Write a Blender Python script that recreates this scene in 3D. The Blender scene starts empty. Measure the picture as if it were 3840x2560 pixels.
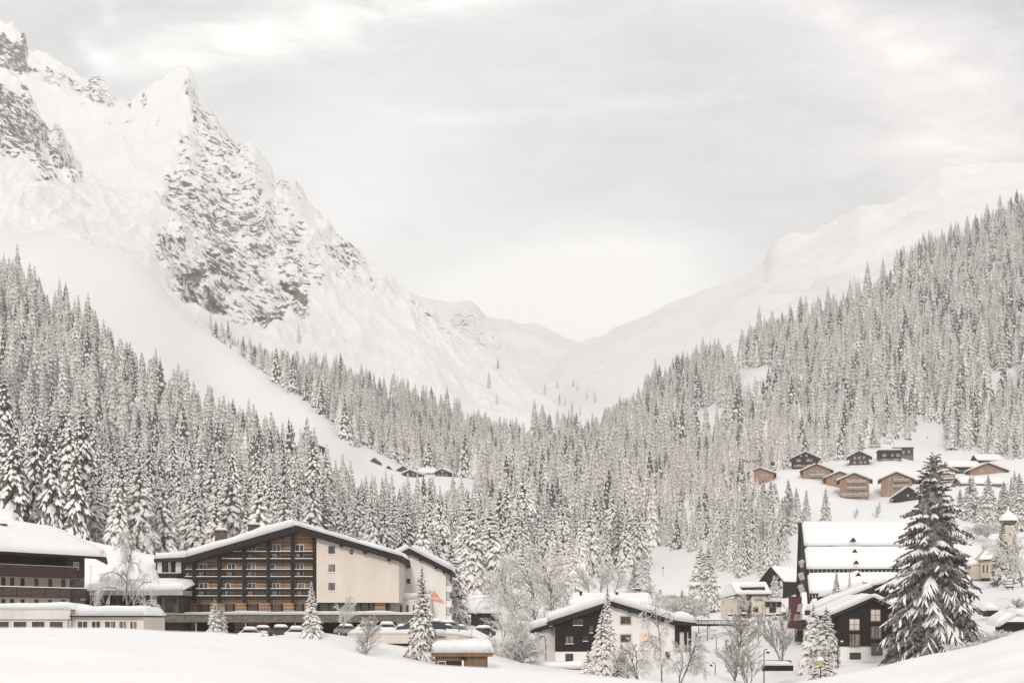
import bpy, bmesh, math, random
import numpy as np
from mathutils import Vector, Matrix
R = math.radians
rng = np.random.default_rng(7)
random.seed(7)
scene = bpy.context.scene
COL = scene.collection
FP, CX, HY = 5333.0, 1920.0, 2330.0     # focal length and horizon of the photograph in its own pixels (50 mm lens)

def P(px, py, d):
    return Vector(((px - CX) / FP * d, d, (HY - py) / FP * d))

# ------------------------------------------------------------------ noise
def _hash(ix, iy, seed):
    h = (ix.astype(np.int64) * 374761393 + iy.astype(np.int64) * 668265263 + seed * 1442695041) & 0xFFFFFFFF
    h = ((h ^ (h >> 13)) * 1274126177) & 0xFFFFFFFF
    return ((h ^ (h >> 16)) & 0xFFFF) / 65535.0

def vnoise(x, y, seed=0):
    x = np.asarray(x, float); y = np.asarray(y, float)
    ix = np.floor(x); iy = np.floor(y); fx = x - ix; fy = y - iy
    fx = fx * fx * fx * (fx * (fx * 6 - 15) + 10); fy = fy * fy * fy * (fy * (fy * 6 - 15) + 10)
    a = _hash(ix, iy, seed); b = _hash(ix + 1, iy, seed); c = _hash(ix, iy + 1, seed); d = _hash(ix + 1, iy + 1, seed)
    return (a + (b - a) * fx) * (1 - fy) + (c + (d - c) * fx) * fy

def fbm(x, y, octv=4, seed=0):
    s = 0.0; a = 0.5
    for o in range(octv):
        s = s + a * (vnoise(x, y, seed + o * 17) * 2 - 1)
        ca, sa = 1.6, 1.2
        x, y = ca * x - sa * y, sa * x + ca * y
        a *= 0.5
    return s

def ridged(x, y, octv=4, seed=0):
    s = 0.0; a = 0.5
    for o in range(octv):
        n = 1 - np.abs(vnoise(x, y, seed + o * 17) * 2 - 1) * 1.0
        s = s + a * n * n
        ca, sa = 1.6, 1.2
        x, y = ca * x - sa * y, sa * x + ca * y
        a *= 0.5
    return s

# ------------------------------------------------------------------ materials
MATS = {}
def new_mat(name):
    m = bpy.data.materials.new(name); m.use_nodes = True
    return m, m.node_tree, m.node_tree.nodes['Principled BSDF']

def nd(nt, typ, **kw):
    n = nt.nodes.new(typ)
    for k, v in kw.items():
        if k.startswith('i_'):
            n.inputs[k[2:]].default_value = v
        else:
            setattr(n, k, v)
    return n

def pmat(name, c1, c2=None, scale=3.0, rough=0.7, bump=0.0, stretch=(1, 1, 1), bscale=None, spec=0.3, metal=0.0, detail=4, coord='Object', lo=0.35, hi=0.65):
    """plain procedural surface: two colours mixed by noise, optional bump"""
    if name in MATS: return MATS[name]
    m, nt, b = new_mat(name)
    c2 = c2 or tuple(c * 0.8 for c in c1)
    tc = nd(nt, 'ShaderNodeTexCoord'); mp = nd(nt, 'ShaderNodeMapping'); mp.inputs['Scale'].default_value = stretch
    nt.links.new(tc.outputs[coord], mp.inputs['Vector'])
    n = nd(nt, 'ShaderNodeTexNoise', i_Scale=scale, i_Detail=detail, i_Roughness=0.6)
    nt.links.new(mp.outputs[0], n.inputs['Vector'])
    r = nd(nt, 'ShaderNodeValToRGB'); r.color_ramp.elements[0].position = lo; r.color_ramp.elements[1].position = hi
    r.color_ramp.elements[0].color = (*c1, 1); r.color_ramp.elements[1].color = (*c2, 1)
    nt.links.new(n.outputs[0], r.inputs[0]); nt.links.new(r.outputs[0], b.inputs['Base Color'])
    b.inputs['Roughness'].default_value = rough; b.inputs['Specular IOR Level'].default_value = spec; b.inputs['Metallic'].default_value = metal
    if bump:
        n2 = nd(nt, 'ShaderNodeTexNoise', i_Scale=bscale or scale * 3, i_Detail=3.0)
        nt.links.new(mp.outputs[0], n2.inputs['Vector'])
        bp = nd(nt, 'ShaderNodeBump', i_Strength=bump, i_Distance=0.05)
        nt.links.new(n2.outputs[0], bp.inputs['Height']); nt.links.new(bp.outputs[0], b.inputs['Normal'])
    MATS[name] = m
    return m

def planks(name, c1, c2, pitch=0.18, axis='z', rough=0.8):
    """timber boarding with dark joints; axis = direction across the boards"""
    if name in MATS: return MATS[name]
    m, nt, b = new_mat(name)
    tc = nd(nt, 'ShaderNodeTexCoord'); sx = nd(nt, 'ShaderNodeSeparateXYZ'); nt.links.new(tc.outputs['Object'], sx.inputs[0])
    dv = nd(nt, 'ShaderNodeMath', operation='DIVIDE'); dv.inputs[1].default_value = pitch
    nt.links.new(sx.outputs['XYZ'.index(axis.upper())], dv.inputs[0])
    fr = nd(nt, 'ShaderNodeMath', operation='FRACT'); nt.links.new(dv.outputs[0], fr.inputs[0])
    fl = nd(nt, 'ShaderNodeMath', operation='FLOOR'); nt.links.new(dv.outputs[0], fl.inputs[0])
    wn = nd(nt, 'ShaderNodeTexWhiteNoise', noise_dimensions='1D'); nt.links.new(fl.outputs[0], wn.inputs['W'])
    nz = nd(nt, 'ShaderNodeTexNoise', i_Scale=2.0, i_Detail=5.0); nt.links.new(tc.outputs['Object'], nz.inputs['Vector'])
    ad = nd(nt, 'ShaderNodeMath', operation='ADD'); nt.links.new(wn.outputs[0], ad.inputs[0]); nt.links.new(nz.outputs[0], ad.inputs[1])
    hf = nd(nt, 'ShaderNodeMath', operation='MULTIPLY'); hf.inputs[1].default_value = 0.5; nt.links.new(ad.outputs[0], hf.inputs[0])
    mx = nd(nt, 'ShaderNodeMix', data_type='RGBA'); mx.inputs[6].default_value = (*c1, 1); mx.inputs[7].default_value = (*c2, 1)
    nt.links.new(hf.outputs[0], mx.inputs[0])
    gt = nd(nt, 'ShaderNodeMath', operation='GREATER_THAN'); gt.inputs[1].default_value = 0.1; nt.links.new(fr.outputs[0], gt.inputs[0])
    mm = nd(nt, 'ShaderNodeMix', data_type='RGBA'); mm.inputs[6].default_value = (*[c * 0.35 for c in c1], 1)
    nt.links.new(gt.outputs[0], mm.inputs[0]); nt.links.new(mx.outputs[2], mm.inputs[7])
    nt.links.new(mm.outputs[2], b.inputs['Base Color']); b.inputs['Roughness'].default_value = rough; b.inputs['Specular IOR Level'].default_value = 0.2
    MATS[name] = m
    return m

def fretwork(name):
    """honey timber cladding sawn with rows of dark oval holes"""
    m, nt, b = new_mat(name)
    tc = nd(nt, 'ShaderNodeTexCoord'); sx = nd(nt, 'ShaderNodeSeparateXYZ'); nt.links.new(tc.outputs['Object'], sx.inputs[0])
    def math(op, a, v=None):
        n = nd(nt, 'ShaderNodeMath', operation=op)
        nt.links.new(a, n.inputs[0])
        if v is not None:
            if isinstance(v, (int, float)): n.inputs[1].default_value = v
            else: nt.links.new(v, n.inputs[1])
        return n.outputs[0]
    u = math('DIVIDE', sx.outputs['X'], 0.27); v = math('DIVIDE', sx.outputs['Z'], 0.50)
    fu = math('SUBTRACT', math('FRACT', u), 0.5); fv = math('SUBTRACT', math('FRACT', v), 0.5)
    e = math('ADD', math('POWER', math('DIVIDE', fu, 0.27), 2), math('POWER', math('DIVIDE', math('ABSOLUTE', fv), 0.33), 2))
    hole = math('LESS_THAN', e, 1.0)
    joint = math('LESS_THAN', math('ABSOLUTE', math('SUBTRACT', math('FRACT', math('DIVIDE', u, 2)), 0.5)), 0.03)
    dark = math('MAXIMUM', hole, joint)
    wn = nd(nt, 'ShaderNodeTexWhiteNoise', noise_dimensions='1D'); nt.links.new(math('FLOOR', math('DIVIDE', u, 2)), wn.inputs['W'])
    nz = nd(nt, 'ShaderNodeTexNoise', i_Scale=0.6, i_Detail=4.0); nt.links.new(tc.outputs['Object'], nz.inputs['Vector'])
    k = math('MULTIPLY', math('ADD', wn.outputs[0], nz.outputs[0]), 0.5)
    mx = nd(nt, 'ShaderNodeMix', data_type='RGBA'); mx.inputs[6].default_value = (0.31, 0.17, 0.09, 1); mx.inputs[7].default_value = (0.54, 0.325, 0.18, 1)
    nt.links.new(k, mx.inputs[0])
    m2 = nd(nt, 'ShaderNodeMix', data_type='RGBA'); m2.inputs[7].default_value = (0.035, 0.025, 0.018, 1)
    nt.links.new(dark, m2.inputs[0]); nt.links.new(mx.outputs[2], m2.inputs[6]); nt.links.new(m2.outputs[2], b.inputs['Base Color'])
    b.inputs['Roughness'].default_value = 0.7
    MATS[name] = m
    return m

def stonework(name, c1, c2, scale=3.0, stretch=(1, 1, 2.5), mortar=(0.05, 0.045, 0.04)):
    if name in MATS: return MATS[name]
    m, nt, b = new_mat(name)
    tc = nd(nt, 'ShaderNodeTexCoord'); mp = nd(nt, 'ShaderNodeMapping'); mp.inputs['Scale'].default_value = stretch; nt.links.new(tc.outputs['Object'], mp.inputs[0])
    v = nd(nt, 'ShaderNodeTexVoronoi', i_Scale=scale); nt.links.new(mp.outputs[0], v.inputs['Vector'])
    e = nd(nt, 'ShaderNodeTexVoronoi', feature='DISTANCE_TO_EDGE', i_Scale=scale); nt.links.new(mp.outputs[0], e.inputs['Vector'])
    sp = nd(nt, 'ShaderNodeSeparateColor'); nt.links.new(v.outputs['Color'], sp.inputs[0])
    mx = nd(nt, 'ShaderNodeMix', data_type='RGBA'); mx.inputs[6].default_value = (*c1, 1); mx.inputs[7].default_value = (*c2, 1); nt.links.new(sp.outputs[0], mx.inputs[0])
    lt = nd(nt, 'ShaderNodeMath', operation='LESS_THAN'); lt.inputs[1].default_value = 0.06; nt.links.new(e.outputs['Distance'], lt.inputs[0])
    m2 = nd(nt, 'ShaderNodeMix', data_type='RGBA'); m2.inputs[7].default_value = (*mortar, 1); nt.links.new(lt.outputs[0], m2.inputs[0]); nt.links.new(mx.outputs[2], m2.inputs[6])
    nt.links.new(m2.outputs[2], b.inputs['Base Color']); b.inputs['Roughness'].default_value = 0.85
    MATS[name] = m
    return m

def snow_mat(name, col, var=0.97, scale=0.3, bump=0.25, bscale=2.0, bdist=0.15):
    m, nt, b = new_mat(name)
    tc = nd(nt, 'ShaderNodeTexCoord')
    n = nd(nt, 'ShaderNodeTexNoise', i_Scale=scale, i_Detail=5.0); nt.links.new(tc.outputs['Object'], n.inputs['Vector'])
    mx = nd(nt, 'ShaderNodeMix', data_type='RGBA'); mx.inputs[6].default_value = (*[c * var for c in col], 1); mx.inputs[7].default_value = (*col, 1)
    nt.links.new(n.outputs[0], mx.inputs[0]); nt.links.new(mx.outputs[2], b.inputs['Base Color'])
    b.inputs['Roughness'].default_value = 0.75; b.inputs['Specular IOR Level'].default_value = 0.15
    n2 = nd(nt, 'ShaderNodeTexNoise', i_Scale=bscale, i_Detail=6.0); nt.links.new(tc.outputs['Object'], n2.inputs['Vector'])
    bp = nd(nt, 'ShaderNodeBump', i_Strength=bump, i_Distance=bdist); nt.links.new(n2.outputs[0], bp.inputs['Height']); nt.links.new(bp.outputs[0], b.inputs['Normal'])
    MATS[name] = m
    return m

SNOWC = (0.885, 0.868, 0.858)
M_SNOW = snow_mat('snow', SNOWC)
M_ROOFSNOW = snow_mat('roof_snow', SNOWC, bump=0.3, bscale=1.2, bdist=0.2)
M_TREESNOW = snow_mat('bough_snow', (0.90, 0.878, 0.855), var=0.93, scale=1.5, bump=0.4, bscale=6)
M_NEEDLE = pmat('spruce_needles', (0.17, 0.146, 0.126), (0.78, 0.735, 0.69), scale=1.2, rough=0.85, spec=0.1, lo=0.32, hi=0.58, detail=7)
M_NEEDLEF = pmat('rimed_needles', (0.56, 0.525, 0.49), (0.87, 0.84, 0.81), scale=0.45, rough=0.85, spec=0.1, lo=0.30, hi=0.52)

M_NEEDLEC = pmat('gap_shade_needles', (0.03, 0.026, 0.022), (0.15, 0.13, 0.115), scale=1.0, rough=0.9, spec=0.05, stretch=(1, 1, .4))  # crown core; shade in the gaps between boughs put into the colour
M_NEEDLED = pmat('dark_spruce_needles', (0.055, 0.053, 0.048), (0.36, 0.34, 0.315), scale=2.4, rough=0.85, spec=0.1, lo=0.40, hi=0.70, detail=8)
M_FROSTN = pmat('frosted_needles', (0.17, 0.145, 0.125), (0.42, 0.385, 0.35), scale=3.0, rough=0.9, spec=0.1)
M_FROST = pmat('frosted_twigs', (0.72, 0.69, 0.66), (0.88, 0.86, 0.84), scale=1.5, rough=0.9, spec=0.1)
M_TWIG = pmat('bare_twigs', (0.32, 0.29, 0.265), (0.66, 0.63, 0.60), scale=2.0, rough=0.9, spec=0.1)
M_BARK = pmat('bark', (0.06, 0.048, 0.04), (0.12, 0.10, 0.085), scale=4, rough=0.9, bump=0.3, stretch=(1, 1, 0.3), spec=0.1)

def vary(m, lo=0.7, hi=1.25):
    nt = m.node_tree; b = nt.nodes['Principled BSDF']; src = b.inputs['Base Color'].links[0].from_socket
    oi = nd(nt, 'ShaderNodeObjectInfo'); mr = nd(nt, 'ShaderNodeMapRange'); mr.inputs['To Min'].default_value = lo; mr.inputs['To Max'].default_value = hi; nt.links.new(oi.outputs['Random'], mr.inputs['Value'])
    mx = nd(nt, 'ShaderNodeVectorMath', operation='SCALE'); nt.links.new(src, mx.inputs[0]); nt.links.new(mr.outputs[0], mx.inputs['Scale']); nt.links.new(mx.outputs[0], b.inputs['Base Color'])
vary(M_NEEDLE, 0.6, 1.15); vary(M_TREESNOW, 0.78, 1.03)

def rock_mat():
    m, nt, b = new_mat('snowy_rock')
    tc = nd(nt, 'ShaderNodeTexCoord')
    at = nd(nt, 'ShaderNodeAttribute', attribute_name='rock')
    mp = nd(nt, 'ShaderNodeMapping'); mp.inputs['Rotation'].default_value = (0, R(28), 0); mp.inputs['Scale'].default_value = (0.5, 1, 1.1); nt.links.new(tc.outputs['Object'], mp.inputs[0])
    n1 = nd(nt, 'ShaderNodeTexNoise', i_Scale=0.115, i_Detail=8.0, i_Roughness=0.70); nt.links.new(mp.outputs[0], n1.inputs['Vector'])
    def math(op, a, v, clamp=False):
        n = nd(nt, 'ShaderNodeMath', operation=op); n.use_clamp = clamp
        nt.links.new(a, n.inputs[0])
        if isinstance(v, (int, float)): n.inputs[1].default_value = v
        else: nt.links.new(v, n.inputs[1])
        return n.outputs[0]
    s = math('ADD', at.outputs['Fac'], math('MULTIPLY', math('SUBTRACT', n1.outputs[0], 0.5), 1.9))
    rk = math('MULTIPLY', math('SUBTRACT', s, 0.56), 9.0, True)
    n2 = nd(nt, 'ShaderNodeTexNoise', i_Scale=0.05, i_Detail=6.0); nt.links.new(tc.outputs['Object'], n2.inputs['Vector'])
    rc = nd(nt, 'ShaderNodeValToRGB'); rc.color_ramp.elements[0].position = 0.35; rc.color_ramp.elements[1].position = 0.68
    rc.color_ramp.elements[0].color = (0.013, 0.010, 0.008, 1); rc.color_ramp.elements[1].color = (0.20, 0.145, 0.105, 1); nt.links.new(n2.outputs[0], rc.inputs[0])
    mx = nd(nt, 'ShaderNodeMix', data_type='RGBA'); mx.inputs[6].default_value = (*SNOWC, 1)
    nt.links.new(rk, mx.inputs[0]); nt.links.new(rc.outputs[0], mx.inputs[7]); nt.links.new(mx.outputs[2], b.inputs['Base Color'])
    b.inputs['Roughness'].default_value = 0.8; b.inputs['Specular IOR Level'].default_value = 0.15
    n3 = nd(nt, 'ShaderNodeTexNoise', i_Scale=0.06, i_Detail=6.0); nt.links.new(mp.outputs[0], n3.inputs['Vector'])
    st = math('ADD', math('MULTIPLY', at.outputs['Fac'], 1.2, True), 0.10)
    bp = nd(nt, 'ShaderNodeBump', i_Distance=9.0); nt.links.new(st, bp.inputs['Strength']); nt.links.new(n3.outputs[0], bp.inputs['Height']); nt.links.new(bp.outputs[0], b.inputs['Normal'])
    return m
M_ROCK = rock_mat()

# ------------------------------------------------------------------ object helpers
def tag(o, label=None, cat=None, group=None, kind=None):
    if label: o['label'] = label
    if cat: o['category'] = cat
    if group: o['group'] = group
    if kind: o['kind'] = kind
    return o

def mesh_obj(name, verts, faces, mats, mi=None, smooth=False, parent=None, loc=None):
    me = bpy.data.meshes.new(name)
    me.from_pydata([tuple(v) for v in verts], [], faces)
    for m in (mats if isinstance(mats, (list, tuple)) else [mats]): me.materials.append(m)
    if mi is not None: me.polygons.foreach_set('material_index', np.asarray(mi, np.int32))
    if smooth: me.polygons.foreach_set('use_smooth', np.ones(len(me.polygons), bool))
    me.update()
    o = bpy.data.objects.new(name, me); COL.objects.link(o)
    if parent: o.parent = parent
    if loc is not None: o.location = loc
    return o

def np_mesh(name, V, Q, T=None, mq=None, mt=None, mats=(), smooth=True):
    """mesh from numpy quads and triangles"""
    me = bpy.data.meshes.new(name)
    nq = 0 if Q is None else len(Q); ntr = 0 if T is None else len(T)
    me.vertices.add(len(V)); me.vertices.foreach_set('co', np.ascontiguousarray(V, np.float32).ravel())
    loops = []
    if nq: loops.append(np.asarray(Q, np.int32).ravel())
    if ntr: loops.append(np.asarray(T, np.int32).ravel())
    L = np.concatenate(loops)
    me.loops.add(len(L)); me.loops.foreach_set('vertex_index', L)
    me.polygons.add(nq + ntr)
    st = np.concatenate([np.arange(nq) * 4, nq * 4 + np.arange(ntr) * 3]).astype(np.int32)
    me.polygons.foreach_set('loop_start', st)
    if mq is not None or mt is not None:
        mi = np.concatenate([x for x in (mq if nq else None, mt if ntr else None) if x is not None]).astype(np.int32)
        me.polygons.foreach_set('material_index', mi)
    for m in mats: me.materials.append(m)
    me.update(calc_edges=True); me.validate()
    if smooth: me.polygons.foreach_set('use_smooth', np.ones(nq + ntr, bool))
    return me

def link(name, me, parent=None, loc=None):
    o = bpy.data.objects.new(name, me); COL.objects.link(o)
    if parent: o.parent = parent
    if loc is not None: o.location = loc
    return o

def grid_faces(nr, nc):
    i = np.arange(nr * nc).reshape(nr, nc)
    return np.stack([i[:-1, :-1], i[:-1, 1:], i[1:, 1:], i[1:, :-1]], -1).reshape(-1, 4)

def thing(name, loc, label, cat, group=None):
    o = bpy.data.objects.new(name, None); COL.objects.link(o); o.location = loc; o.empty_display_size = 0.5
    return tag(o, label, cat, group)

class MB:
    """collects shapes in world space; build() links them as one mesh under a thing"""
    def __init__(s): s.v = []; s.f = []
    def add(s, vs, fs):
        k = len(s.v); s.v += [Vector(v) for v in vs]; s.f += [[i + k for i in f] for f in fs]; return s
    def hexa(s, c):
        return s.add(c, [[0, 3, 2, 1], [4, 5, 6, 7], [0, 1, 5, 4], [1, 2, 6, 5], [2, 3, 7, 6], [3, 0, 4, 7]])
    def box(s, x0, x1, y0, y1, z0, z1):
        return s.hexa([(x0, y0, z0), (x1, y0, z0), (x1, y1, z0), (x0, y1, z0), (x0, y0, z1), (x1, y0, z1), (x1, y1, z1), (x0, y1, z1)])
    def pbox(s, x0, x1, y0, y1, d, t):
        """upright box whose front face covers photo pixels x0..x1, y0..y1 at depth d; t = thickness away from the camera (negative: towards it)"""
        a = P(x0, y1, d); b = P(x1, y0, d)
        return s.box(a.x, b.x, min(d, d + t), max(d, d + t), a.z, b.z)
    def extr(s, pts, off):
        """prism: polygon pts (counter-clockwise seen from the front) pushed along off"""
        n = len(pts); off = Vector(off); pts = [Vector(p) for p in pts]
        fs = [list(range(n)), [2 * n - 1 - i for i in range(n)]]
        fs += [[(i + 1) % n, i, n + i, n + (i + 1) % n] for i in range(n)]
        return s.add(pts + [p + off for p in pts], fs)
    def pext(s, pix, d, t):
        return s.extr([P(x, y, d) for x, y in pix], (0, t, 0))
    def bar(s, a, b, w, h=None, up=(0, 0, 1)):
        a = Vector(a); b = Vector(b); h = h or w; t = (b - a).normalized(); up = Vector(up)
        if abs(t.dot(up)) > 0.98: up = Vector((0, 1, 0))
        sx = t.cross(up).normalized() * (w / 2); sz = sx.cross(t).normalized() * (h / 2)
        return s.hexa([a - sx - sz, a + sx - sz, b + sx - sz, b - sx - sz, a - sx + sz, a + sx + sz, b + sx + sz, b - sx + sz])
    def tube(s, pts, r, n=8):
        pts = [Vector(p) for p in pts]; rs = r if isinstance(r, (list, tuple)) else [r] * len(pts); k = len(s.v)
        for i, p in enumerate(pts):
            t = (pts[min(i + 1, len(pts) - 1)] - pts[max(i - 1, 0)]).normalized()
            u = t.cross(Vector((0, 1, 0)) if abs(t.y) < 0.9 else Vector((1, 0, 0))).normalized(); w = t.cross(u)
            for j in range(n):
                a = 2 * math.pi * j / n; s.v.append(p + (u * math.cos(a) + w * math.sin(a)) * rs[i])
        for i in range(len(pts) - 1):
            for j in range(n): s.f.append([k + i * n + j, k + i * n + (j + 1) % n, k + (i + 1) * n + (j + 1) % n, k + (i + 1) * n + j])
        s.f.append([k + j for j in range(n)][::-1]); s.f.append([k + (len(pts) - 1) * n + j for j in range(n)])
        return s
    def lathe(s, c, prof, n=16):
        k = len(s.v); c = Vector(c)
        for r, z in prof:
            for j in range(n): a = 2 * math.pi * j / n; s.v.append(c + Vector((r * math.cos(a), r * math.sin(a), z)))
        for i in range(len(prof) - 1):
            for j in range(n): s.f.append([k + i * n + j, k + i * n + (j + 1) % n, k + (i + 1) * n + (j + 1) % n, k + (i + 1) * n + j])
        return s
    def build(s, name, mat, parent, smooth=False, label=None, bevel=0.0):
        base = parent.matrix_world.translation if parent else Vector((0, 0, 0))
        if parent:
            base = Vector((0, 0, 0)); q = parent
            while q: base += q.location; q = q.parent
        o = mesh_obj(name, [v - base for v in s.v], s.f, mat, smooth=smooth, parent=parent)
        if label: o['label'] = label
        if bevel:
            bv = o.modifiers.new('bevel', 'BEVEL'); bv.width = bevel; bv.segments = 2; bv.limit_method = 'ANGLE'
        return o

def part(name, mat, parent): return lambda mb, **k: mb.build(name, mat, parent, **k)

def snow_patch(name, parent, A, B, C, D, thick=1.0, nu=28, nv=14, seed=0, mat=None, lump=0.25, edge=1.0, droop=0.15):
    """a thick rounded quilt of snow lying on the four-cornered roof plane A B C D (A-B the eave side, D-C the ridge side)"""
    A, B, C, D = (Vector(p) for p in (A, B, C, D))
    u = np.linspace(0, 1, nu); v = np.linspace(0, 1, nv); U, W = np.meshgrid(u, v)
    a, b, c, d = (np.array(p)[None, None, :] for p in (A, B, C, D))
    Q = (a * (1 - U[..., None]) + b * U[..., None]) * (1 - W[..., None]) + (d * (1 - U[..., None]) + c * U[..., None]) * W[..., None]
    n = (B - A).cross(D - A); n.normalize()
    if n.z < 0: n = -n
    lu = max((B - A).length, (C - D).length); lv = max((D - A).length, (C - B).length)
    eu = np.minimum(U, 1 - U) * lu; ev = np.minimum(W, 1 - W) * lv
    pr = lambda e: np.sqrt(np.clip(1 - (1 - np.clip(e / edge, 0, 1)) ** 2, 0, 1))
    h = thick * np.minimum(pr(eu), pr(ev)) * (1 + lump * fbm(Q[..., 0] * 0.25 + seed * 3.1, Q[..., 1] * 0.25 + Q[..., 2] * 0.2, 3, seed))
    nn = np.array(n) * 0.75 + np.array((0, 0, 0.35))
    top = Q + nn[None, None, :] * h[..., None] + np.array(n) * 0.04
    over = droop * np.clip(1 - ev / 0.6, 0, 1) * (W < 0.5)
    top[..., 2] -= over * 0.0
    bot = Q + np.array(n)[None, None, :] * 0.02
    V = np.concatenate([top.reshape(-1, 3), bot.reshape(-1, 3)])
    F = grid_faces(nv, nu); N = nu * nv
    idx = np.arange(N).reshape(nv, nu)
    ring = np.concatenate([idx[0, :], idx[1:, -1], idx[-1, -2::-1], idx[-2:0:-1, 0]])
    S = np.stack([ring, np.roll(ring, -1), np.roll(ring, -1) + N, ring + N], -1)
    allF = np.concatenate([F, S, (F + N)[:, ::-1]])
    base = Vector((0, 0, 0)); q = parent
    while q: base += q.location; q = q.parent
    me = np_mesh(name, V - np.array(base), allF, mats=[mat or M_ROOFSNOW], smooth=True)
    return link(name, me, parent)

def lettering(name, body, loc, size, mat, parent, shear=0.0, extrude=0.03, width=None):
    cu = bpy.data.curves.new(name, 'FONT'); cu.body = body; cu.size = size; cu.extrude = extrude; cu.shear = shear
    cu.materials.append(mat); cu.align_x = 'LEFT'
    o = bpy.data.objects.new(name, cu); COL.objects.link(o)
    o.parent = parent; o.rotation_euler = (R(90), 0, 0)
    base = Vector((0, 0, 0)); q = parent
    while q: base += q.location; q = q.parent
    o.location = Vector(loc) - base
    bpy.context.view_layer.update()
    me = bpy.data.meshes.new_from_object(o.evaluated_get(bpy.context.evaluated_depsgraph_get())); me.name = name
    m = bpy.data.objects.new(name, me); COL.objects.link(m); m.parent = parent; m.location = o.location; m.rotation_euler = o.rotation_euler
    bpy.data.objects.remove(o); m.name = name
    xs = [v.co.x for v in me.vertices]
    if width and xs: m.scale.x = width / (max(xs) - min(xs))
    return m
# ------------------------------------------------------------------ camera, light, sky
cam = bpy.data.cameras.new('camera'); cam_o = bpy.data.objects.new('camera', cam); COL.objects.link(cam_o)
cam_o.location = (0, 0, 0); cam_o.rotation_euler = (R(90), 0, 0)
cam.sensor_width = 36; cam.lens = FP / 3840 * 36; cam.shift_y = (HY - 1280) / 3840; cam.clip_start = 0.2; cam.clip_end = 30000
cam.dof.use_dof = True; cam.dof.focus_distance = 230; cam.dof.aperture_fstop = 3.2
scene.camera = cam_o
scene.view_settings.view_transform = 'Standard'; scene.view_settings.look = 'None'; scene.view_settings.exposure = 0.09; scene.view_settings.gamma = 1.0

SUN_EL, SUN_AZ = 23, 186      # degrees above the horizon; clockwise from the view direction (behind the camera, to the right)
sd = Vector((math.sin(R(SUN_AZ)) * math.cos(R(SUN_EL)), math.cos(R(SUN_AZ)) * math.cos(R(SUN_EL)), math.sin(R(SUN_EL))))
sl = bpy.data.lights.new('sun', 'SUN'); sl.energy = 1.8; sl.angle = R(8); sl.color = (1.0, 0.93, 0.855)
so = bpy.data.objects.new('sun', sl); COL.objects.link(so); so.rotation_euler = (-sd).to_track_quat('-Z', 'Y').to_euler()

w = bpy.data.worlds.new('World'); scene.world = w; w.use_nodes = True
nt = w.node_tree; bg = nt.nodes['Background']; bg.inputs['Strength'].default_value = 0.1
sky = nd(nt, 'ShaderNodeTexSky', sky_type='NISHITA'); sky.sun_disc = False; sky.sun_elevation = R(SUN_EL); sky.sun_rotation = R(SUN_AZ)
tc = nd(nt, 'ShaderNodeTexCoord'); sx = nd(nt, 'ShaderNodeSeparateXYZ'); nt.links.new(tc.outputs['Generated'], sx.inputs[0])
def wm(op, a, b=None, c=None, clamp=False):
    n = nd(nt, 'ShaderNodeMath', operation=op); n.use_clamp = clamp
    for i, v in enumerate((a, b, c)):
        if v is None: continue
        if isinstance(v, (int, float)): n.inputs[i].default_value = v
        else: nt.links.new(v, n.inputs[i])
    return n.outputs[0]
# bearing and height as tangents of the view direction over the valley axis
yy = wm('ADD', wm('ABSOLUTE', sx.outputs['Y']), 0.05)
ta = wm('DIVIDE', sx.outputs['X'], yy); te = wm('DIVIDE', sx.outputs['Z'], yy)
cv = nd(nt, 'ShaderNodeCombineXYZ'); nt.links.new(ta, cv.inputs[0]); nt.links.new(te, cv.inputs[1])
def wnoise(scale, rot, stretch, detail=6.0, rough=0.6, dist=0.0, off=0.0):
    mp = nd(nt, 'ShaderNodeMapping'); mp.inputs['Rotation'].default_value = (0, 0, R(rot)); mp.inputs['Scale'].default_value = (stretch[0], stretch[1], 1); mp.inputs['Location'].default_value = (off, off * 0.7, 0)
    nt.links.new(cv.outputs[0], mp.inputs[0])
    n = nd(nt, 'ShaderNodeTexNoise', i_Scale=scale, i_Detail=detail, i_Roughness=rough, i_Distortion=dist); nt.links.new(mp.outputs[0], n.inputs['Vector'])
    return n.outputs[0]
def blob(px, py, rx, ry, rot=0.0):
    """soft oval of cloud around a bearing, radii given in the photo's pixels"""
    dx = wm('SUBTRACT', ta, (px - CX) / FP); dy = wm('SUBTRACT', te, (HY - py) / FP)
    c, s = math.cos(R(rot)), math.sin(R(rot))
    u = wm('ADD', wm('MULTIPLY', dx, c), wm('MULTIPLY', dy, s)); v = wm('SUBTRACT', wm('MULTIPLY', dy, c), wm('MULTIPLY', dx, s))
    e = wm('ADD', wm('POWER', wm('DIVIDE', u, rx / FP), 2), wm('POWER', wm('DIVIDE', v, ry / FP), 2))
    return wm('EXPONENT', wm('MULTIPLY', e, -1.0))
w1 = wnoise(7.0, -14, (1.0, 3.0), 9, 0.62, 0.8); w2 = wnoise(20.0, -8, (1.0, 3.2), 9, 0.68, 0.5, 3.0); w3 = wnoise(3.2, 20, (1.0, 1.8), 5, 0.5, 0.3, 7.0)
def sc(a, k): return wm('MULTIPLY', a, k)
def acc(*xs):
    r = xs[0]
    for x in xs[1:]: r = wm('ADD', r, x)
    return r
fib = wm('MULTIPLY', wm('SUBTRACT', acc(sc(w1, 0.55), sc(w2, 0.45)), 0.40), 4.2, clamp=True)
modw = acc(0.12, sc(fib, 1.2))
streak = wm('MULTIPLY', acc(sc(blob(1350, 160, 640, 90, 11), 1.0), sc(blob(2020, 85, 420, 34, 7), 0.8), sc(blob(900, 300, 360, 80, 8), 0.75), sc(blob(1150, 60, 500, 50, 4), 0.4), sc(blob(2250, 500, 700, 22, 4), 0.22)), modw)
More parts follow.
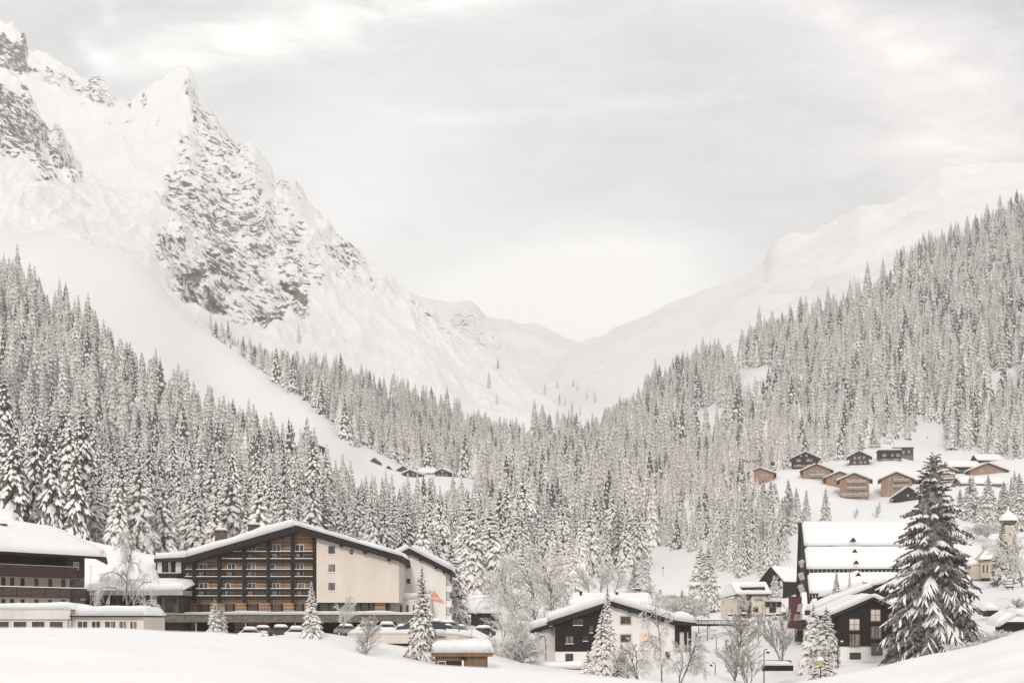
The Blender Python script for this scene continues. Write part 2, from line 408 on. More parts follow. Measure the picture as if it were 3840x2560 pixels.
puff = wm('MULTIPLY', acc(sc(blob(485, 165, 30, 52), 0.8), sc(blob(410, 290, 34, 70, 35), 0.9), sc(blob(470, 350, 60, 34, -35), 0.8)), modw)
low = acc(sc(blob(1250, 900, 760, 430, 38), 0.55), sc(blob(2060, 1230, 560, 290, 12), 1.05), wm('MULTIPLY', sc(blob(2180, 1080, 330, 90, 8), .6), modw), sc(blob(2500, 1330, 900, 280), 0.45))
pinkm = wm('MULTIPLY', acc(sc(blob(3400, 420, 400, 260, -38), 0.8), sc(blob(3080, 180, 380, 62, -24), 0.75), sc(blob(3560, 680, 420, 150), 0.8), sc(blob(2850, 70, 480, 26, 10), 0.45), sc(blob(3650, 330, 300, 60, 40), 0.4)), acc(0.45, sc(fib, 0.8)))
blue = acc(sc(blob(3620, 120, 330, 120, -14), 0.9), sc(blob(2600, 300, 300, 130), 0.3))
lum = acc(0.862, sc(wm('SUBTRACT', fib, 0.5), 0.11), sc(wm('SUBTRACT', w3, 0.5), 0.09), sc(streak, 0.36), sc(puff, 0.26), sc(low, 0.50), sc(pinkm, 0.24), sc(blue, -0.16))
lum = wm('MINIMUM', lum, 1.28)
cc = nd(nt, 'ShaderNodeCombineColor')
nt.links.new(wm('MULTIPLY', acc(lum, sc(pinkm, 0.05), sc(low, 0.03)), 10.0), cc.inputs[0])
nt.links.new(wm('MULTIPLY', acc(lum, sc(pinkm, -0.02), sc(blue, -0.006)), 10.0), cc.inputs[1])
nt.links.new(wm('MULTIPLY', acc(lum, sc(pinkm, -0.035), sc(streak, -0.05), sc(low, -0.035), sc(blue, 0.045)), 10.0), cc.inputs[2])
mx = nd(nt, 'ShaderNodeMix', data_type='RGBA'); mx.inputs[0].default_value = 0.95
nt.links.new(sky.outputs[0], mx.inputs[6]); nt.links.new(cc.outputs[0], mx.inputs[7]); nt.links.new(mx.outputs[2], bg.inputs['Color'])

# ------------------------------------------------------------------ ground: one sheet fitted through surveyed points (photo px, photo py of the ground there, distance)
GP = [(-900,2395,120),(-300,2400,140),(0,2400,140),(300,2400,140),(600,2400,150),(0,2380,180),(600,2388,215),(1000,2388,215),(1400,2388,215),(1700,2385,212),(-500,2370,220),
      (1250,2392,172),(1330,2395,185),(1250,2480,120),(1300,2490,165),(1700,2500,172),(1900,2470,190),(900,2405,170),(600,2450,90),(-400,2450,90),(1600,2500,150),
      (2000,2482,208),(2300,2500,205),(2600,2490,212),(2300,2610,150),(2000,2570,150),(2300,2750,100),(1800,2700,100),(2120,2440,240),(2450,2430,240),
      (2615,2398,333),(2615,2472,300),(2660,2560,235),(2750,2650,170),(2800,2850,110),(2740,2440,300),(2900,2560,220),(2650,2345,380),
      (2750,2312,372),(2900,2312,365),(2960,2325,345),(2900,2420,285),(3000,2500,250),(3020,2420,262),(2870,2335,335),
      (3120,2480,225),(3250,2482,238),(3500,2478,228),(3510,2460,190),(3300,2600,140),(3600,2520,120),(3840,2380,170),(3840,2350,230),(3700,2330,250),(3690,2180,430),(3790,2175,430),(3900,2140,430),(3840,2090,500),
      (3760,2250,330),(4300,2050,430),(4300,2250,240),(4300,2400,120),
      (3400,1935,560),(3200,1938,560),(3050,1950,560),(3500,1900,590),(3190,1872,650),(3370,1868,655),(3050,1810,680),(3640,1815,640),(2880,1810,690),(3340,1810,690),
      (3024,1756,740),(3227,1756,735),(3360,1728,745),(3620,1779,735),(3710,1752,745),(3480,1640,900),(3420,1660,870),(3900,1730,760),(4400,1650,800),
      (2895,2246,420),(2800,2230,450),(2990,2130,480),(2500,2215,450),(2550,2140,545),(2400,2225,440),(2300,2190,470),(2700,2190,490),(2800,2050,560),(2650,2060,600),
      (800,2250,300),(400,2230,300),(0,2230,300),(-500,2200,300),(1300,2250,310),(1760,2240,330),(1810,2350,262),(1650,2330,262),(-500,1900,450),(0,2000,440),(400,2040,450),(800,2080,440),(1200,2110,440),(1600,2160,430),(2000,2210,430),(2100,2330,320),
      (-600,950,1060),(0,1075,1040),(300,1275,970),(560,1470,930),(830,1640,880),(1130,1770,800),(0,1500,720),(-600,1380,720),(400,1700,700),(800,1850,640),(1200,1930,620),(1160,1700,860),
      (-600,820,1350),(0,895,1350),(300,905,1350),(558,1010,1340),(655,1130,1300),(828,1272,1250),(987,1385,1190),(1150,1490,1130),(1300,1600,1080),(1420,1690,1040),(800,1420,1100),(1000,1540,1050),
      (1400,1745,1010),(1520,1792,985),(1660,1785,1000),(1760,1800,960),(1560,1830,930),
      (655,1250,1450),(828,1340,1400),(987,1450,1330),(1150,1570,1260),(1300,1690,1180),(1500,1735,1120),
      (1050,1420,1450),(1300,1490,1450),(1500,1580,1420),(1750,1660,1400),(1800,1800,1060),
      (2000,2060,620),(1700,2030,630),(2000,1920,800),(2200,1950,780),(1700,1900,800),(2000,1800,1000),(2200,1780,1080),(2100,1700,1300),(2100,1650,1480),(2300,1690,1250),(2200,1640,1480),
      (2400,2080,620),(2400,1900,830),(2600,1980,680),(2600,1800,880),(2450,1560,1300),(2500,1490,1400),(2600,1600,1150),(2700,1340,1440),(2600,1400,1420),(2700,1500,1200),(2800,1650,950),(2900,1560,1000),(3000,1700,800),(3000,1250,1380),(3000,1400,1200),
      (3200,1150,1400),(3200,1350,1180),(3200,1560,950),(3400,1010,1450),(3400,1250,1200),(3400,1480,980),(3700,880,1480),(3700,1100,1250),(3700,1380,1020),(3700,1600,880),(3840,800,1520),(4300,550,1550),(4300,900,1250),(4300,1300,980),
      (2860,1400,1210),(2790,1450,1180),(3300,1660,850)]
G = np.array(GP, float)
gx = (G[:, 0] - CX) / FP * G[:, 2]; gy = G[:, 2]; gz = (HY - G[:, 1]) / FP * G[:, 2]
# the fit runs in (bearing, log distance) so near and far points weigh alike
def gcoord(x, y):
    y = np.maximum(np.asarray(y, float), 20.0)
    return np.asarray(x, float) / y * FP / 700.0, np.log(y) * 2.6
ga, gb = gcoord(gx, gy); gt = gz / gy
def gk(r2): return np.sqrt(r2 + 0.02)
D2 = (ga[:, None] - ga[None, :]) ** 2 + (gb[:, None] - gb[None, :]) ** 2
n_ = len(ga); Amat = np.zeros((n_ + 3, n_ + 3)); Amat[:n_, :n_] = gk(D2) - np.eye(n_) * 0.015
Amat[:n_, n_] = 1; Amat[:n_, n_ + 1] = ga; Amat[:n_, n_ + 2] = gb; Amat[n_:, :n_] = Amat[:n_, n_:].T
GW = np.linalg.solve(Amat, np.concatenate([gt, np.zeros(3)]))
def H(x, y):
    """height of the ground at x, y"""
    x = np.asarray(x, float); y = np.asarray(y, float); shp = np.broadcast(x, y).shape
    xx = np.broadcast_to(x, shp).ravel(); yr = np.broadcast_to(y, shp).ravel(); a, b = gcoord(xx, yr); out = np.empty(len(a))
    for i in range(0, len(a), 20000):
        s = slice(i, i + 20000)
        k = gk((a[s, None] - ga[None, :]) ** 2 + (b[s, None] - gb[None, :]) ** 2)
        out[s] = k @ GW[:n_] + GW[n_] + GW[n_ + 1] * a[s] + GW[n_ + 2] * b[s]
    yq = np.maximum(yr, 20.0)
    z = out * yq
    z = z + 0.25 * fbm(xx * 0.12, yr * 0.12, 3, 5) * np.clip(yr / 200, 0, 2) + 1.5 * fbm(xx * 0.02, yr * 0.02, 3, 9) * np.clip((yr - 420) / 300, 0, 3)
    return z.reshape(shp)
def H1(x, y): return float(H(np.array([x]), np.array([y]))[0])
def onground(px, d): 
    x = (px - CX) / FP * d
    return Vector((x, d, H1(x, d)))

pxs = np.linspace(-1300, 5200, 300); ds = np.geomspace(24, 1560, 300)
PX, DD = np.meshgrid(pxs, ds); GX = (PX - CX) / FP * DD
GZ = H(GX, DD)
GZ[-1, :] -= 60; GZ[-2, :] -= 20
V = np.stack([GX, DD, GZ], -1).reshape(-1, 3)
valley = link('valley_terrain', np_mesh('valley_terrain', V, grid_faces(300, 300), mats=[M_SNOW]))
tag(valley, 'snow-covered valley floor and lower slopes', 'terrain', kind='structure')

# ------------------------------------------------------------------ foreground snow bank
def crest(px):
    kx = [-1500, 0, 400, 800, 1000, 1180, 1400, 1600, 1850, 2200, 2450, 2700, 2880, 2960, 3050, 3300, 3500, 3840, 4600, 5600]
    ky = [2330, 2352, 2354, 2370, 2386, 2416, 2462, 2486, 2502, 2530, 2552, 2590, 2590, 2562, 2542, 2494, 2452, 2374, 2230, 2180]
    return np.interp(px, kx, ky)
def crestd(px): return np.interp(px, [-1500, 2500, 3000, 5600], [9, 9, 30, 36])
pxs = np.linspace(-1500, 5600, 240); ts = np.concatenate([np.linspace(0.05, 1, 70), np.linspace(1.02, 4, 40)])
PX, TT = np.meshgrid(pxs, ts); cy = crest(PX); k = np.ones(5) / 5
cd = crestd(PX); cz = (HY - cy) / FP * cd
DD = cd * TT
zn = cz - (1 - np.minimum(TT, 1)) ** 1.6 * np.interp(PX, [0, 2500, 3000, 5600], [0.9, 0.9, 2.2, 2.6]) 
zf = cz - 0.55 * cd * (np.maximum(TT - 1, 0)) ** 1.5
ZZ = np.where(TT <= 1, zn, zf)
XX = (PX - CX) / FP * DD
ZZ = ZZ + 0.05 * fbm(XX * 0.6, DD * 0.6, 4, 3) * np.clip(TT * (1.15 - TT) * 4, 0, 1) * np.clip(cd / 9, 1, 3)
V = np.stack([XX, DD, ZZ], -1).reshape(-1, 3)
bank = link('foreground_snow', np_mesh('foreground_snow', V, grid_faces(len(ts), len(pxs)), mats=[M_SNOW]))
tag(bank, 'smooth bank of fresh snow in front of the village', 'snow bank', kind='structure')

# ------------------------------------------------------------------ mountains: lofted through contour lines (photo px, photo py) each at its own distance
def blur2(a, n):
    for _ in range(n):
        p = np.pad(a, 1, mode='edge'); a = (p[:-2, 1:-1] + p[2:, 1:-1] + p[1:-1, :-2] + p[1:-1, 2:] + p[1:-1, 1:-1] * 2) / 6
    return a
def inpoly(x, y, poly):
    c = np.zeros(x.shape, bool); n = len(poly); j = n - 1
    for i in range(n):
        xi, yi = poly[i]; xj, yj = poly[j]
        c ^= ((yi > y) != (yj > y)) & (x < (xj - xi) * (y - yi) / (yj - yi + 1e-9) + xi); j = i
    return c
def massif(name, label, x0, x1, step, curves, rows, rocks, amp=(30, 20), rough=0.5, seed=1, gully=0.0, base_rock=0.0, rdrop=0, jagged=0.0):
    """curves: list of (distance knots, height knots) from foot to crest; behind the crest the mountain falls away"""
    pxs = np.arange(x0, x1 + 1, step); Zs = []; Ds = []
    for dk, pk in curves:
        d = np.interp(pxs, *zip(*dk)) if isinstance(dk, list) else np.full(len(pxs), float(dk))
        py = np.interp(pxs, *zip(*pk)); Ds.append(d); Zs.append((HY - py) / FP * d)
    Ds.append(Ds[-1] + 160); Zs.append(Zs[-1] - 220)
    Ds.append(Ds[-1] + 220); Zs.append(Zs[-1] - 320)
    rowd = []; rowz = []; rowt = []
    for i in range(len(Ds) - 1):
        nr = rows[i] if i < len(rows) else 14
        for t in np.linspace(0, 1, nr, endpoint=False):
            rowd.append(Ds[i] * (1 - t) + Ds[i + 1] * t); rowz.append(Zs[i] * (1 - t) + Zs[i + 1] * t); rowt.append(i + t)
    D = np.array(rowd); Z = np.array(rowz); Tt = np.array(rowt)[:, None] * np.ones(len(pxs))[None]
    ncr = len(curves) - 1
    # soften the folds between contour lines, keep the crest sharp
    k = int(sum(rows[:ncr]))
    for _ in range(30):
        Zp = Z[:k - 2].copy(); Zp[1:-1] = (Z[:k - 4] + Z[1:k - 3] * 2 + Z[2:k - 2]) / 4; Z[:k - 2] = Zp
    if rdrop: Z = Z - 500 * np.clip((pxs[None] - (x1 - rdrop)) / rdrop, 0, 1) ** 2 * np.clip(np.array(rowt)[:, None] / .5, 0, 1)
    X = (pxs[None] - CX) / FP * D
    py = HY - Z / D * FP; PXX = np.broadcast_to(pxs[None], D.shape)
    Rm = np.zeros(D.shape)
    wx = 55 * fbm(PXX * 0.02, py * 0.02, 4, seed + 90); wy = 55 * fbm(PXX * 0.02 + 9, py * 0.02, 4, seed + 91)
    for item in rocks:
        poly, s = item[:2]
        Rm = np.maximum(Rm, inpoly(PXX + wx, py + wy, poly) * s)
    Rm = blur2(Rm, 14) * (1 + 0.42 * fbm(PXX * 0.011, py * 0.011, 3, seed + 92))
    Rm = np.maximum(Rm, 0.12 * base_rock)
    jag = fbm(X * 0.012, Z * 0.012, 4, seed + 40)
    # crags lie in bands that run down to the right, as the strata do
    u = X * 0.80 + Z * 0.60; v = -X * 0.60 + Z * 0.80
    rid = ridged(u * 0.010, v * 0.0042 + D * 0.002, 5, seed) - 0.45
    rid2 = ridged(u * 0.035, v * 0.018, 4, seed + 5) - 0.45
    fade = np.clip(Tt / 0.35, 0, 1)
    crestf = np.clip((ncr - Tt) / 0.10, 0, 1); crestf = np.where(Tt > ncr, 0.0, crestf)
    w = (0.12 + 0.88 * np.clip(Rm, 0, 1))
    Z = Z + fade * (0.25 + 0.75 * crestf) * w * (rid * amp[0] + rid2 * amp[0] * 0.4) + fade * crestf * amp[1] * fbm(X * 0.006, D * 0.006 + Z * 0.004, 4, seed + 3)
    Z = Z + fade * (1 - crestf * 0.6) * 6 * jag * np.clip(Rm + 0.25, 0, 1)
    if gully:
        g = ridged((X * 0.75 + Z * 0.65) * 0.006, (Z * 0.75 - X * 0.65) * 0.0012, 3, seed + 11) - 0.4
        Z = Z + fade * crestf * gully * g
    cb = np.exp(-((ncr - Tt) / 0.06) ** 2) * np.where(Tt > ncr, 0.6, 1.0)
    Z = Z + cb * jagged * ((ridged(X * 0.022, D * 0.004, 3, seed + 71) - 0.45) * 34 + 5 * fbm(X * 0.09, D * 0.02, 2, seed + 72))
    # rock shows where the face is steep
    dzdy = np.gradient(Z, axis=0) / (np.gradient(D, axis=0) + 1e-6); steep = np.clip(dzdy, 0, 3)
    loc = blur2(steep, 40)
    cover = np.clip(Rm, 0, 1.3) * np.clip(0.54 + (steep - loc) * 0.22 + (0.45 - (rid + 0.45)) * 0.30, 0, 1)
    cover = np.minimum(cover, 0.70 + 0.28 * fbm(u * 0.008, v * 0.004, 3, seed + 95))
    V = np.stack([X, D, Z], -1).reshape(-1, 3)
    me = np_mesh(name, V, grid_faces(*D.shape), mats=[M_ROCK])
    at = me.attributes.new('rock', 'FLOAT', 'POINT'); at.data.foreach_set('value', np.ascontiguousarray(cover.ravel(), np.float32))
    o = link(name, me); tag(o, label, 'mountain', kind='structure')
    return o

far_ridge = massif('far_mountain', 'snowy saddle closing the head of the valley', 1380, 2420, 8,
    [(2400, [(1380, 1560), (1800, 1640), (2420, 1640)]), (3000, [(1380, 1300), (1600, 1290), (1900, 1360), (2200, 1420), (2420, 1400)]),
     (3700, [(1380, 1050), (1500, 1088), (1600, 1118), (1700, 1135), (1740, 1126), (1772, 1136), (1796, 1158), (1825, 1188), (1870, 1198), (1905, 1198), (1950, 1215), (2010, 1210), (2060, 1234), (2110, 1262), (2160, 1282), (2220, 1290), (2420, 1330)])],
    [90, 90, 14, 8], [([(1690, 1150), (1770, 1150), (1800, 1200), (1900, 1260), (1880, 1330), (1760, 1310), (1690, 1250), (1620, 1200)], 0.75)], amp=(50, 25), seed=21, gully=30)
right_range = massif('right_mountain', 'hazy sunlit snow mountain on the right skyline', 1900, 4900, 8,
    [(2200, [(2080, 1560), (2500, 1440), (2900, 1290), (3300, 1170), (3840, 1050), (4900, 900)]), (2750, [(2080, 1400), (2400, 1330), (2600, 1270), (2850, 1120), (3200, 980), (3600, 860), (3840, 800), (4900, 700)]),
     ([(2080, 3600), (2800, 3300), (4900, 3100)], [(1900, 1500), (2080, 1335), (2160, 1284), (2250, 1258), (2320, 1222), (2400, 1190), (2500, 1150), (2640, 1085), (2760, 1052), (2830, 1012), (2868, 982), (2886, 925), (2915, 893), (2980, 878), (3050, 872), (3140, 842), (3180, 812), (3225, 770), (3330, 764), (3400, 728), (3445, 690), (3480, 662), (3530, 622), (3640, 611), (3840, 605), (4300, 560), (4900, 600)])],
    [90, 130, 14, 8], [([(2860, 930), (3200, 830), (3840, 620), (3840, 800), (3500, 830), (3100, 960), (2820, 1100)], 0.42), ([(2810, 1060), (2930, 1060), (2890, 1120), (2820, 1110)], 0.7), ([(3260, 930), (3420, 900), (3400, 980), (3250, 980)], 0.6), ([(2300, 1290), (2620, 1170), (2600, 1260), (2380, 1340)], 0.3)], amp=(24, 22), seed=31, gully=48, jagged=.4)
spur = massif('right_spur', 'bright smooth snow spur above the right forest', 2060, 4900, 10,
    [(1500, [(2060, 1690), (2300, 1600), (2500, 1530), (2700, 1400), (3000, 1300), (3400, 1130), (3840, 950), (4900, 750)]),
     (1850, [(2060, 1580), (2300, 1490), (2500, 1400), (2700, 1290), (3000, 1170), (3400, 1040), (3840, 860), (4900, 640)]),
     ([(2060, 2150), (3000, 2350), (4900, 2000)], [(2060, 1515), (2170, 1472), (2350, 1372), (2500, 1298), (2640, 1216), (2700, 1166), (2760, 1134), (2850, 1108), (2950, 1096), (3040, 1088), (3100, 1046), (3200, 1010), (3360, 968), (3500, 905), (3700, 830), (3900, 760), (4900, 560)])],
    [60, 80, 14, 8], [([(2240, 1400), (2320, 1330), (2330, 1370), (2260, 1440)], 0.5)], amp=(16, 14), seed=41, gully=52)
back_crag = massif('left_rear_ridge', 'rocky snow ridge behind the pointed peak', -900, 620, 5,
    [(2450, [(-900, 560), (0, 540), (620, 520)]), (2700, [(-900, 420), (0, 400), (230, 470), (350, 460), (470, 440), (620, 460)]), (2850, [(-900, 280), (0, 240), (150, 330), (300, 380), (420, 400), (520, 420), (620, 440)]),
     (3050, [(-900, 140), (-300, 40), (0, 64), (40, 88), (70, 104), (92, 120), (105, 165), (120, 180), (190, 208), (230, 222), (280, 268), (330, 290), (370, 308), (405, 325), (430, 348), (470, 378), (520, 400), (620, 430)])],
    [60, 70, 90, 14, 8], [([(20, 90), (85, 100), (110, 190), (150, 290), (60, 300), (-400, 300), (-400, 60)], 1.3), ([(150, 215), (290, 290), (400, 315), (470, 380), (440, 420), (330, 400), (270, 330), (230, 370), (160, 300)], 0.8)], amp=(70, 15), seed=51, jagged=.8)
peak = massif('peak_mountain', 'pointed snow peak with a broken rock face', -900, 2480, 4,
    [(1290, [(-900, 900), (0, 960), (300, 1000), (558, 1120), (655, 1240), (828, 1380), (987, 1480), (1150, 1590), (1400, 1690), (1800, 1790), (2480, 1790)]),
     (1560, [(-900, 800), (0, 860), (300, 880), (558, 1000), (655, 1110), (828, 1250), (987, 1365), (1150, 1440), (1400, 1545), (1700, 1640), (2000, 1690), (2480, 1720)]),
     ([(-900, 2050), (700, 2000), (1500, 1850), (2480, 1700)], [(-900, 640), (0, 640), (300, 690), (480, 760), (600, 800), (700, 810), (900, 930), (1100, 1070), (1300, 1220), (1500, 1360), (1800, 1520), (2100, 1630), (2480, 1700)]),
     ([(-900, 2600), (700, 2500), (1500, 2250), (2260, 1950), (2480, 1850)],
      [(-900, 520), (0, 520), (170, 500), (240, 490), (300, 485), (370, 468), (400, 450), (432, 420), (470, 386), (510, 366), (560, 330), (600, 302), (618, 285), (640, 264), (660, 250), (680, 239), (692, 238), (704, 243), (714, 262), (730, 300), (745, 338), (770, 378), (795, 416), (820, 450), (840, 478), (860, 508), (880, 530), (896, 536), (912, 528), (940, 530), (958, 546), (970, 568), (995, 610), (1015, 645), (1030, 674), (1052, 678), (1080, 690), (1105, 710), (1150, 754), (1180, 790), (1240, 855), (1300, 925), (1360, 985), (1420, 1032), (1470, 1068), (1500, 1088), (1535, 1110), (1600, 1150), (1640, 1182), (1700, 1222), (1800, 1300), (1900, 1375), (2000, 1450), (2100, 1530), (2200, 1610), (2300, 1670), (2480, 1720)])],
    [60, 110, 170, 14, 8],
    [([(692, 245), (712, 270), (760, 400), (830, 500), (870, 540), (960, 580), (1050, 700), (1200, 860), (1330, 1020), (1450, 1110), (1380, 1130), (1250, 1090), (1170, 1120), (1050, 1190), (900, 1190), (760, 1180), (650, 1100), (610, 960), (590, 800), (640, 620), (655, 500), (690, 470), (720, 440), (680, 380)], 0.9),
     ([(660, 480), (740, 520), (880, 640), (980, 640), (1080, 820), (1000, 900), (860, 850), (760, 700), (660, 640)], 0.86),
     ([(780, 540), (960, 590), (1010, 690), (900, 680)], 0.95), ([(1060, 700), (1140, 760), (1130, 800), (1050, 740)], 1.1),
     ([(380, 460), (560, 335), (580, 350), (520, 420), (400, 470)], 0.9), ([(560, 420), (640, 430), (620, 470), (570, 465)], 0.6),
     ([(610, 880), (800, 940), (900, 1100), (760, 1180), (640, 1060)], 0.95),
     ([(1180, 780), (1300, 920), (1560, 1130), (1760, 1330), (1640, 1330), (1440, 1180), (1250, 1000)], 0.72), ([(690, 240), (720, 250), (800, 420), (870, 530), (800, 540), (720, 420), (690, 330)], 0.85), ([(560, 640), (700, 560), (700, 1000), (640, 1060), (560, 900), (420, 820)], 0.42), ([(1000, 1180), (1250, 1120), (1330, 1220), (1150, 1290)], 0.4)], amp=(62, 18), seed=61, base_rock=2.0, gully=34, jagged=.55)
crag = massif('left_crag', 'dark broken crag at the left edge under the peak', -900, 520, 4,
    [(1400, [(-900, 960), (0, 980), (300, 1010), (420, 1090), (520, 1220)]),
     (1620, [(-900, 780), (0, 820), (250, 855), (320, 885), (420, 990), (520, 1150)]),
     (1900, [(-900, 480), (0, 560), (150, 640), (300, 735), (380, 850), (450, 950), (520, 1060)]),
     (2120, [(-900, 80), (-300, 170), (-60, 215), (0, 250), (60, 292), (85, 330), (108, 350), (120, 385), (140, 410), (160, 450), (178, 488), (190, 500), (198, 478), (210, 464), (222, 470), (236, 496), (250, 530), (268, 560), (285, 600), (310, 640), (340, 692), (380, 750), (430, 840), (520, 1000)])],
    [50, 80, 120, 14, 8],
    [([(-500, 240), (60, 292), (130, 400), (178, 500), (160, 590), (80, 600), (-500, 620)], 1.35), ([(190, 470), (240, 490), (285, 600), (330, 690), (300, 720), (230, 660), (190, 580)], 1.3), ([(100, 560), (190, 600), (200, 720), (130, 720)], 1.1), ([(0, 620), (230, 640), (420, 800), (470, 880), (300, 860), (0, 820)], 0.5), ([(-300, 640), (120, 650), (320, 700), (420, 800), (330, 830), (100, 800), (-300, 780)], 0.36), ([(-300, 720), (60, 770), (60, 830), (-300, 800)], 0.6)], amp=(66, 14), seed=71, base_rock=2.0, gully=26, jagged=1.0)
scene.cycles.max_bounces = 4; scene.cycles.diffuse_bounces = 3; scene.cycles.glossy_bounces = 2; scene.cycles.transmission_bounces = 2; scene.cycles.volume_bounces = 0; scene.cycles.transparent_max_bounces = 4
w.cycles.sampling_method = 'MANUAL'; w.cycles.sample_map_resolution = 256
# ------------------------------------------------------------------ trees
def conifer_mesh(name, seed, Ht, Rb, levels, per, sub, nseg, needle, snow, cover=0.85, hang=0.7, zb=0.05, shape=0.85, snowth=1.0, fringe=True, widen=1.0, core=0.42, dr=(0.55, 0.40), gap=0.0, dark=None, sw=1.0, sublen=1.0, mainw=1.0, clumpy=0.0, subdrop=0.05, inner=0.06, a0_=-0.10):
    dark = dark or M_NEEDLEC
    """crown of a snow-laden conifer: whorls of drooping boughs, each a ragged needle fan under a lump of snow"""
    g = np.random.default_rng(seed)
    B = []; Dr = []; L = []; W = []; A = []; Bq = []; Tt = []
    for i in range(levels):
        t = i / (levels - 1); z = Ht * (zb + (0.985 - zb) * t ** 0.92)
        r = Rb * (1 - t) ** shape * g.uniform(0.84, 1.14) + 0.012 * Ht
        n = max(4, int(round(per * (1 - 0.55 * t)))); a0 = g.uniform(0, 6.28)
        for k in range(n):
            if g.random() < gap: continue
            az = a0 + 6.2832 * (k + g.uniform(-0.35, 0.35)) / n; l = r * g.uniform(0.72, 1.16)
            d = np.array([math.cos(az), math.sin(az), 0.0]); zz = z + g.uniform(-0.4, 0.4) * Ht / levels
            a = a0_ + 0.55 * t + g.uniform(-0.12, 0.12); b = (dr[0] * (1 - t) + dr[1] * t) * g.uniform(0.7, 1.3)
            bp = np.array([0, 0, zz]) + d * r * inner
            l = l * (1 - inner); B.append(bp); Dr.append(d); L.append(l); W.append((0.17 * l + 0.0055 * Ht) * widen * mainw * g.uniform(0.8, 1.2)); A.append(a); Bq.append(b); Tt.append(t)
            for q in range(sub):
                s0 = g.uniform(0.25, 0.85); sg = 1 if q % 2 else -1; an = az + sg * R(g.uniform(28, 62))
                c = bp + d * l * s0 + np.array([0, 0, l * (a * s0 - b * s0 * s0)]); ll = l * g.uniform(0.32, 0.55) * (1.15 - 0.6 * s0) * sublen
                B.append(c); Dr.append(np.array([math.cos(an), math.sin(an), 0])); L.append(ll); W.append((0.20 * ll + 0.004 * Ht) * widen * g.uniform(0.8, 1.2))
                A.append(a - 2 * b * s0 * 0.5 - subdrop); Bq.append(b * 1.2); Tt.append(t)
    B = np.array(B); Dr = np.array(Dr); L = np.array(L); W = np.array(W); A = np.array(A); Bq = np.array(Bq); n = len(L); m = nseg + 1
    s = np.linspace(0, 1, m)[None, :]
    C = B[:, None, :] + Dr[:, None, :] * (L[:, None] * s)[..., None]; C[..., 2] += L[:, None] * (A[:, None] * s - Bq[:, None] * s ** 2)
    pr = np.stack([-Dr[:, 1], Dr[:, 0], np.zeros(n)], -1)[:, None, :]
    prof = np.interp(s[0], [0, 0.15, 0.5, 0.85, 1], [0.35, 0.85, 1.0, 0.62, 0.05])[None, :] * W[:, None]
    j = lambda sc: g.uniform(1 - sc, 1 + sc, (n, m))
    wl = prof * j(0.35); wr = prof * j(0.35)
    up = np.array([0, 0, 1.0])
    NL = C + pr * wl[..., None] - up * (hang * wl * j(0.3))[..., None]; NR = C - pr * wr[..., None] - up * (hang * wr * j(0.3))[..., None]
    V = [np.stack([NL, C, NR], 2).reshape(-1, 3)]          # n*m*3
    idx = np.arange(n * m * 3).reshape(n, m, 3)
    q = [np.stack([idx[:, :-1, 0], idx[:, :-1, 1], idx[:, 1:, 1], idx[:, 1:, 0]], -1).reshape(-1, 4), np.stack([idx[:, :-1, 1], idx[:, :-1, 2], idx[:, 1:, 2], idx[:, 1:, 1]], -1).reshape(-1, 4)]
    Q = np.concatenate(q); MQ = np.zeros(len(Q), np.int32); T = []; off = n * m * 3
    if fringe:
        for e, E in ((0, NL), (2, NR)):
            mid = (E[:, :-1] * 0.5 + E[:, 1:] * 0.5); drop = (W[:, None] * g.uniform(0.5, 1.5, (n, nseg)))
            F = mid - up * drop[..., None] + pr * (g.uniform(-0.25, 0.25, (n, nseg)) * W[:, None])[..., None]
            V.append(F.reshape(-1, 3)); fi = off + np.arange(n * nseg).reshape(n, nseg); off += n * nseg
            T.append(np.stack([idx[:, :-1, e], idx[:, 1:, e], fi], -1).reshape(-1, 3))
    # snow
    if clumpy:
        fz = fbm(np.arctan2(C[:, m // 2, 1], C[:, m // 2, 0]) * 2.2 + seed, C[:, m // 2, 2] * 0.55, 3, seed) + g.normal(0, 0.12, n)
        keep = fz > np.quantile(fz, 1 - cover)
    else: keep = g.random(n) < cover
    ns = int(keep.sum())
    if ns:
        Cs = C[keep]; Ws = W[keep]; prs = pr[keep]; pf = np.interp(s[0], [0, 0.15, 0.5, 0.85, 1], [0.3, 0.75, 0.9, 0.72, 0.12])[None, :] * Ws[:, None] * sw
        js = lambda sc: g.uniform(1 - sc, 1 + sc, (ns, m))
        th = (0.30 * Ws[:, None] + 0.02) * snowth * js(0.45) * np.interp(s[0], [0, 0.2, 0.8, 1], [0.4, 1, 1, 0.5])[None, :]
        wl = pf * js(0.25); wr = pf * js(0.25)
        SL = Cs + prs * wl[..., None] - up * (hang * wl * 0.92 - 0.03)[..., None]; SR = Cs - prs * wr[..., None] - up * (hang * wr * 0.92 - 0.03)[..., None]
        SL2 = Cs + prs * (wl * 0.6)[..., None] + up * (th * 0.72 - hang * wl * 0.35)[..., None]; SR2 = Cs - prs * (wr * 0.6)[..., None] + up * (th * 0.72 - hang * wr * 0.35)[..., None]
        ST = Cs + up * th[..., None]
        if nseg >= 3: S = [SL, SL2, ST, SR2, SR]
        else: S = [SL, ST, SR]
        kk = len(S); V.append(np.stack(S, 2).reshape(-1, 3)); si = off + np.arange(ns * m * kk).reshape(ns, m, kk); off += ns * m * kk
        for e in range(kk - 1):
            x = np.stack([si[:, :-1, e], si[:, :-1, e + 1], si[:, 1:, e + 1], si[:, 1:, e]], -1).reshape(-1, 4); Q = np.concatenate([Q, x]); MQ = np.concatenate([MQ, np.ones(len(x), np.int32)])
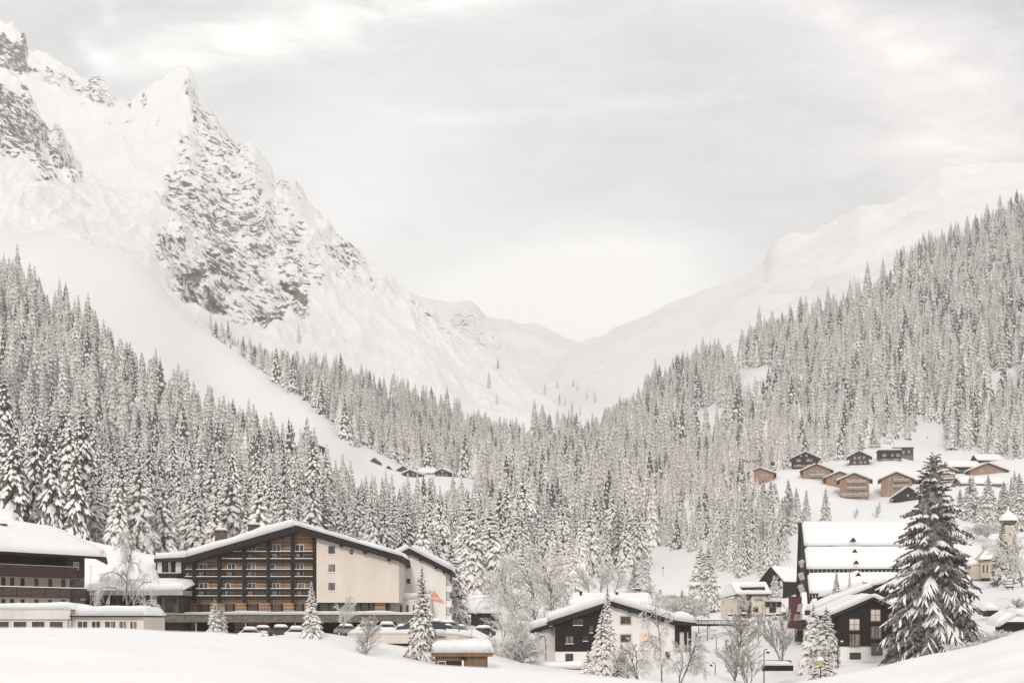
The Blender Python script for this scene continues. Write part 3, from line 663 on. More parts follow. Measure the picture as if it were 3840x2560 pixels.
    # inner core
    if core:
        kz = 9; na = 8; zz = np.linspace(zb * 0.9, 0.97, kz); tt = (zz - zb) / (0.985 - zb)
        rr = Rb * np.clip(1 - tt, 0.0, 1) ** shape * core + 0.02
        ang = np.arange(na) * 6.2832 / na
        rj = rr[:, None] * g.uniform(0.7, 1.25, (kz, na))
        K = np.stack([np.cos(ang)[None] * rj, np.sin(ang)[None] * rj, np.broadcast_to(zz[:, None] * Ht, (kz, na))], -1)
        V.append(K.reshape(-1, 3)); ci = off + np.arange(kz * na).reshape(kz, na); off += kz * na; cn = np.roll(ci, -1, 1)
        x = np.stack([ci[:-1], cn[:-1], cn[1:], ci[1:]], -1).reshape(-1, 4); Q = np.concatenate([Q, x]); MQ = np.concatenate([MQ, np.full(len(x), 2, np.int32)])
    V = np.concatenate(V); T = np.concatenate(T) if T else None
    return np_mesh(name, V, Q, T, MQ, None if T is None else np.zeros(len(T), np.int32), mats=(needle, snow, dark), smooth=False)

def trunk_mesh(name, Ht, r, mat=None):
    z = np.array([-1.0, 0, 0.4, 0.35 * Ht, 0.7 * Ht, 0.97 * Ht]); rr = np.array([1.35, 1.25, 1.0, 0.72, 0.4, 0.05]) * r; na = 8; a = np.arange(na) * 6.2832 / na
    V = np.stack([np.cos(a)[None] * rr[:, None], np.sin(a)[None] * rr[:, None], np.broadcast_to(z[:, None], (6, na))], -1).reshape(-1, 3)
    ci = np.arange(6 * na).reshape(6, na); cn = np.roll(ci, -1, 1)
    return np_mesh(name, V, np.stack([ci[:-1], cn[:-1], cn[1:], ci[1:]], -1).reshape(-1, 4), mats=[mat or M_BARK])

NF = M_NEEDLEF; DF = pmat('painted_shade_rime', (0.42, 0.38, 0.345), (0.76, 0.72, 0.68), scale=0.8, rough=0.9, spec=0.05)  # DF: darker copy of the rimed needles, crown-core shade put into its colour
vary(M_NEEDLEF, 0.7, 1.05)
SN, ND, FN = M_TREESNOW, M_NEEDLE, M_FROSTN
ND2 = pmat('brown_spruce_needles', (0.055, 0.045, 0.037), (0.36, 0.32, 0.285), scale=1.6, rough=0.85, spec=0.1, lo=0.38, hi=0.66, detail=7)
NEAR = [   # (mesh, height, look)
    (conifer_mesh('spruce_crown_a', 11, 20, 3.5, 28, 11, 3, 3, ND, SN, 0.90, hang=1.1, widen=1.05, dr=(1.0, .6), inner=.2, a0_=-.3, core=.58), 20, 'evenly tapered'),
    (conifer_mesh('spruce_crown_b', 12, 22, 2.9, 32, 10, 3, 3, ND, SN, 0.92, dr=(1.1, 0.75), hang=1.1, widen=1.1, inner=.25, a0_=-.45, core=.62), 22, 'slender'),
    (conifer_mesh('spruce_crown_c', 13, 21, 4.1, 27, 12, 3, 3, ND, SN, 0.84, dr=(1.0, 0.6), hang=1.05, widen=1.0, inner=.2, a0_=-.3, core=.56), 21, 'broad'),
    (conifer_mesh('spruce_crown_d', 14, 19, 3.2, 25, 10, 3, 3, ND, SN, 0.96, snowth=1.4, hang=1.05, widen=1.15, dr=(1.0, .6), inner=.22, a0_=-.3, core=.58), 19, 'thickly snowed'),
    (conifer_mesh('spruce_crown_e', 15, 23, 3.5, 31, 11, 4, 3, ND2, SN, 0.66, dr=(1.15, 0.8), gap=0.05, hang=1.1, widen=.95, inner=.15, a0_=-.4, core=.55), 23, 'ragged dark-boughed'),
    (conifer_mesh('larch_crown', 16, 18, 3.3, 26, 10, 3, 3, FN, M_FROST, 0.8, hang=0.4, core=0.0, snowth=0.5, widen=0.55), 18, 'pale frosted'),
]
FAR = [
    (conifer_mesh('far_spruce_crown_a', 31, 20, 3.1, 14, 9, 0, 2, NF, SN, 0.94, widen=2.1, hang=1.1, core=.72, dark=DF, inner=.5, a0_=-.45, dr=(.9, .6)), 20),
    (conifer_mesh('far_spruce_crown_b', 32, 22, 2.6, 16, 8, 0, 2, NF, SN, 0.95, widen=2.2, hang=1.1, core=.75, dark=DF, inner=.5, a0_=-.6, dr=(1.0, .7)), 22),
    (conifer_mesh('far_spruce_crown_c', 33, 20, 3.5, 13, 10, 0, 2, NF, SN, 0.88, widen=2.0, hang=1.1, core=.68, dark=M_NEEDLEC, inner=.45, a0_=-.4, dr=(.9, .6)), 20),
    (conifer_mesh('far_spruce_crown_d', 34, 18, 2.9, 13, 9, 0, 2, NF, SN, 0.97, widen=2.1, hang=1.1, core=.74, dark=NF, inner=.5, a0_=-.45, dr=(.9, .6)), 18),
]
TRUNK = trunk_mesh('spruce_trunk', 20, 0.24)

def plant(name, loc, sc, rot, crown, trunk, label, group=None, cat='tree', tsc=1.0, lean=0.0):
    o = thing(name, loc, label, cat, group)
    o.scale = sc; o.rotation_euler = (lean, lean * 0.6, rot)
    c = bpy.data.objects.new('crown', crown); COL.objects.link(c); c.parent = o
    t = bpy.data.objects.new('trunk', trunk); COL.objects.link(t); t.parent = o; t.scale = (tsc, tsc, tsc)
    return o

# ---- where trees stand
SPUR_PX = [-600, 300, 655, 828, 987, 1150, 1300, 1420]; SPUR_D = [1350, 1350, 1300, 1250, 1190, 1130, 1080, 1040]
LF_POLY = [(-900, 870), (-600, 950), (0, 1082), (300, 1282), (560, 1478), (830, 1645), (1000, 1730), (1130, 1790), (1230, 1845), (1310, 1885), (1400, 1932), (1730, 1940), (1830, 1900), (1920, 1850), (2120, 1830), (2120, 2180), (1950, 2215), (1760, 2225), (1300, 2235), (700, 2215), (-900, 2235)]
MID_UP = ([640, 800, 960, 1050, 1250, 1480, 1560, 1700, 1790, 1880, 2000, 2120, 2200, 2400], [1215, 1320, 1400, 1425, 1440, 1510, 1530, 1592, 1645, 1680, 1715, 1735, 1720, 1690])
WEDGE = [(1850, 1505), (1950, 1535), (2100, 1612), (2170, 1655), (2140, 1682), (1960, 1590), (1860, 1530)]
RF_POLY = [(2080, 1735), (2200, 1700), (2270, 1625), (2350, 1590), (2400, 1562), (2430, 1492), (2560, 1425), (2650, 1372), (2740, 1395), (2780, 1352), (2850, 1300), (2950, 1262), (3040, 1226), (3120, 1180), (3200, 1132), (3260, 1110), (3340, 1060), (3420, 1000), (3500, 955), (3600, 930), (3700, 880), (3840, 820), (4600, 540),
           (4600, 1700), (3860, 1730), (3780, 1735), (3680, 1700), (3560, 1690), (3545, 1600), (3440, 1600), (3400, 1655), (3300, 1672), (3270, 1690), (3190, 1735), (3120, 1735), (3090, 1750), (2960, 1765), (2830, 1775), (2810, 1830), (2850, 1905), (2960, 1945), (3050, 1965), (3115, 1975), (2990, 1990), (2990, 2110), (2850, 2170), (2700, 2160), (2640, 2075), (2470, 2050), (2400, 2130), (2300, 2165), (2080, 2190)]
CLEAR = [[(2740, 1385), (2900, 1372), (2905, 1500), (2860, 1560), (2790, 1560)], [(2574, 1530), (2640, 1540), (2705, 1500), (2715, 1640), (2650, 1700), (2590, 1660)], [(3690, 1400), (3840, 1370), (3840, 1500), (3710, 1530)], [(2340, 2020), (2420, 1990), (2460, 2080), (2380, 2120)]]
RGT = [(3590, 1905), (4200, 1860), (4200, 1985), (3640, 1985)]
def forest_mask(px, py, d):
    f = inpoly(px, py, LF_POLY) & (d < np.interp(px, [-600, 560, 1130, 1500, 2120], [1080, 960, 860, 900, 1010]))
    sd_ = np.interp(px, SPUR_PX, SPUR_D)
    mid = (py > np.interp(px, *MID_UP)) & (px > 640) & (px < 2300) & (d > np.where(px < 1420, sd_ - np.interp(px, [800, 950, 1420], [-30, 40, 70]), 880)) & (d < 1500)
    mid &= ~((px > 1330) & (px < 1770) & (d < 1050))
    dens = np.where(mid, np.interp(px, [640, 850, 1000, 1150], [0.10, 0.25, 0.6, 1.0]), 0.0)
    f2 = inpoly(px, py, WEDGE) & (d > 1200)
    f3 = inpoly(px, py, RF_POLY) & (d > 420)
    for c in CLEAR: f3 &= ~inpoly(px, py, c)
    f4 = inpoly(px, py, RGT) & (d > 480) & (d < 640)
    return np.maximum.reduce([f * 1.0, dens, f2 * 1.0, f3 * 1.0, f4 * 0.8])

g = np.random.default_rng(101)
cell = 8.3
xs = np.arange(-560, 720, cell); ys = np.arange(300, 1540, cell)
TX, TY = np.meshgrid(xs, ys); TX = TX + g.uniform(-0.48, 0.48, TX.shape) * cell; TY = TY + g.uniform(-0.48, 0.48, TY.shape) * cell
TX = TX.ravel(); TY = TY.ravel(); tpx = CX + FP * TX / TY
k = (tpx > -500) & (tpx < 4400); TX, TY, tpx = TX[k], TY[k], tpx[k]
TZ = H(TX, TY); tpy = HY - FP * TZ / TY
dens = forest_mask(tpx, tpy, TY)
clump = fbm(TX * 0.018, TY * 0.018, 3, 77)
k = g.random(len(TX)) < dens * np.clip(0.86 + clump * 1.1, 0.2, 1.0)
TX, TY, TZ, tpx, tpy = TX[k], TY[k], TZ[k], tpx[k], tpy[k]
NT = len(TX)
hh = np.clip(g.normal(1.0, 0.17, NT), 0.5, 1.4) * np.where((tpx > 2450) & (TY < 950), np.interp(TY, [480, 700, 950], [0.72, 0.72, 1.15]), np.where((tpx > 1230) & (tpx < 1850) & (TY < 900), 0.92, np.where(TY > 700, 1.36, 1.18))) * np.where((tpx < 340) & (TY < 430), 1.3, 1.0)
hh = np.where(g.random(NT) < 0.16, hh * g.uniform(0.5, 0.75, NT), hh)
lod = np.where(TY < 620, 0, 1)
var = np.where(lod == 0, g.choice(6, NT, p=[0.22, 0.24, 0.17, 0.2, 0.12, 0.05]), g.choice(4, NT, p=[0.32, 0.34, 0.22, 0.12]))
var = np.where((lod == 0) & (tpx < 345) & (TY < 440) & (g.random(NT) < .7), 4, var)
hm_ = np.where(lod == 0, np.array([n[1] for n in NEAR])[np.minimum(var, 5)], np.array([n[1] for n in FAR])[np.minimum(var, 3)])
rot = g.uniform(0, 6.28, NT); wd = g.uniform(0.98, 1.34, NT)
# trees of the photo that stand alone on the open slopes
bpy.context.view_layer.update()
GROUND_OBJS = [valley, far_ridge, right_range, spur, peak, crag]
def hit(px, py):
    """where the sight line of a photo pixel meets the ground"""
    d = Vector(((px - CX) / FP, 1.0, (HY - py) / FP)).normalized(); best = None
    for o in GROUND_OBJS:
        ok, loc, _n, _i = o.ray_cast(Vector((0, 0, 0)) + d * 60, d, distance=6000)
        if ok and (best is None or loc.y < best.y): best = loc.copy()
    return best
LONE = [(1491, 1482, 'tall lone spruce standing apart high on the open slope above the mid forest'), (1833, 1454, 'slim lone spruce highest but one on the pale slope at the valley head'), (2042, 1480, 'lone dark spruce on the pale slope left of the valley notch'), (1119, 1283, 'lone frosted spruce on the steep snow under the broken rock face')]
LONE2 = [(1542, 1510), (1560, 1526), (1579, 1534), (1867, 1382), (2090, 1454), (2098, 1515), (2120, 1518), (2230, 1508), (2200, 1497), (1863, 1513), (880, 1296), (868, 1290), (893, 1300), (962, 1345), (700, 1110), (648, 1040), (690, 1080), (838, 1150), (790, 1235), (830, 1250), (855, 1270), (2150, 1450), (2165, 1462), (2145, 1540), (2175, 1560), (1030, 1400), (985, 1370), (1000, 1385)]
ex = []
for px, py in LONE2:
    q = hit(px, py)
    if q is not None: ex.append((q.x, q.y, q.z - 0.5))
ex = np.array(ex)
# ---- the trees that show largest get to be things of their own
occ = np.zeros((340, 480), bool)     # occlusion buffer, 8 photo pixels a cell
for (x0, x1, y0, y1) in ((0, 390, 1990, 2560), (0, 560, 2265, 2560), (320, 700, 2100, 2560), (700, 1510, 2040, 2560), (1500, 1690, 2090, 2560), (1690, 1870, 2240, 2560), (2010, 2600, 2260, 2560), (2440, 2500, 2225, 2560), (2700, 2880, 2190, 2560), (2860, 2990, 2130, 2560), (2990, 3480, 1965, 2560), (3120, 3330, 2250, 2560), (3330, 3680, 2000, 2560), (3440, 3560, 1750, 2000), (0, 3840, 2420, 2560)):
    occ[y0 // 8:y1 // 8 + 1, x0 // 8:x1 // 8 + 1] = True
order = np.argsort(TY); vis = np.zeros(NT)
for i in order[:4200]:
    ph = hh[i] * hm_[i] * FP / TY[i]; top = tpy[i] - ph; r0 = int(top // 8); r1 = int(tpy[i] // 8); c = tpx[i] / 8; cnt = 0
    for rr in range(max(r0, 0), min(r1, 339) + 1):
        hw = ph * 0.16 * (rr - r0 + 0.5) / max(r1 - r0, 1) / 8
        a = max(int(c - hw), 0); b = min(int(c + hw) + 1, 480)
        if b > a: seg = occ[rr, a:b]; cnt += int((~seg).sum()); seg[:] = True
    vis[i] = cnt
N_OWN = 218
own = [i for i in np.argsort(-vis)[:N_OWN] if vis[i] > 3]
ZONES = [((-600, 330, 0, 2300), 'behind the left balcony lodge'), ((330, 720, 0, 2300), 'between left lodge and timber hotel'), ((720, 1120, 0, 2300), 'behind the timber hotel chimneys'), ((1120, 1500, 0, 2300), 'behind the right hotel roof slope'), ((1500, 1760, 0, 2300), 'behind the white gabled annex'), ((1760, 2100, 0, 2300), 'behind the log barn'), ((2100, 2420, 0, 2300), 'above the black and white chalet'), ((2420, 2720, 0, 2300), 'beyond the small car park sign'), ((2720, 3000, 0, 2300), 'above the cream guesthouse'), ((3000, 3560, 0, 2300), 'near the brown hillside chalets'), ((3560, 4600, 0, 2300), 'above the onion-domed chapel')]
own_set = set(own); counts = {}
for i in own:
    zn = next((t for (a, b, c, d), t in ZONES if a <= tpx[i] < b), 'on the forest slope')
    hgt = hh[i] * hm_[i]; sz = 'tall' if hgt > 23 else ('low' if hgt < 17 else 'mid-height')
    look = NEAR[var[i]][2] if lod[i] == 0 else ('slender', 'slim', 'broad', 'pale frosted')[var[i]]
    dist = 'in front row' if TY[i] < 380 else ('far back' if TY[i] > 520 else 'mid-slope')
    larch = (lod[i] == 0 and var[i] == 5)
    lab = f"{sz} {look} snowy {'larch' if larch else 'spruce'} {dist} {zn}"
    mesh = NEAR[var[i]][0] if lod[i] == 0 else FAR[var[i]][0]
    plant('larch_tree' if larch else 'spruce_tree', (TX[i], TY[i], TZ[i] - 0.3), (hh[i] * wd[i], hh[i] * wd[i], hh[i]), rot[i], mesh, TRUNK, lab, 'snowy forest trees ' + zn, tsc=hm_[i] / 20)
for px, py, lab in LONE:
    q = hit(px, py)
    if q is not None: plant('spruce_tree', (q.x, q.y, q.z - 0.5), (1.0, 1.0, 1.15), 1.0, FAR[1][0], TRUNK, lab, 'lone spruces on the open slopes')
# ---- all the others: one forest, its trees placed by geometry nodes
keep = np.array([i not in own_set for i in range(NT)])
FX, FY, FZ = TX[keep], TY[keep], TZ[keep] - 0.3; FS = np.stack([hh * wd, hh * wd, hh], -1)[keep]; FR = rot[keep]; FV = (lod * 10 + var)[keep]
if len(ex):
    ne = len(ex); FX = np.concatenate([FX, ex[:, 0]]); FY = np.concatenate([FY, ex[:, 1]]); FZ = np.concatenate([FZ, ex[:, 2]])
    se = g.uniform(0.55, 1.15, ne); FS = np.concatenate([FS, np.stack([se * 0.8, se * 0.8, se], -1)]); FR = np.concatenate([FR, g.uniform(0, 6, ne)]); FV = np.concatenate([FV, 10 + g.choice(4, ne)])
pm = bpy.data.meshes.new('spruce_forest'); pm.vertices.add(len(FX)); pm.vertices.foreach_set('co', np.stack([FX, FY, FZ], -1).astype(np.float32).ravel())
a = pm.attributes.new('size', 'FLOAT_VECTOR', 'POINT'); a.data.foreach_set('vector', FS.astype(np.float32).ravel())
a = pm.attributes.new('turn', 'FLOAT_VECTOR', 'POINT'); tv = np.zeros((len(FX), 3), np.float32); tv[:, 2] = FR; a.data.foreach_set('vector', tv.ravel())
a = pm.attributes.new('sort', 'INT', 'POINT'); a.data.foreach_set('value', FV.astype(np.int32))
forest = bpy.data.objects.new('spruce_forest', pm); COL.objects.link(forest)
tag(forest, 'dense snow-laden spruce forest covering both valley slopes', 'forest', kind='stuff')
ng = bpy.data.node_groups.new('forest_nodes', 'GeometryNodeTree')
ng.interface.new_socket('Geometry', in_out='INPUT', socket_type='NodeSocketGeometry'); ng.interface.new_socket('Geometry', in_out='OUTPUT', socket_type='NodeSocketGeometry')
gi = ng.nodes.new('NodeGroupInput'); go = ng.nodes.new('NodeGroupOutput'); jn = ng.nodes.new('GeometryNodeJoinGeometry')
m2p = ng.nodes.new('GeometryNodeMeshToPoints'); ng.links.new(gi.outputs[0], m2p.inputs[0])
def nattr(nm, ty):
    n = ng.nodes.new('GeometryNodeInputNamedAttribute'); n.data_type = ty; n.inputs[0].default_value = nm
    return n.outputs[0]
asize = nattr('size', 'FLOAT_VECTOR'); aturn = nattr('turn', 'FLOAT_VECTOR'); asort = nattr('sort', 'INT')
proto = {}
for o in list(COL.objects):
    if o.name.startswith('crown') and o.data.name not in proto: proto[o.data.name] = o
for code, (mesh, *_r) in [(i, n) for i, n in enumerate(NEAR)] + [(10 + i, n) for i, n in enumerate(FAR)]:
    src = proto.get(mesh.name)
    if src is None: src = bpy.data.objects.new('crown', mesh)
    oi = ng.nodes.new('GeometryNodeObjectInfo'); oi.inputs['Object'].default_value = src; oi.inputs['As Instance'].default_value = False; oi.transform_space = 'ORIGINAL'
    cmp_ = ng.nodes.new('FunctionNodeCompare'); cmp_.data_type = 'INT'; cmp_.operation = 'EQUAL'
    ng.links.new(asort, cmp_.inputs[2]); cmp_.inputs[3].default_value = code
    ip = ng.nodes.new('GeometryNodeInstanceOnPoints')
    ng.links.new(m2p.outputs[0], ip.inputs['Points']); ng.links.new(cmp_.outputs[0], ip.inputs['Selection']); ng.links.new(oi.outputs['Geometry'], ip.inputs['Instance'])
    ng.links.new(aturn, ip.inputs['Rotation']); ng.links.new(asize, ip.inputs['Scale']); ng.links.new(ip.outputs[0], jn.inputs[0])
ng.links.new(jn.outputs[0], go.inputs[0])
md = forest.modifiers.new('forest', 'NODES'); md.node_group = ng
print('TREES', NT, 'own', len(own), 'forest', len(FX))
# ------------------------------------------------------------------ buildings: helpers
M_BLACK = planks('charred_timber', (0.006, 0.005, 0.0045), (0.016, 0.013, 0.011), 0.2, 'z')
M_BLACKV = pmat('black_stain', (0.005, 0.0045, 0.004), (0.012, 0.010, 0.009), scale=2, rough=0.75)
M_CREAM = pmat('cream_render', (0.56, 0.495, 0.43), (0.62, 0.555, 0.49), scale=0.5, rough=0.9, bump=0.15, bscale=12, stretch=(1, 1, 0.35))
M_WHITE = pmat('white_render', (0.66, 0.63, 0.60), (0.74, 0.71, 0.68), scale=0.6, rough=0.9, bump=0.15, bscale=10, stretch=(1, 1, 0.4))
M_GREYW = pmat('grey_render', (0.50, 0.475, 0.45), (0.58, 0.55, 0.525), scale=0.7, rough=0.9, stretch=(1, 1, 0.4))
M_OCHRE = pmat('ochre_render', (0.44, 0.365, 0.27), (0.54, 0.46, 0.36), scale=0.6, rough=0.9)
M_CREAMY = pmat('yellow_cream_render', (0.60, 0.53, 0.435), (0.66, 0.59, 0.49), scale=0.6, rough=0.9)
M_BROWNB = planks('brown_boards', (0.045, 0.028, 0.022), (0.085, 0.052, 0.040), 0.16, 'z')
M_MAROON = pmat('maroon_boards', (0.055, 0.017, 0.017), (0.085, 0.026, 0.025), scale=1, rough=0.8, stretch=(3, 3, 0.4))
M_LARCH = planks('larch_boards', (0.27, 0.155, 0.10), (0.40, 0.25, 0.175), 0.22, 'z')
M_LARCHG = planks('weathered_rail_boards', (0.25, 0.20, 0.165), (0.38, 0.31, 0.26), 0.3, 'x')
M_OLDWOOD = planks('old_brown_planks', (0.11, 0.065, 0.035), (0.24, 0.15, 0.085), 0.22, 'x')
M_LOG = planks('dark_logs', (0.022, 0.018, 0.015), (0.055, 0.045, 0.038), 0.3, 'z')
M_FRET = fretwork('fretwork_cladding')
M_STONE = stonework('slate_courses', (0.10, 0.085, 0.065), (0.24, 0.20, 0.155), 2.6, (1, 1, 3.5))
M_RUBBLE = stonework('rubble_stone', (0.07, 0.06, 0.05), (0.24, 0.21, 0.18), 2.2, (1, 1, 1), (0.04, 0.035, 0.03))
M_FASCIA = pmat('fascia_board', (0.30, 0.27, 0.245), (0.36, 0.33, 0.30), scale=0.8, rough=0.7)
M_FRAMEW = pmat('white_frame', (0.70, 0.68, 0.66), (0.76, 0.74, 0.72), scale=2, rough=0.5)
M_FRAMEB = pmat('brown_frame', (0.14, 0.075, 0.045), (0.19, 0.11, 0.07), scale=3, rough=0.6)
M_FRAMED = pmat('dark_frame', (0.03, 0.024, 0.02), (0.05, 0.04, 0.035), scale=3, rough=0.6)
M_METAL = pmat('dark_metal', (0.02, 0.02, 0.02), (0.04, 0.04, 0.04), scale=5, rough=0.5, metal=0.4)
M_STEEL = pmat('grey_steel', (0.30, 0.30, 0.30), (0.40, 0.40, 0.40), scale=5, rough=0.5, metal=0.3)
M_RUST = pmat('rusty_chimney', (0.055, 0.042, 0.034), (0.12, 0.09, 0.07), scale=2, rough=0.8)
M_GLASS = pmat('window_glass', (0.012, 0.014, 0.015), (0.05, 0.052, 0.052), scale=0.6, rough=0.06, spec=0.7, lo=0.4, hi=0.7)
M_GLASSL = pmat('curtained_glass', (0.22, 0.20, 0.185), (0.045, 0.042, 0.04), scale=1.2, rough=0.15, spec=0.6, stretch=(3, 3, 0.2), lo=0.45, hi=0.55)
M_GLASSW = pmat('painted_reflection_glass', (0.66, 0.60, 0.54), (0.50, 0.44, 0.39), scale=0.8, rough=0.1, spec=0.7)  # bright reflection painted into the pane's base colour
M_LETK = pmat('black_letters', (0.012, 0.011, 0.010), (0.02, 0.018, 0.016), scale=3, rough=0.6)
M_LETW = pmat('white_letters', (0.80, 0.78, 0.75), (0.84, 0.82, 0.80), scale=3, rough=0.6)
M_SALMON = pmat('salmon_paint', (0.60, 0.27, 0.19), (0.66, 0.32, 0.23), scale=0.8, rough=0.9)
M_PEACH = pmat('peach_paint', (0.70, 0.50, 0.38), (0.76, 0.60, 0.50), scale=1.5, rough=0.9)
M_REDL = pmat('red_letter_paint', (0.22, 0.035, 0.025), (0.26, 0.05, 0.035), scale=3, rough=0.7)

class Face:
    """an upright wall plane through two points of the plan (photo px, distance)"""
    def __init__(s, x0, d0, x1, d1):
        s.a = Vector(((x0 - CX) / FP * d0, d0)); s.b = Vector(((x1 - CX) / FP * d1, d1))
        t = (s.b - s.a).normalized(); s.n = Vector((t.y, -t.x, 0)); s.t = Vector((t.x, t.y, 0))
    def d(s, px):
        k = (px - CX) / FP; e = s.b - s.a
        u = (k * s.a.y - s.a.x) / (e.x - k * e.y)
        return s.a.y + u * e.y
    def p(s, px, py, o=0.0, ref=None):
        q = P(px, py, s.d(px))
        if ref is not None: q.z = (HY - py) / FP * s.d(ref)
        return q + s.n * o
    def box(s, mb, x0, x1, y0, y1, o=0.0, t=0.3, ref=None):
        f = [s.p(x0, y1, o, ref), s.p(x1, y1, o, ref), s.p(x1, y0, o, ref), s.p(x0, y0, o, ref)]
        b = [q - s.n * t for q in f]
        return mb.hexa([f[0], f[1], b[1], b[0], f[3], f[2], b[2], b[3]])

def flat(d): return Face(0, d, 3840, d)

def window(parent, face, x0, x1, y0, y1, frame=None, glass=None, fw=2.0, nv=1, nh=0, o=0.03, ref=None, sill=None, name='window', label=None, snow=False):
    """frame with mullions; its pane and sill are sub-parts"""
    m = MB(); frame = frame or M_FRAMEW; glass = glass or M_GLASS
    face.box(m, x0, x1, y0, y0 + fw, o + .04, .08, ref); face.box(m, x0, x1, y1 - fw, y1, o + .04, .08, ref)
    face.box(m, x0, x0 + fw, y0 + fw, y1 - fw, o + .04, .08, ref); face.box(m, x1 - fw, x1, y0 + fw, y1 - fw, o + .04, .08, ref)
    for i in range(nv):
        c = x0 + (x1 - x0) * (i + 1) / (nv + 1); face.box(m, c - fw * .45, c + fw * .45, y0 + fw, y1 - fw, o + .035, .06, ref)
    for i in range(nh):
        c = y0 + (y1 - y0) * (i + 1) / (nh + 1); face.box(m, x0 + fw, x1 - fw, c - fw * .4, c + fw * .4, o + .03, .05, ref)
    w_ = m.build(name, frame, parent, label=label)
    face.box(MB(), x0 + fw * .5, x1 - fw * .5, y0 + fw * .5, y1 - fw * .5, o, .03, ref).build('pane', glass, w_)
    if sill: face.box(MB(), x0 - 2, x1 + 2, y1 + .2, y1 + 2.2, o + .16, .2, ref).build('sill', sill, w_)
    return w_

class Local:
    """building frame: x along the front, y towards the back, z up, turned by yaw"""
    def __init__(s, loc, yaw): s.M = Matrix.Translation(loc) @ Matrix.Rotation(R(yaw), 4, 'Z')
    def xf(s, mb): mb.v = [s.M @ v for v in mb.v]; return mb
    def p(s, x, y, z): return s.M @ Vector((x, y, z))

def lwindow(parent, L, side, u, z, w_, h, frame, glass, nv=1, nh=1, half=0.0, fr=0.10, shutters=None, off=0.0):
    """window on the front ('f') or left/right wall of a Local house; u = position along that wall"""
    def bx(m, a0, a1, z0, z1, o0, o1):
        if side == 'f': m.box(a0, a1, -o1 + off, -o0 + off, z0, z1)
        elif side == 'l': m.box(-half - o1, -half - o0, a0, a1, z0, z1)
        else: m.box(half + o0, half + o1, a0, a1, z0, z1)
    m = MB(); a, b, c, d = u - w_ / 2, u + w_ / 2, z, z + h
    bx(m, a, b, c, c + fr, .02, .09); bx(m, a, b, d - fr, d, .02, .09); bx(m, a, a + fr, c + fr, d - fr, .02, .09); bx(m, b - fr, b, c + fr, d - fr, .02, .09)
    for i in range(nv): k = a + (b - a) * (i + 1) / (nv + 1); bx(m, k - fr * .35, k + fr * .35, c + fr, d - fr, .02, .08)
    for i in range(nh): k = c + (d - c) * (i + 1) / (nh + 1); bx(m, a + fr, b - fr, k - fr * .3, k + fr * .3, .02, .075)
    o = L.xf(m).build('window', frame, parent)
    m = MB(); bx(m, a + fr * .5, b - fr * .5, c + fr * .5, d - fr * .5, .0, .05); L.xf(m).build('pane', glass, o)
    if shutters:
        for k in (a - w_ * .42, b + w_ * .04):
            m = MB(); bx(m, k, k + w_ * .38, c, d, .02, .08); L.xf(m).build('shutter', shutters, o)
    return o

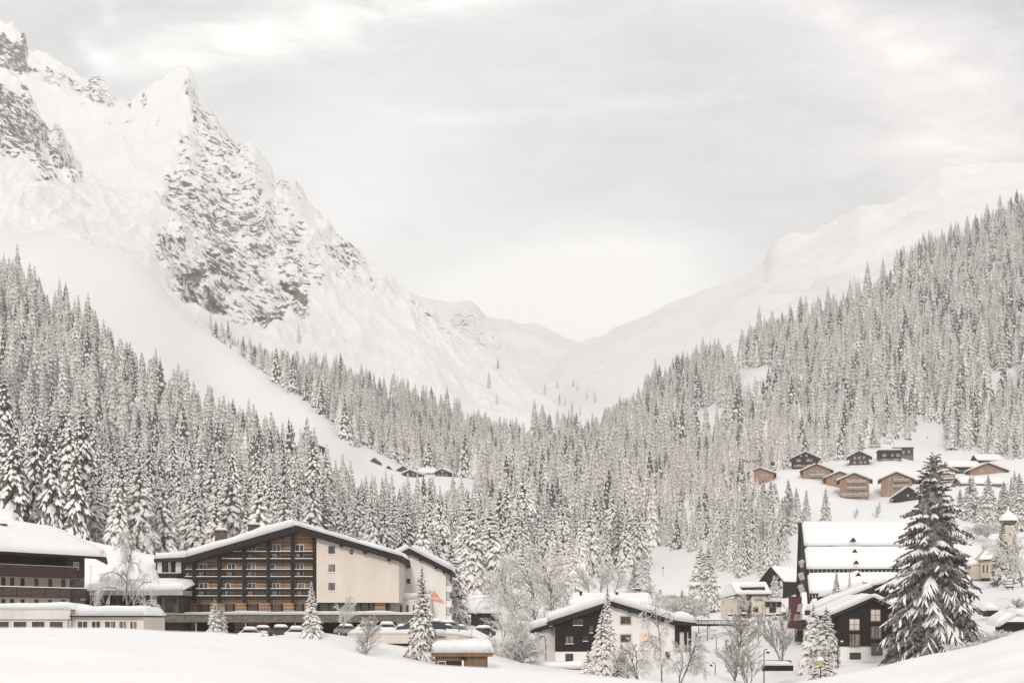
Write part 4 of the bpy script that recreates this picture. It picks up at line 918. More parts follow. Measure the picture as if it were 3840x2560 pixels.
def gable_house(name, label, cat, loc, yaw, w_, dep, hw, hr, mats, over=0.9, snow=0.7, roof_t=0.22, group=None, windows=(), balconies=(), chimney=None, plinth=None, base=0.0, ridge='y', seed=0, gable=None, deck=None):
    """pitched house. ridge 'y': gable faces the front; 'x': the eaves face the front. Walls from -base to hw, ridge at hr"""
    root = thing(name, loc, label, cat, group); L = Local(loc, yaw); wall, roof = mats[0], mats[1]; h = w_ / 2
    m = MB()
    if ridge == 'y':
        m.extr([(-h, 0, -base), (h, 0, -base), (h, 0, hw), (0, 0, hr), (-h, 0, hw)], (0, dep, 0))
    else:
        m.extr([(-h, 0, -base), (-h, 0, hw), (-h, dep / 2, hr), (-h, dep, hw), (-h, dep, -base)], (w_, 0, 0))
    L.xf(m).build('wall', wall, root)
    if gable and ridge == 'y':
        m = MB().extr([(-h + .01, -.05, gable[0]), (h - .01, -.05, gable[0]), (h - .01, -.05, hw), (0, -.05, hr - .02), (-h + .01, -.05, hw)], (0, .04, 0)); L.xf(m).build('gable_cladding', gable[1], root)
    if plinth:
        m = MB().box(-h - .06, h + .06, -.06, dep + .06, -base - 0.3, plinth[0]); L.xf(m).build('plinth', plinth[1], root)
    m = MB(); sn = []
    if ridge == 'y':
        sl = (hr - hw) / h; e = h + over; ze = hr - sl * e
        for sg in (-1, 1):
            m.extr([(sg * e, -over, ze), (0, -over, hr), (0, -over, hr + roof_t), (sg * e, -over, ze + roof_t)][::sg], (0, dep + 2 * over, 0))
            sn.append([L.p(sg * e, -over, ze + roof_t), L.p(0, -over, hr + roof_t), L.p(0, dep + over, hr + roof_t), L.p(sg * e, dep + over, ze + roof_t)])
    else:
        k = dep / 2; sl = (hr - hw) / k; e = k + over; ze = hr - sl * e; X = h + over
        for sg in (-1, 1):
            y0 = k + sg * e
            m.extr([(-X, y0, ze), (-X, k, hr), (-X, k, hr + roof_t), (-X, y0, ze + roof_t)][::sg], (2 * X, 0, 0))
            sn.append([L.p(-X, y0, ze + roof_t), L.p(X, y0, ze + roof_t), L.p(X, k, hr + roof_t), L.p(-X, k, hr + roof_t)])
    rf = L.xf(m).build('roof', roof, root)
    for i, q in enumerate(sn): snow_patch('snow', rf, *q, thick=snow, nu=18, nv=12, seed=seed + i, edge=0.8)
    if chimney:
        x, y, z0, z1, s_ = chimney
        c = L.xf(MB().box(x - s_, x + s_, y - s_, y + s_, z0, z1).box(x - s_ - .1, x + s_ + .1, y - s_ - .1, y + s_ + .1, z1, z1 + .12)).build('chimney', M_RUST, rf)
    for a in windows: lwindow(root, L, *a[:8], *(a[8:9] or (1,)), *(a[9:10] or (0,)), half=h, shutters=(a[10] if len(a) > 10 else None))
    for (x0, x1, z, rail, t) in balconies:
        b = L.xf(MB().box(x0, x1, -1.3, -.02, z - .16, z)).build('balcony', mats[2] if len(mats) > 2 else wall, root)
        m = MB().box(x0, x1, -1.36, -1.28, z + .05, z + rail).box(x0, x0 + .07, -1.27, -.04, z + .05, z + rail).box(x1 - .07, x1, -1.27, -.04, z + .05, z + rail)
        L.xf(m).build('railing', t, b)
        L.xf(MB().box(x0 - .02, x1 + .02, -1.42, -1.22, z + rail, z + rail + .12)).build('rail_snow', M_ROOFSNOW, b)
    return root, L, rf

# ------------------------------------------------------------------ the long timber hotel
DH = 214.0
HF = flat(DH); HB = flat(212.6)
hotel = thing('timber_hotel', P(1040, 2388, DH), 'long alpine hotel with fretted honey timber balconies and a blank cream right wing', 'hotel')
MB().pext([(1187, 2258), (1496, 2258), (1496, 2100), (1187, 1995)], 212.2, 16).build('wall', M_CREAM, hotel, label='smooth cream rendered right wing')
MB().pext([(693, 2299), (1186, 2299), (1186, 1992), (1110, 1972), (693, 2092)], DH, 16).build('timber_wall', M_FRET, hotel)
# roof
m = MB(); m.pext([(686, 2090), (1110, 1969), (1110, 1994), (686, 2114)][::-1], 210.6, 19); m.pext([(1110, 1969), (1508, 2085), (1508, 2106), (1110, 1994)][::-1], 210.6, 19)
LW0 = P(686, 2090, 210.6); LW1 = P(577, 2094, 222); LW2 = P(600, 2094, 238); LW2.z = LW1.z; LW3 = LW0 + Vector((0, 19, 0))
m.extr([LW0, LW3, LW2, LW1], (0, 0, -0.5))
hroof = m.build('roof', M_BLACKV, hotel)
A = P(690, 2089, 210.6); Bq = P(1110, 1968, 210.6); back = Vector((0, 19, 0))
snow_patch('snow', hroof, A, Bq, Bq + back, A + back, thick=1.1, nu=46, nv=16, seed=3, edge=0.8)
snow_patch('snow', hroof, LW1, A, A + back, LW2 + Vector((0, 0, 0.02)), thick=.95, nu=20, nv=14, seed=5, edge=0.7)
C2 = P(1508, 2084, 210.6); snow_patch('snow', hroof, C2, Bq, Bq + back, C2 + back, thick=0.5, nu=46, nv=14, seed=4, edge=0.5, lump=0.6)
for (x0, x1, y0, y1) in ((806, 843, 1987, 2030), (929, 966, 1966, 2000)):
    ch = MB().pbox(x0, x1, y0 + 3, y1, 216, 1.6).build('chimney', M_RUST, hroof)
    MB().pbox(x0 - 2, x1 + 2, y0, y0 + 3, 215.8, 2.0).build('chimney_cap', M_METAL, ch)
    a = P(x0 - 3, y0, 215.7); b = P(x1 + 3, y0, 215.7); snow_patch('chimney_snow', ch, a, b, b + Vector((0, 2.2, 0)), a + Vector((0, 2.2, 0)), thick=0.35, nu=8, nv=8, edge=0.4)
for x, y in ((1278, 2044), (1367, 2070), (1457, 2097)): MB().pbox(x - 5, x + 5, y - 4, y + 5, 211.0, 1.15).build('purlin_end', M_BLACKV, hroof)
# posts and balconies
for x, top in ((729, 2095), (823, 2068), (916, 2042), (1007, 2016), (1098, 1992), (1180, 2006)):
    HB.box(MB(), x - 6.5, x + 6.5, top, 2259 if x < 1170 else 2300, 0.25, 0.55).build('pillar', M_BLACKV, hotel)
for (xa, r0, r1, s0, s1) in ((830, 2067, 2077, 2094, 2103), (694, 2134, 2145, 2161, 2171), (690, 2206, 2217, 2233, 2241)):
    m = MB(); HB.box(m, xa, 1174, s0, s1, 0.0, 1.35); b = m.build('balcony', M_BLACKV, hotel)
    m = MB(); HB.box(m, xa, 1174, r0, r1, 0.05, 0.12)
    for x in np.arange(xa + 4, 1172, 11.5): HB.box(m, x, x + 1.1, r1 + 0.2, s0 - 0.2, 0.0, 0.05)
    m.build('railing', M_BLACKV, b)
    m = MB(); HB.box(m, xa, 1174, r0 - 1.8, r0 - .1, 0.10, 0.22); HB.box(m, xa, 1174, s0 - 2.0, s0 - .1, 0.12, 0.5); m.build('rail_snow', M_ROOFSNOW, b)
for (x0, x1, y0, y1, nv, gl) in [(930, 961, 2039, 2093, 1, 0), (1022, 1053, 2039, 2093, 1, 0), (1108, 1140, 2040, 2093, 1, 0),
    (747, 777, 2111, 2160, 1, 0), (853, 884, 2111, 2160, 1, 0), (928, 958, 2111, 2160, 1, 1), (1015, 1033, 2112, 2160, 0, 1), (1111, 1139, 2112, 2160, 1, 0),
    (747, 781, 2184, 2232, 1, 0), (845, 865, 2185, 2232, 0, 1), (930, 961, 2185, 2232, 1, 0), (1022, 1050, 2185, 2232, 1, 0), (1115, 1144, 2185, 2232, 0, 1)]:
    window(hotel, HF, x0, x1, y0, y1, M_FRAMEW, M_GLASSL if gl else M_GLASS, 2.2, nv)
    HF.box(MB(), x0 + 1, x0 + (x1 - x0) * .45, y0 + (y1 - y0) * .55, y1, 0.10, 0.04).build('door_panel', M_FRAMEW, hotel)
for (x0, x1) in ((741, 786), (845, 881), (925, 971), (1017, 1061), (1105, 1141)):
    HF.box(MB(), x0, x1, 2262, 2298, 0.04, 0.05).build('dark_opening_panel', M_BLACKV, hotel)  # flat black panel stands in for the dark of the opening
    window(hotel, HF, x0 + 7, x1 - 9, 2264, 2297, M_FRAMEB, M_GLASS, 2.0, 1, 1, o=.08)
CF = flat(212.2)
for y0 in (2045, 2113, 2182): window(hotel, CF, 1230, 1258, y0, y0 + 31, M_FRAMEW, M_GLASS if y0 < 2100 else M_GLASSL, 1.2, 0, 0, sill=M_WHITE)
c = P(1318, 2068, 212.2); k = 212.2 / FP
ring = [(8.2 * k * math.cos(a), -10 * k * math.sin(a)) for a in np.linspace(0, 2 * math.pi, 24, endpoint=False)]
rw = MB().extr([c + Vector((x, -.05, -z)) for x, z in ring], (0, .04, 0)).build('round_window', M_GLASS, hotel)
CF.box(MB(), 1310.5, 1325.5, 2067.2, 2068.6, .09, .03).build('glazing_bar', M_FRAMEW, rw)
# left wing with angled side
LF_ = Face(585, 224, 692, 213.9)
m = MB(); LF_.box(m, 585, 692, 2106, 2300, 0, 2); m.build('side_wall', M_BLACKV, hotel)
for x0, x1 in ((592, 608), (625, 642), (660, 680)):
    m = MB(); LF_.box(m, x0, x1, 2106, 2148, .06, .04); m.build('side_panel', M_WHITE, hotel)
m = MB(); LF_.box(m, 618, 690, 2148, 2165, 1.0, .15); LF_.box(m, 618, 690, 2194, 2204, 1.0, 1.0); LF_.box(m, 640, 648, 2106, 2210, 1.02, .3); m.build('side_balcony', M_BLACKV, hotel)
m = MB(); LF_.box(m, 618, 690, 2146, 2148, 1.05, .25); m.build('rail_snow', M_ROOFSNOW, hotel)
m = MB(); m.extr([P(575, 2200, 218), P(612, 2200, 218), P(628, 2152, 219), P(600, 2146, 221), P(578, 2150, 222)], (0, .6, 0)); m.build('tarpaulin', pmat('dark_tarpaulin', (0.03, 0.03, 0.027), (0.09, 0.088, 0.08), scale=1.5, rough=0.6), hotel)
# ground floor under the cream wing, terrace with stone parapet
for (x0, x1) in ((1200, 1233), (1236, 1268), (1272, 1318), (1322, 1350), (1354, 1381), (1386, 1402)): window(hotel, flat(213.4), x0, x1, 2262, 2298, M_FRAMED, M_GLASS, 1.6, 0, 0, o=.02)
flat(213.5).box(MB(), 1187, 1456, 2256, 2300, 0, 3).build('ground_floor_wall', M_BLACKV, hotel)
flat(213.4).box(MB(), 1405, 1444, 2260, 2299, .05, .1).build('timber_panel', M_FRET, hotel)
TF = flat(205.5)
m = MB(); TF.box(m, 538, 1572, 2306, 2332, 0, .5); m.build('terrace_parapet', M_STONE, hotel)
m = MB(); TF.box(m, 538, 1572, 2304, 2306, .08, .66); m.build('parapet_coping', M_BLACKV, hotel)
A = P(534, 2304, 205.4); B_ = P(1574, 2304, 205.4); snow_patch('terrace_snow', hotel, A, B_, B_ + Vector((0, 8.2, 0)), A + Vector((0, 8.2, 0)), thick=0.42, nu=90, nv=8, seed=8, edge=0.3, lump=0.5)
MB().box(P(538, 0, 205.5).x, P(1572, 0, 205.5).x, 206.1, 213.9, P(0, 2332, 206).z, P(0, 2310, 206).z).build('terrace_floor', M_GREYW, hotel)
m = MB(); flat(212.5).box(m, 540, 1180, 2325, 2395, 0, .4); m.build('basement_wall', M_BLACKV, hotel)
for x0, x1 in ((880, 925), (930, 1005), (690, 735)): flat(212.5).box(MB(), x0, x1, 2330, 2392, .05, .04).build('basement_cladding', M_FRET, hotel)
m = MB(); flat(212.5).box(m, 1180, 1486, 2325, 2395, 0, .4); m.build('basement_wall', M_BLACK, hotel)
for x in (552, 735, 922, 1106, 1290, 1460): MB().pbox(x - 2, x + 2, 2332, 2395, 206.0, .3).build('column', M_STEEL, hotel)

# ------------------------------------------------------------------ white annex with the painted mountain
DA = 226.0; AF = flat(DA)
annex = thing('white_annex', P(1590, 2372, DA), 'tall white gabled house with a salmon mountain painted on its wall', 'house')
MB().pext([(1440, 2372), (1672, 2372), (1672, 2140), (1533, 2066), (1440, 2110)], DA, 14).build('wall', M_WHITE, annex)
m = MB(); m.pext([(1533, 2055), (1694, 2138), (1694, 2155), (1533, 2074)][::-1], DA - 1.2, 16); m.pext([(1435, 2106), (1533, 2055), (1533, 2074), (1435, 2125)][::-1], DA - 1.2, 16)
ar = m.build('roof', M_BLACKV, annex)
a = P(1694, 2137, DA - 1.2); b = P(1533, 2054, DA - 1.2); bk = Vector((0, 16, 0)); snow_patch('snow', ar, a, b, b + bk, a + bk, thick=0.8, nu=24, nv=12, seed=12, edge=0.6)
a = P(1435, 2105, DA - 1.2); snow_patch('snow', ar, a, b, b + bk, a + bk, thick=0.8, nu=20, nv=12, seed=13, edge=0.6)
for x, y in ((1533, 2073), (1576, 2096), (1634, 2126), (1664, 2143)): MB().pbox(x - 4, x + 4, y - 3, y + 5, DA - 1.0, 1).build('purlin_end', M_BLACKV, ar)
for x0, x1, y0, y1 in ((1521, 1543, 2105, 2133), (1521, 1543, 2164, 2191), (1563, 1585, 2164, 2191), (1478, 1500, 2164, 2191)): window(annex, AF, x0, x1, y0, y1, M_FRAMEW, M_GLASS, 3.4, 0, sill=M_WHITE); 
for y0, y1 in ((2193, 2217), (2250, 2275), (2307, 2332)):
    b = MB().pbox(1672.5, 1693, y0, y1, DA + .6, 3).build('side_balcony', M_WHITE, annex)
    q = P(1672, y0, DA + .5); r_ = P(1694, y0, DA + .5); snow_patch('snow', b, q, r_, r_ + Vector((0, 3.2, 0)), q + Vector((0, 3.2, 0)), thick=0.3, nu=8, nv=8, edge=0.3)
pk = lambda pts: [AF.p(x, y, .03) for x, y in pts]
MB().extr(pk([(1603, 2220), (1608, 2248), (1669.5, 2263), (1633, 2217), (1622, 2216)])[::1], AF.n * -.02).build('painted_mountain', M_SALMON, annex)
MB().extr([AF.p(x, y, .03) for x, y in [(1607, 2216), (1616, 2216), (1611.5, 2207.5)]], AF.n * -.02).build('painted_summit', M_SALMON, annex)
MB().extr([AF.p(x, y, .03) for x, y in [(1625, 2214), (1631.5, 2214), (1628, 2209)]], AF.n * -.02).build('painted_summit', M_SALMON, annex)
MB().bar(AF.p(1612, 2232, .05), AF.p(1625, 2213, .05), .07, .03, up=(0, 1, 0)).bar(AF.p(1628, 2208, .05), AF.p(1669, 2262, .05), .05, .03, up=(0, 1, 0)).build('painted_line', M_LETW, annex)
lettering('lettering', 'Montafon', AF.p(1606.5, 2246, .05), 0.62, M_LETW, annex, shear=0.3, width=2.15)
m = MB(); m.pbox(1459, 1612, 2244, 2372, 220.5, 5.4); lb = m.build('front_block', M_WHITE, annex)
a = P(1457, 2244, 220.3); b = P(1614, 2244, 220.3); snow_patch('snow', lb, a, b, b + Vector((0, 5.4, 0)), a + Vector((0, 5.4, 0)), thick=0.75, nu=30, nv=10, seed=15, edge=0.5)
for x in (1504, 1528, 1553): window(annex, flat(220.5), x - 4.5, x + 4.5, 2268, 2296, M_FRAMEB, M_GLASS, 1.0, 0, 2)
window(annex, flat(220.5), 1496, 1560, 2340, 2366, M_FRAMED, M_GLASS, 2, 3)

# ------------------------------------------------------------------ left balcony lodge
LF2 = Face(-260, 162.5, 315, 182)
RX = 150
lodge = thing('balcony_lodge', LF2.p(150, 2365, 0), 'white walled lodge with two long brown slatted balconies and a rubble stone corner', 'hotel')
m = MB(); LF2.box(m, -250, 262, 2160, 2372, 0, 12, RX); m.build('wall', M_CREAM, lodge)
m = MB(); LF2.box(m, -250, 300, 2080, 2158, -1.2, 10, RX); m.build('loggia_wall', M_BLACKV, lodge)
m = MB(); LF2.box(m, 262, 315, 2162, 2372, .1, 10, RX); m.build('stone_corner', M_RUBBLE, lodge)
m = MB(); LF2.box(m, 250, 315, 2082, 2161.5, .12, 9, RX); m.build('boarded_corner', M_BROWNB, lodge)
window(lodge, LF2, 272, 292, 2100, 2130, M_FRAMEW, M_GLASSL, 2, 1, ref=RX, o=.15)
for x in (-60, 5, 58, 110, 163, 215): LF2.box(MB(), x, x + 1.6, 2086, 2120, -.2, .3, RX).build('loggia_post', M_BROWNB, lodge)
for (x1, y0, y1, sn) in ((258, 2122, 2160, False), (293, 2203, 2236, True)):
    m = MB(); n = 7; hh_ = (y1 - y0) / n
    LF2.box(m, -250, x1, y1, y1 + 4, 1.55, 1.5, RX); b = m.build('balcony', M_BROWNB, lodge)
    m = MB()
    for i in range(n): LF2.box(m, -250, x1, y0 + i * hh_, y0 + (i + .84) * hh_, 1.6, .06, RX)
    for x in np.arange(-240, x1, 54): LF2.box(m, x, x + 1.6, y0, y1, 1.52, .08, RX)
    m.build('railing', M_BROWNB, b)
    m = MB(); LF2.box(m, -250, x1 + 1, y0 - (3 if sn else 1), y0 - .1, 1.68, .25, RX); m.build('rail_snow', M_ROOFSNOW, b)
for y0, y1 in ((2168, 2204), (2247, 2285)):
    for x in (-90, -40, 12, 45, 84, 136, 187, 237): window(lodge, LF2, x - 7, x + 7, y0, y1, M_FRAMEB, M_GLASS, 1.3, 0, ref=RX)
zE = (HY - 2070) / FP * LF2.d(0)
def lp(px, d, z): return Vector(((px - CX) / FP * d, d, z))
eA = LF2.p(-300, 2000, 2.6); eA.z = zE; eB = lp(398, 182.3, zE - .05); eC = lp(180, 192, zE + 4.0); eD = lp(-320, 174, zE + 4.6); eE = lp(404, 200, zE - .05); eF = lp(190, 200, zE + 3.9)
m = MB(); m.add([eA, eB, eC, eD, eA - Vector((0, 0, .3)), eB - Vector((0, 0, .3)), eC - Vector((0, 0, .3)), eD - Vector((0, 0, .3))], [[0, 1, 2, 3], [7, 6, 5, 4], [0, 4, 5, 1], [1, 5, 6, 2], [2, 6, 7, 3], [3, 7, 4, 0]])
m.add([eB, eE, eF, eC, eB - Vector((0, 0, .3)), eE - Vector((0, 0, .3)), eF - Vector((0, 0, .3)), eC - Vector((0, 0, .3))], [[0, 1, 2, 3], [7, 6, 5, 4], [0, 4, 5, 1], [1, 5, 6, 2], [2, 6, 7, 3], [3, 7, 4, 0]])
lr = m.build('roof', M_BLACKV, lodge)
snow_patch('snow', lr, eA, eB, eC, eD, thick=.75, nu=44, nv=22, seed=21, edge=0.9)
snow_patch('snow', lr, eB, eE, eF, eC, thick=.75, nu=16, nv=16, seed=22, edge=0.9)
m = MB().pbox(-2, 16, 1962, 1995, 180, 1.2).build('chimney', M_METAL, lr)
a = P(-120, 1960, 186); b = P(64, 1972, 188); snow_patch('upper_roof_snow', lr, a, b, b + Vector((-3, 8, 1.6)), a + Vector((0, 8, 2.2)), thick=0.9, nu=20, nv=10, seed=23)
lettering('lettering', 'alta', LF2.p(293, 2247, .4, RX), 0.62, M_LETW, lodge, width=0.64)
pole = thing('flagpole', LF2.p(278, 2372, 3.0), 'thin bare metal flagpole in front of the stone corner of the lodge', 'flagpole')
MB().tube([LF2.p(278, 2372, 3.0), LF2.p(278, 2126, 3.0)], [.05, .03]).build('pole', M_STEEL, pole); MB().lathe(LF2.p(278, 2126, 3.0), [(0, -.06), (.09, .02), (.08, .1), (0, .16)], 8).build('finial', M_STEEL, pole)

# ------------------------------------------------------------------ low flat-roofed garages in front of the lodge
DG = 141.0; gar = thing('garage_row', P(270, 2420, DG), 'low pale flat-roofed garage row half sunk behind the snow bank', 'garage')
GFc = flat(DG)
m = MB(); GFc.box(m, -260, 266, 2287, 2430, 0, 9); g1 = m.build('wall', M_GREYW, gar)
m = MB(); GFc.box(m, -262, 268, 2285.5, 2320, .35, .3); m.build('parapet', M_GREYW, gar)
m = MB(); GFc.box(m, 266.2, 535, 2312, 2430, -.4, 8.6); m.build('wall', M_CREAM, gar)
m = MB(); GFc.box(m, 264, 539, 2307, 2311.5, .35, 9.6); m.build('roof_edge', M_BLACKV, gar)
a = P(-262, 2285, DG - .4); b = P(269, 2285, DG - .4); snow_patch('roof_snow', gar, a, b, b + Vector((0, 9, 0)), a + Vector((0, 9, 0)), thick=0.62, nu=40, nv=12, seed=31, edge=1.6)
a = P(270, 2307, DG - .4); b = P(541, 2307, DG - .4); snow_patch('roof_snow', gar, a, b, b + Vector((0, 9, 0)), a + Vector((0, 9, 0)), thick=.85, nu=34, nv=12, seed=32, edge=0.7)
for x0, x1 in ((-90, -40), (-15, 35), (50, 101), (119, 169), (186, 237)): window(gar, GFc, x0, x1, 2328, 2380, M_FRAMEW, M_GLASS, 1.2, 0)
for x0, x1 in ((290, 330), (343, 378), (392, 435), (446, 477), (487, 515)): window(gar, flat(DG + .4), x0, x1, 2327, 2372, M_FRAMEW, M_GLASSL if x0 > 380 else M_GLASS, 1.6, 1)
MB().tube([P(268, 2306, DG - .5), P(268, 2318, DG - .5), P(256, 2330, DG - .5), P(256, 2400, DG - .5)], .05).build('downpipe', M_METAL, gar)

# ------------------------------------------------------------------ glazed link pavilion and the hall behind it
DPv = 206.0; pav = thing('glazed_pavilion', P(520, 2388, DPv), 'flat-roofed glass pavilion linking the lodge to the timber hotel', 'pavilion')
PF = flat(DPv); m = MB(); PF.box(m, 340, 690, 2212, 2231, .8, 6); m.build('fascia', M_FASCIA, pav)
m = MB(); PF.box(m, 312, 340, 2216, 2247, .7, 5); m.build('side_boards', M_BROWNB, pav)
m = MB(); PF.box(m, 318, 690, 2231.2, 2388, -.1, 4); m.build('core_wall', M_BLACKV, pav)
a = P(315, 2214, DPv - .8); b = P(690, 2211, DPv - .8); snow_patch('roof_snow', pav, a, b, b + Vector((0, 9, 1.2)), a + Vector((0, 9, 1.4)), thick=0.75, nu=34, nv=12, seed=41, edge=0.9)
for x0, x1 in ((336, 378), (382, 440), (444, 500), (504, 560), (566, 612), (614, 668)): window(pav, PF, x0, x1, 2236, 2296, M_FRAMEB, M_GLASS, 2.0, 0, o=.0)
hall = thing('snowy_hall', P(440, 2320, 214), 'wide low hall under a broad smooth snow roof behind the glass pavilion', 'hall')
MB().box(P(300, 0, 216).x, P(600, 0, 216).x, 214.5, 236, P(0, 2340, 216).z, P(0, 2214, 216).z).build('wall', M_BLACKV, hall)
q = [P(285, 2210, 213.5), P(610, 2210, 213.5), P(600, 2100, 238), P(285, 2028, 238)]
m = MB(); m.add(q + [v - Vector((0, 0, .4)) for v in q], [[0, 1, 2, 3], [7, 6, 5, 4], [0, 4, 5, 1], [1, 5, 6, 2], [2, 6, 7, 3], [3, 7, 4, 0]]); hr_ = m.build('roof', M_BLACKV, hall); snow_patch('snow', hr_, *q, thick=0.9, nu=30, nv=20, seed=42, edge=1.0)

# ------------------------------------------------------------------ curved entrance deck with letters, wooden shed, log barn
deck = thing('parking_deck', P(1540, 2470, 190), 'cream curved parapet of a parking deck with black raised letters', 'parking deck')
pts = [(1302, 2376, 196), (1400, 2377, 191), (1550, 2377, 188.5), (1660, 2375, 188.5), (1715, 2379, 190), (1766, 2387, 193)]
top = [P(x, y, d) for x, y, d in pts]; bot = [P(x, yb, d) for (x, _, d), yb in zip(pts, (2409, 2411, 2411, 2407, 2410, 2416))]
m = MB(); n = len(pts); off = Vector((0, .35, 0)); V_ = bot + top + [v + off for v in bot] + [v + off for v in top]
m.add(V_, [[i, i + 1, n + i + 1, n + i] for i in range(n - 1)] + [[2 * n + i + 1, 2 * n + i, 3 * n + i, 3 * n + i + 1] for i in range(n - 1)] + [[n + i, n + i + 1, 3 * n + i + 1, 3 * n + i] for i in range(n - 1)] + [[i + 1, i, 2 * n + i, 2 * n + i + 1] for i in range(n - 1)] + [[n - 1, 3 * n - 1, 4 * n - 1, 2 * n - 1], [0, n, 3 * n, 2 * n]])
m.build('parapet', M_CREAM, deck)
for i in range(n - 1):
    a, b = top[i] + Vector((0, -.12, 0)), top[i + 1] + Vector((0, -.12, 0)); 
    snow_patch('deck_snow', deck, a, b, b + Vector((0, 9, .35)), a + Vector((0, 9, .35)), thick=0.3, nu=14, nv=8, seed=50 + i, edge=0.25, lump=0.6)
m = MB()
for i in range(n - 1): m.add([top[i] + off, top[i + 1] + off, top[i + 1] + Vector((0, 12, .2)), top[i] + Vector((0, 12, .2)), bot[i] + off, bot[i + 1] + off, bot[i + 1] + Vector((0, 12, 0)), bot[i] + Vector((0, 12, 0))], [[0, 1, 2, 3], [7, 6, 5, 4], [0, 4, 5, 1], [1, 5, 6, 2], [2, 6, 7, 3], [3, 7, 4, 0]])
m.build('deck_slab', M_GREYW, deck)
MB().pbox(1330, 1760, 2408, 2520, 199, .4).build('rear_wall', M_BLACKV, deck)
for x in (1345, 1428, 1470, 1503, 1580, 1660, 1730): MB().pbox(x - 3, x + 3, 2408, 2520, 191.5 if x > 1400 else 195, .35).build('column', M_CREAM, deck)
MB().pext([(1764, 2388), (1832, 2420), (1832, 2424), (1764, 2420)][::-1], 193, .3).build('ramp_wall', pmat('slate_grey_wall', (0.08, 0.08, 0.078), (0.11, 0.11, 0.108), scale=1), deck)
a, b = P(1764, 2386, 192.8), P(1834, 2420, 192.8); snow_patch('ramp_snow', deck, a, b, b + Vector((0, 7, .8)), a + Vector((0, 7, .8)), thick=0.4, nu=14, nv=10, seed=58, edge=0.4)
lettering('lettering', 'BACHMANN', P(1622, 2391.5, 188.42), 0.46, M_LETK, deck, extrude=.04, width=1.82)
DS = 168.0; shed = thing('wooden_shed', P(1740, 2540, DS), 'brown plank shed under a thick flat quilt of snow behind the snow bank', 'shed')
MB().pbox(1632, 1826, 2450, 2560, DS, 5).build('wall', M_OLDWOOD, shed)
sr = MB().pbox(1618, 1846, 2446, 2460, DS - .7, 6.5).build('roof', M_OLDWOOD, shed)
a = P(1614, 2446, DS - .8); b = P(1848, 2446, DS - .8); snow_patch('snow', sr, a, b, b + Vector((0, 6.8, .4)), a + Vector((0, 6.8, .4)), thick=1.05, nu=30, nv=12, seed=61, edge=0.8)
window(shed, flat(DS), 1642, 1672, 2477, 2500, M_FRAMEW, M_GLASS, 1.8, 0, o=.04); flat(DS).box(MB(), 1674, 1730, 2476, 2540, .05, .04).build('opening', M_BLACKV, shed)
MB().pbox(1732, 1739, 2473, 2560, DS - .3, .25).build('post', M_FRAMEW, shed); MB().pbox(1730, 1746, 2450, 2473, DS - .45, .4).build('bracket', M_BLACKV, shed)
DB = 262.0; barn = thing('log_barn', P(1810, 2350, DB), 'dark log barn with a smooth overhanging snow roof beside the annex', 'barn')
MB().pbox(1766, 1870, 2296, 2356, DB, 7).build('wall', M_LOG, barn)
q = [P(1752, 2298, DB - .8), P(1880, 2298, DB - .8), P(1880, 2240, DB + 5), P(1752, 2240, DB + 5)]
m = MB(); m.add(q + [v - Vector((0, 0, .25)) for v in q], [[0, 1, 2, 3], [7, 6, 5, 4], [0, 4, 5, 1], [1, 5, 6, 2], [2, 6, 7, 3], [3, 7, 4, 0]]); br = m.build('roof', M_BLACKV, barn); snow_patch('snow', br, *q, thick=0.9, nu=20, nv=14, seed=63, edge=0.9)
# ------------------------------------------------------------------ black and white chalet in the middle
DC = 212.0; CFa = flat(DC)
chal = thing('chalet', P(2300, 2485, DC), 'big chalet with a black timber left half and a white right half under deep snow', 'house')
MB().pext([(2286, 2486), (2532, 2486), (2532, 2335), (2292, 2262), (2286, 2264)], DC, 15).build('wall', M_WHITE, chal, label='white rendered right half')
MB().pext([(2082, 2442), (2286, 2442), (2286, 2264), (2082, 2344)], DC - .06, 14).build('timber_wall', M_BLACK, chal)
MB().pext([(2082, 2486), (2286, 2486), (2286, 2442), (2082, 2442)], DC - .15, 14).build('plinth', M_WHITE, chal)
MB().pext([(2017, 2486), (2081.5, 2486), (2081.5, 2346), (2017, 2370)], DC + 1.2, 13).build('side_wall', M_GREYW, chal)
MB().pext([(2532, 2442), (2592, 2442), (2592, 2344), (2532, 2340)], DC + 1.5, 12).build('porch', M_BLACKV, chal)
for x0, x1 in ((2531, 2548), (2566, 2576), (2582, 2593)): MB().pbox(x0, x1, 2340, 2444, DC - .2, .35).build('porch_post', M_BLACKV, chal)
MB().pbox(2528, 2596, 2333, 2342, DC - .4, 1.2).build('porch_beam', M_BLACKV, chal)
for x0, x1 in ((2549, 2565), (2577, 2581)): flat(DC + 1.45).box(MB(), x0, x1, 2368, 2440, .03, .03).build('porch_window', M_FRAMEW, chal)
cr = MB()
f = DC - 1.3; bk = Vector((0, 17, 0))
cr.pext([(2290, 2252), (2536, 2326), (2612, 2334), (2612, 2343), (2530, 2343), (2290, 2270)][::-1], f, 17)
cr.pext([(2054, 2330), (2290, 2252), (2290, 2270), (2054, 2350)][::-1], f, 17); cr.pext([(1990, 2360), (2060, 2340), (2060, 2356), (1990, 2374)][::-1], f + 1.4, 15)
crf = cr.build('roof', M_BLACKV, chal)
a, b = P(2612, 2335, f), P(2290, 2252, f); mid = P(2534, 2325, f)
snow_patch('snow', crf, mid, b, b + bk, mid + bk, thick=.95, nu=34, nv=16, seed=71, edge=0.9)
snow_patch('snow', crf, a, mid, mid + bk, a + bk, thick=1.25, nu=18, nv=14, seed=72, edge=1.0)
a = P(2052, 2330, f); snow_patch('snow', crf, a, b, b + bk, a + bk, thick=1.0, nu=34, nv=16, seed=73, edge=0.8)
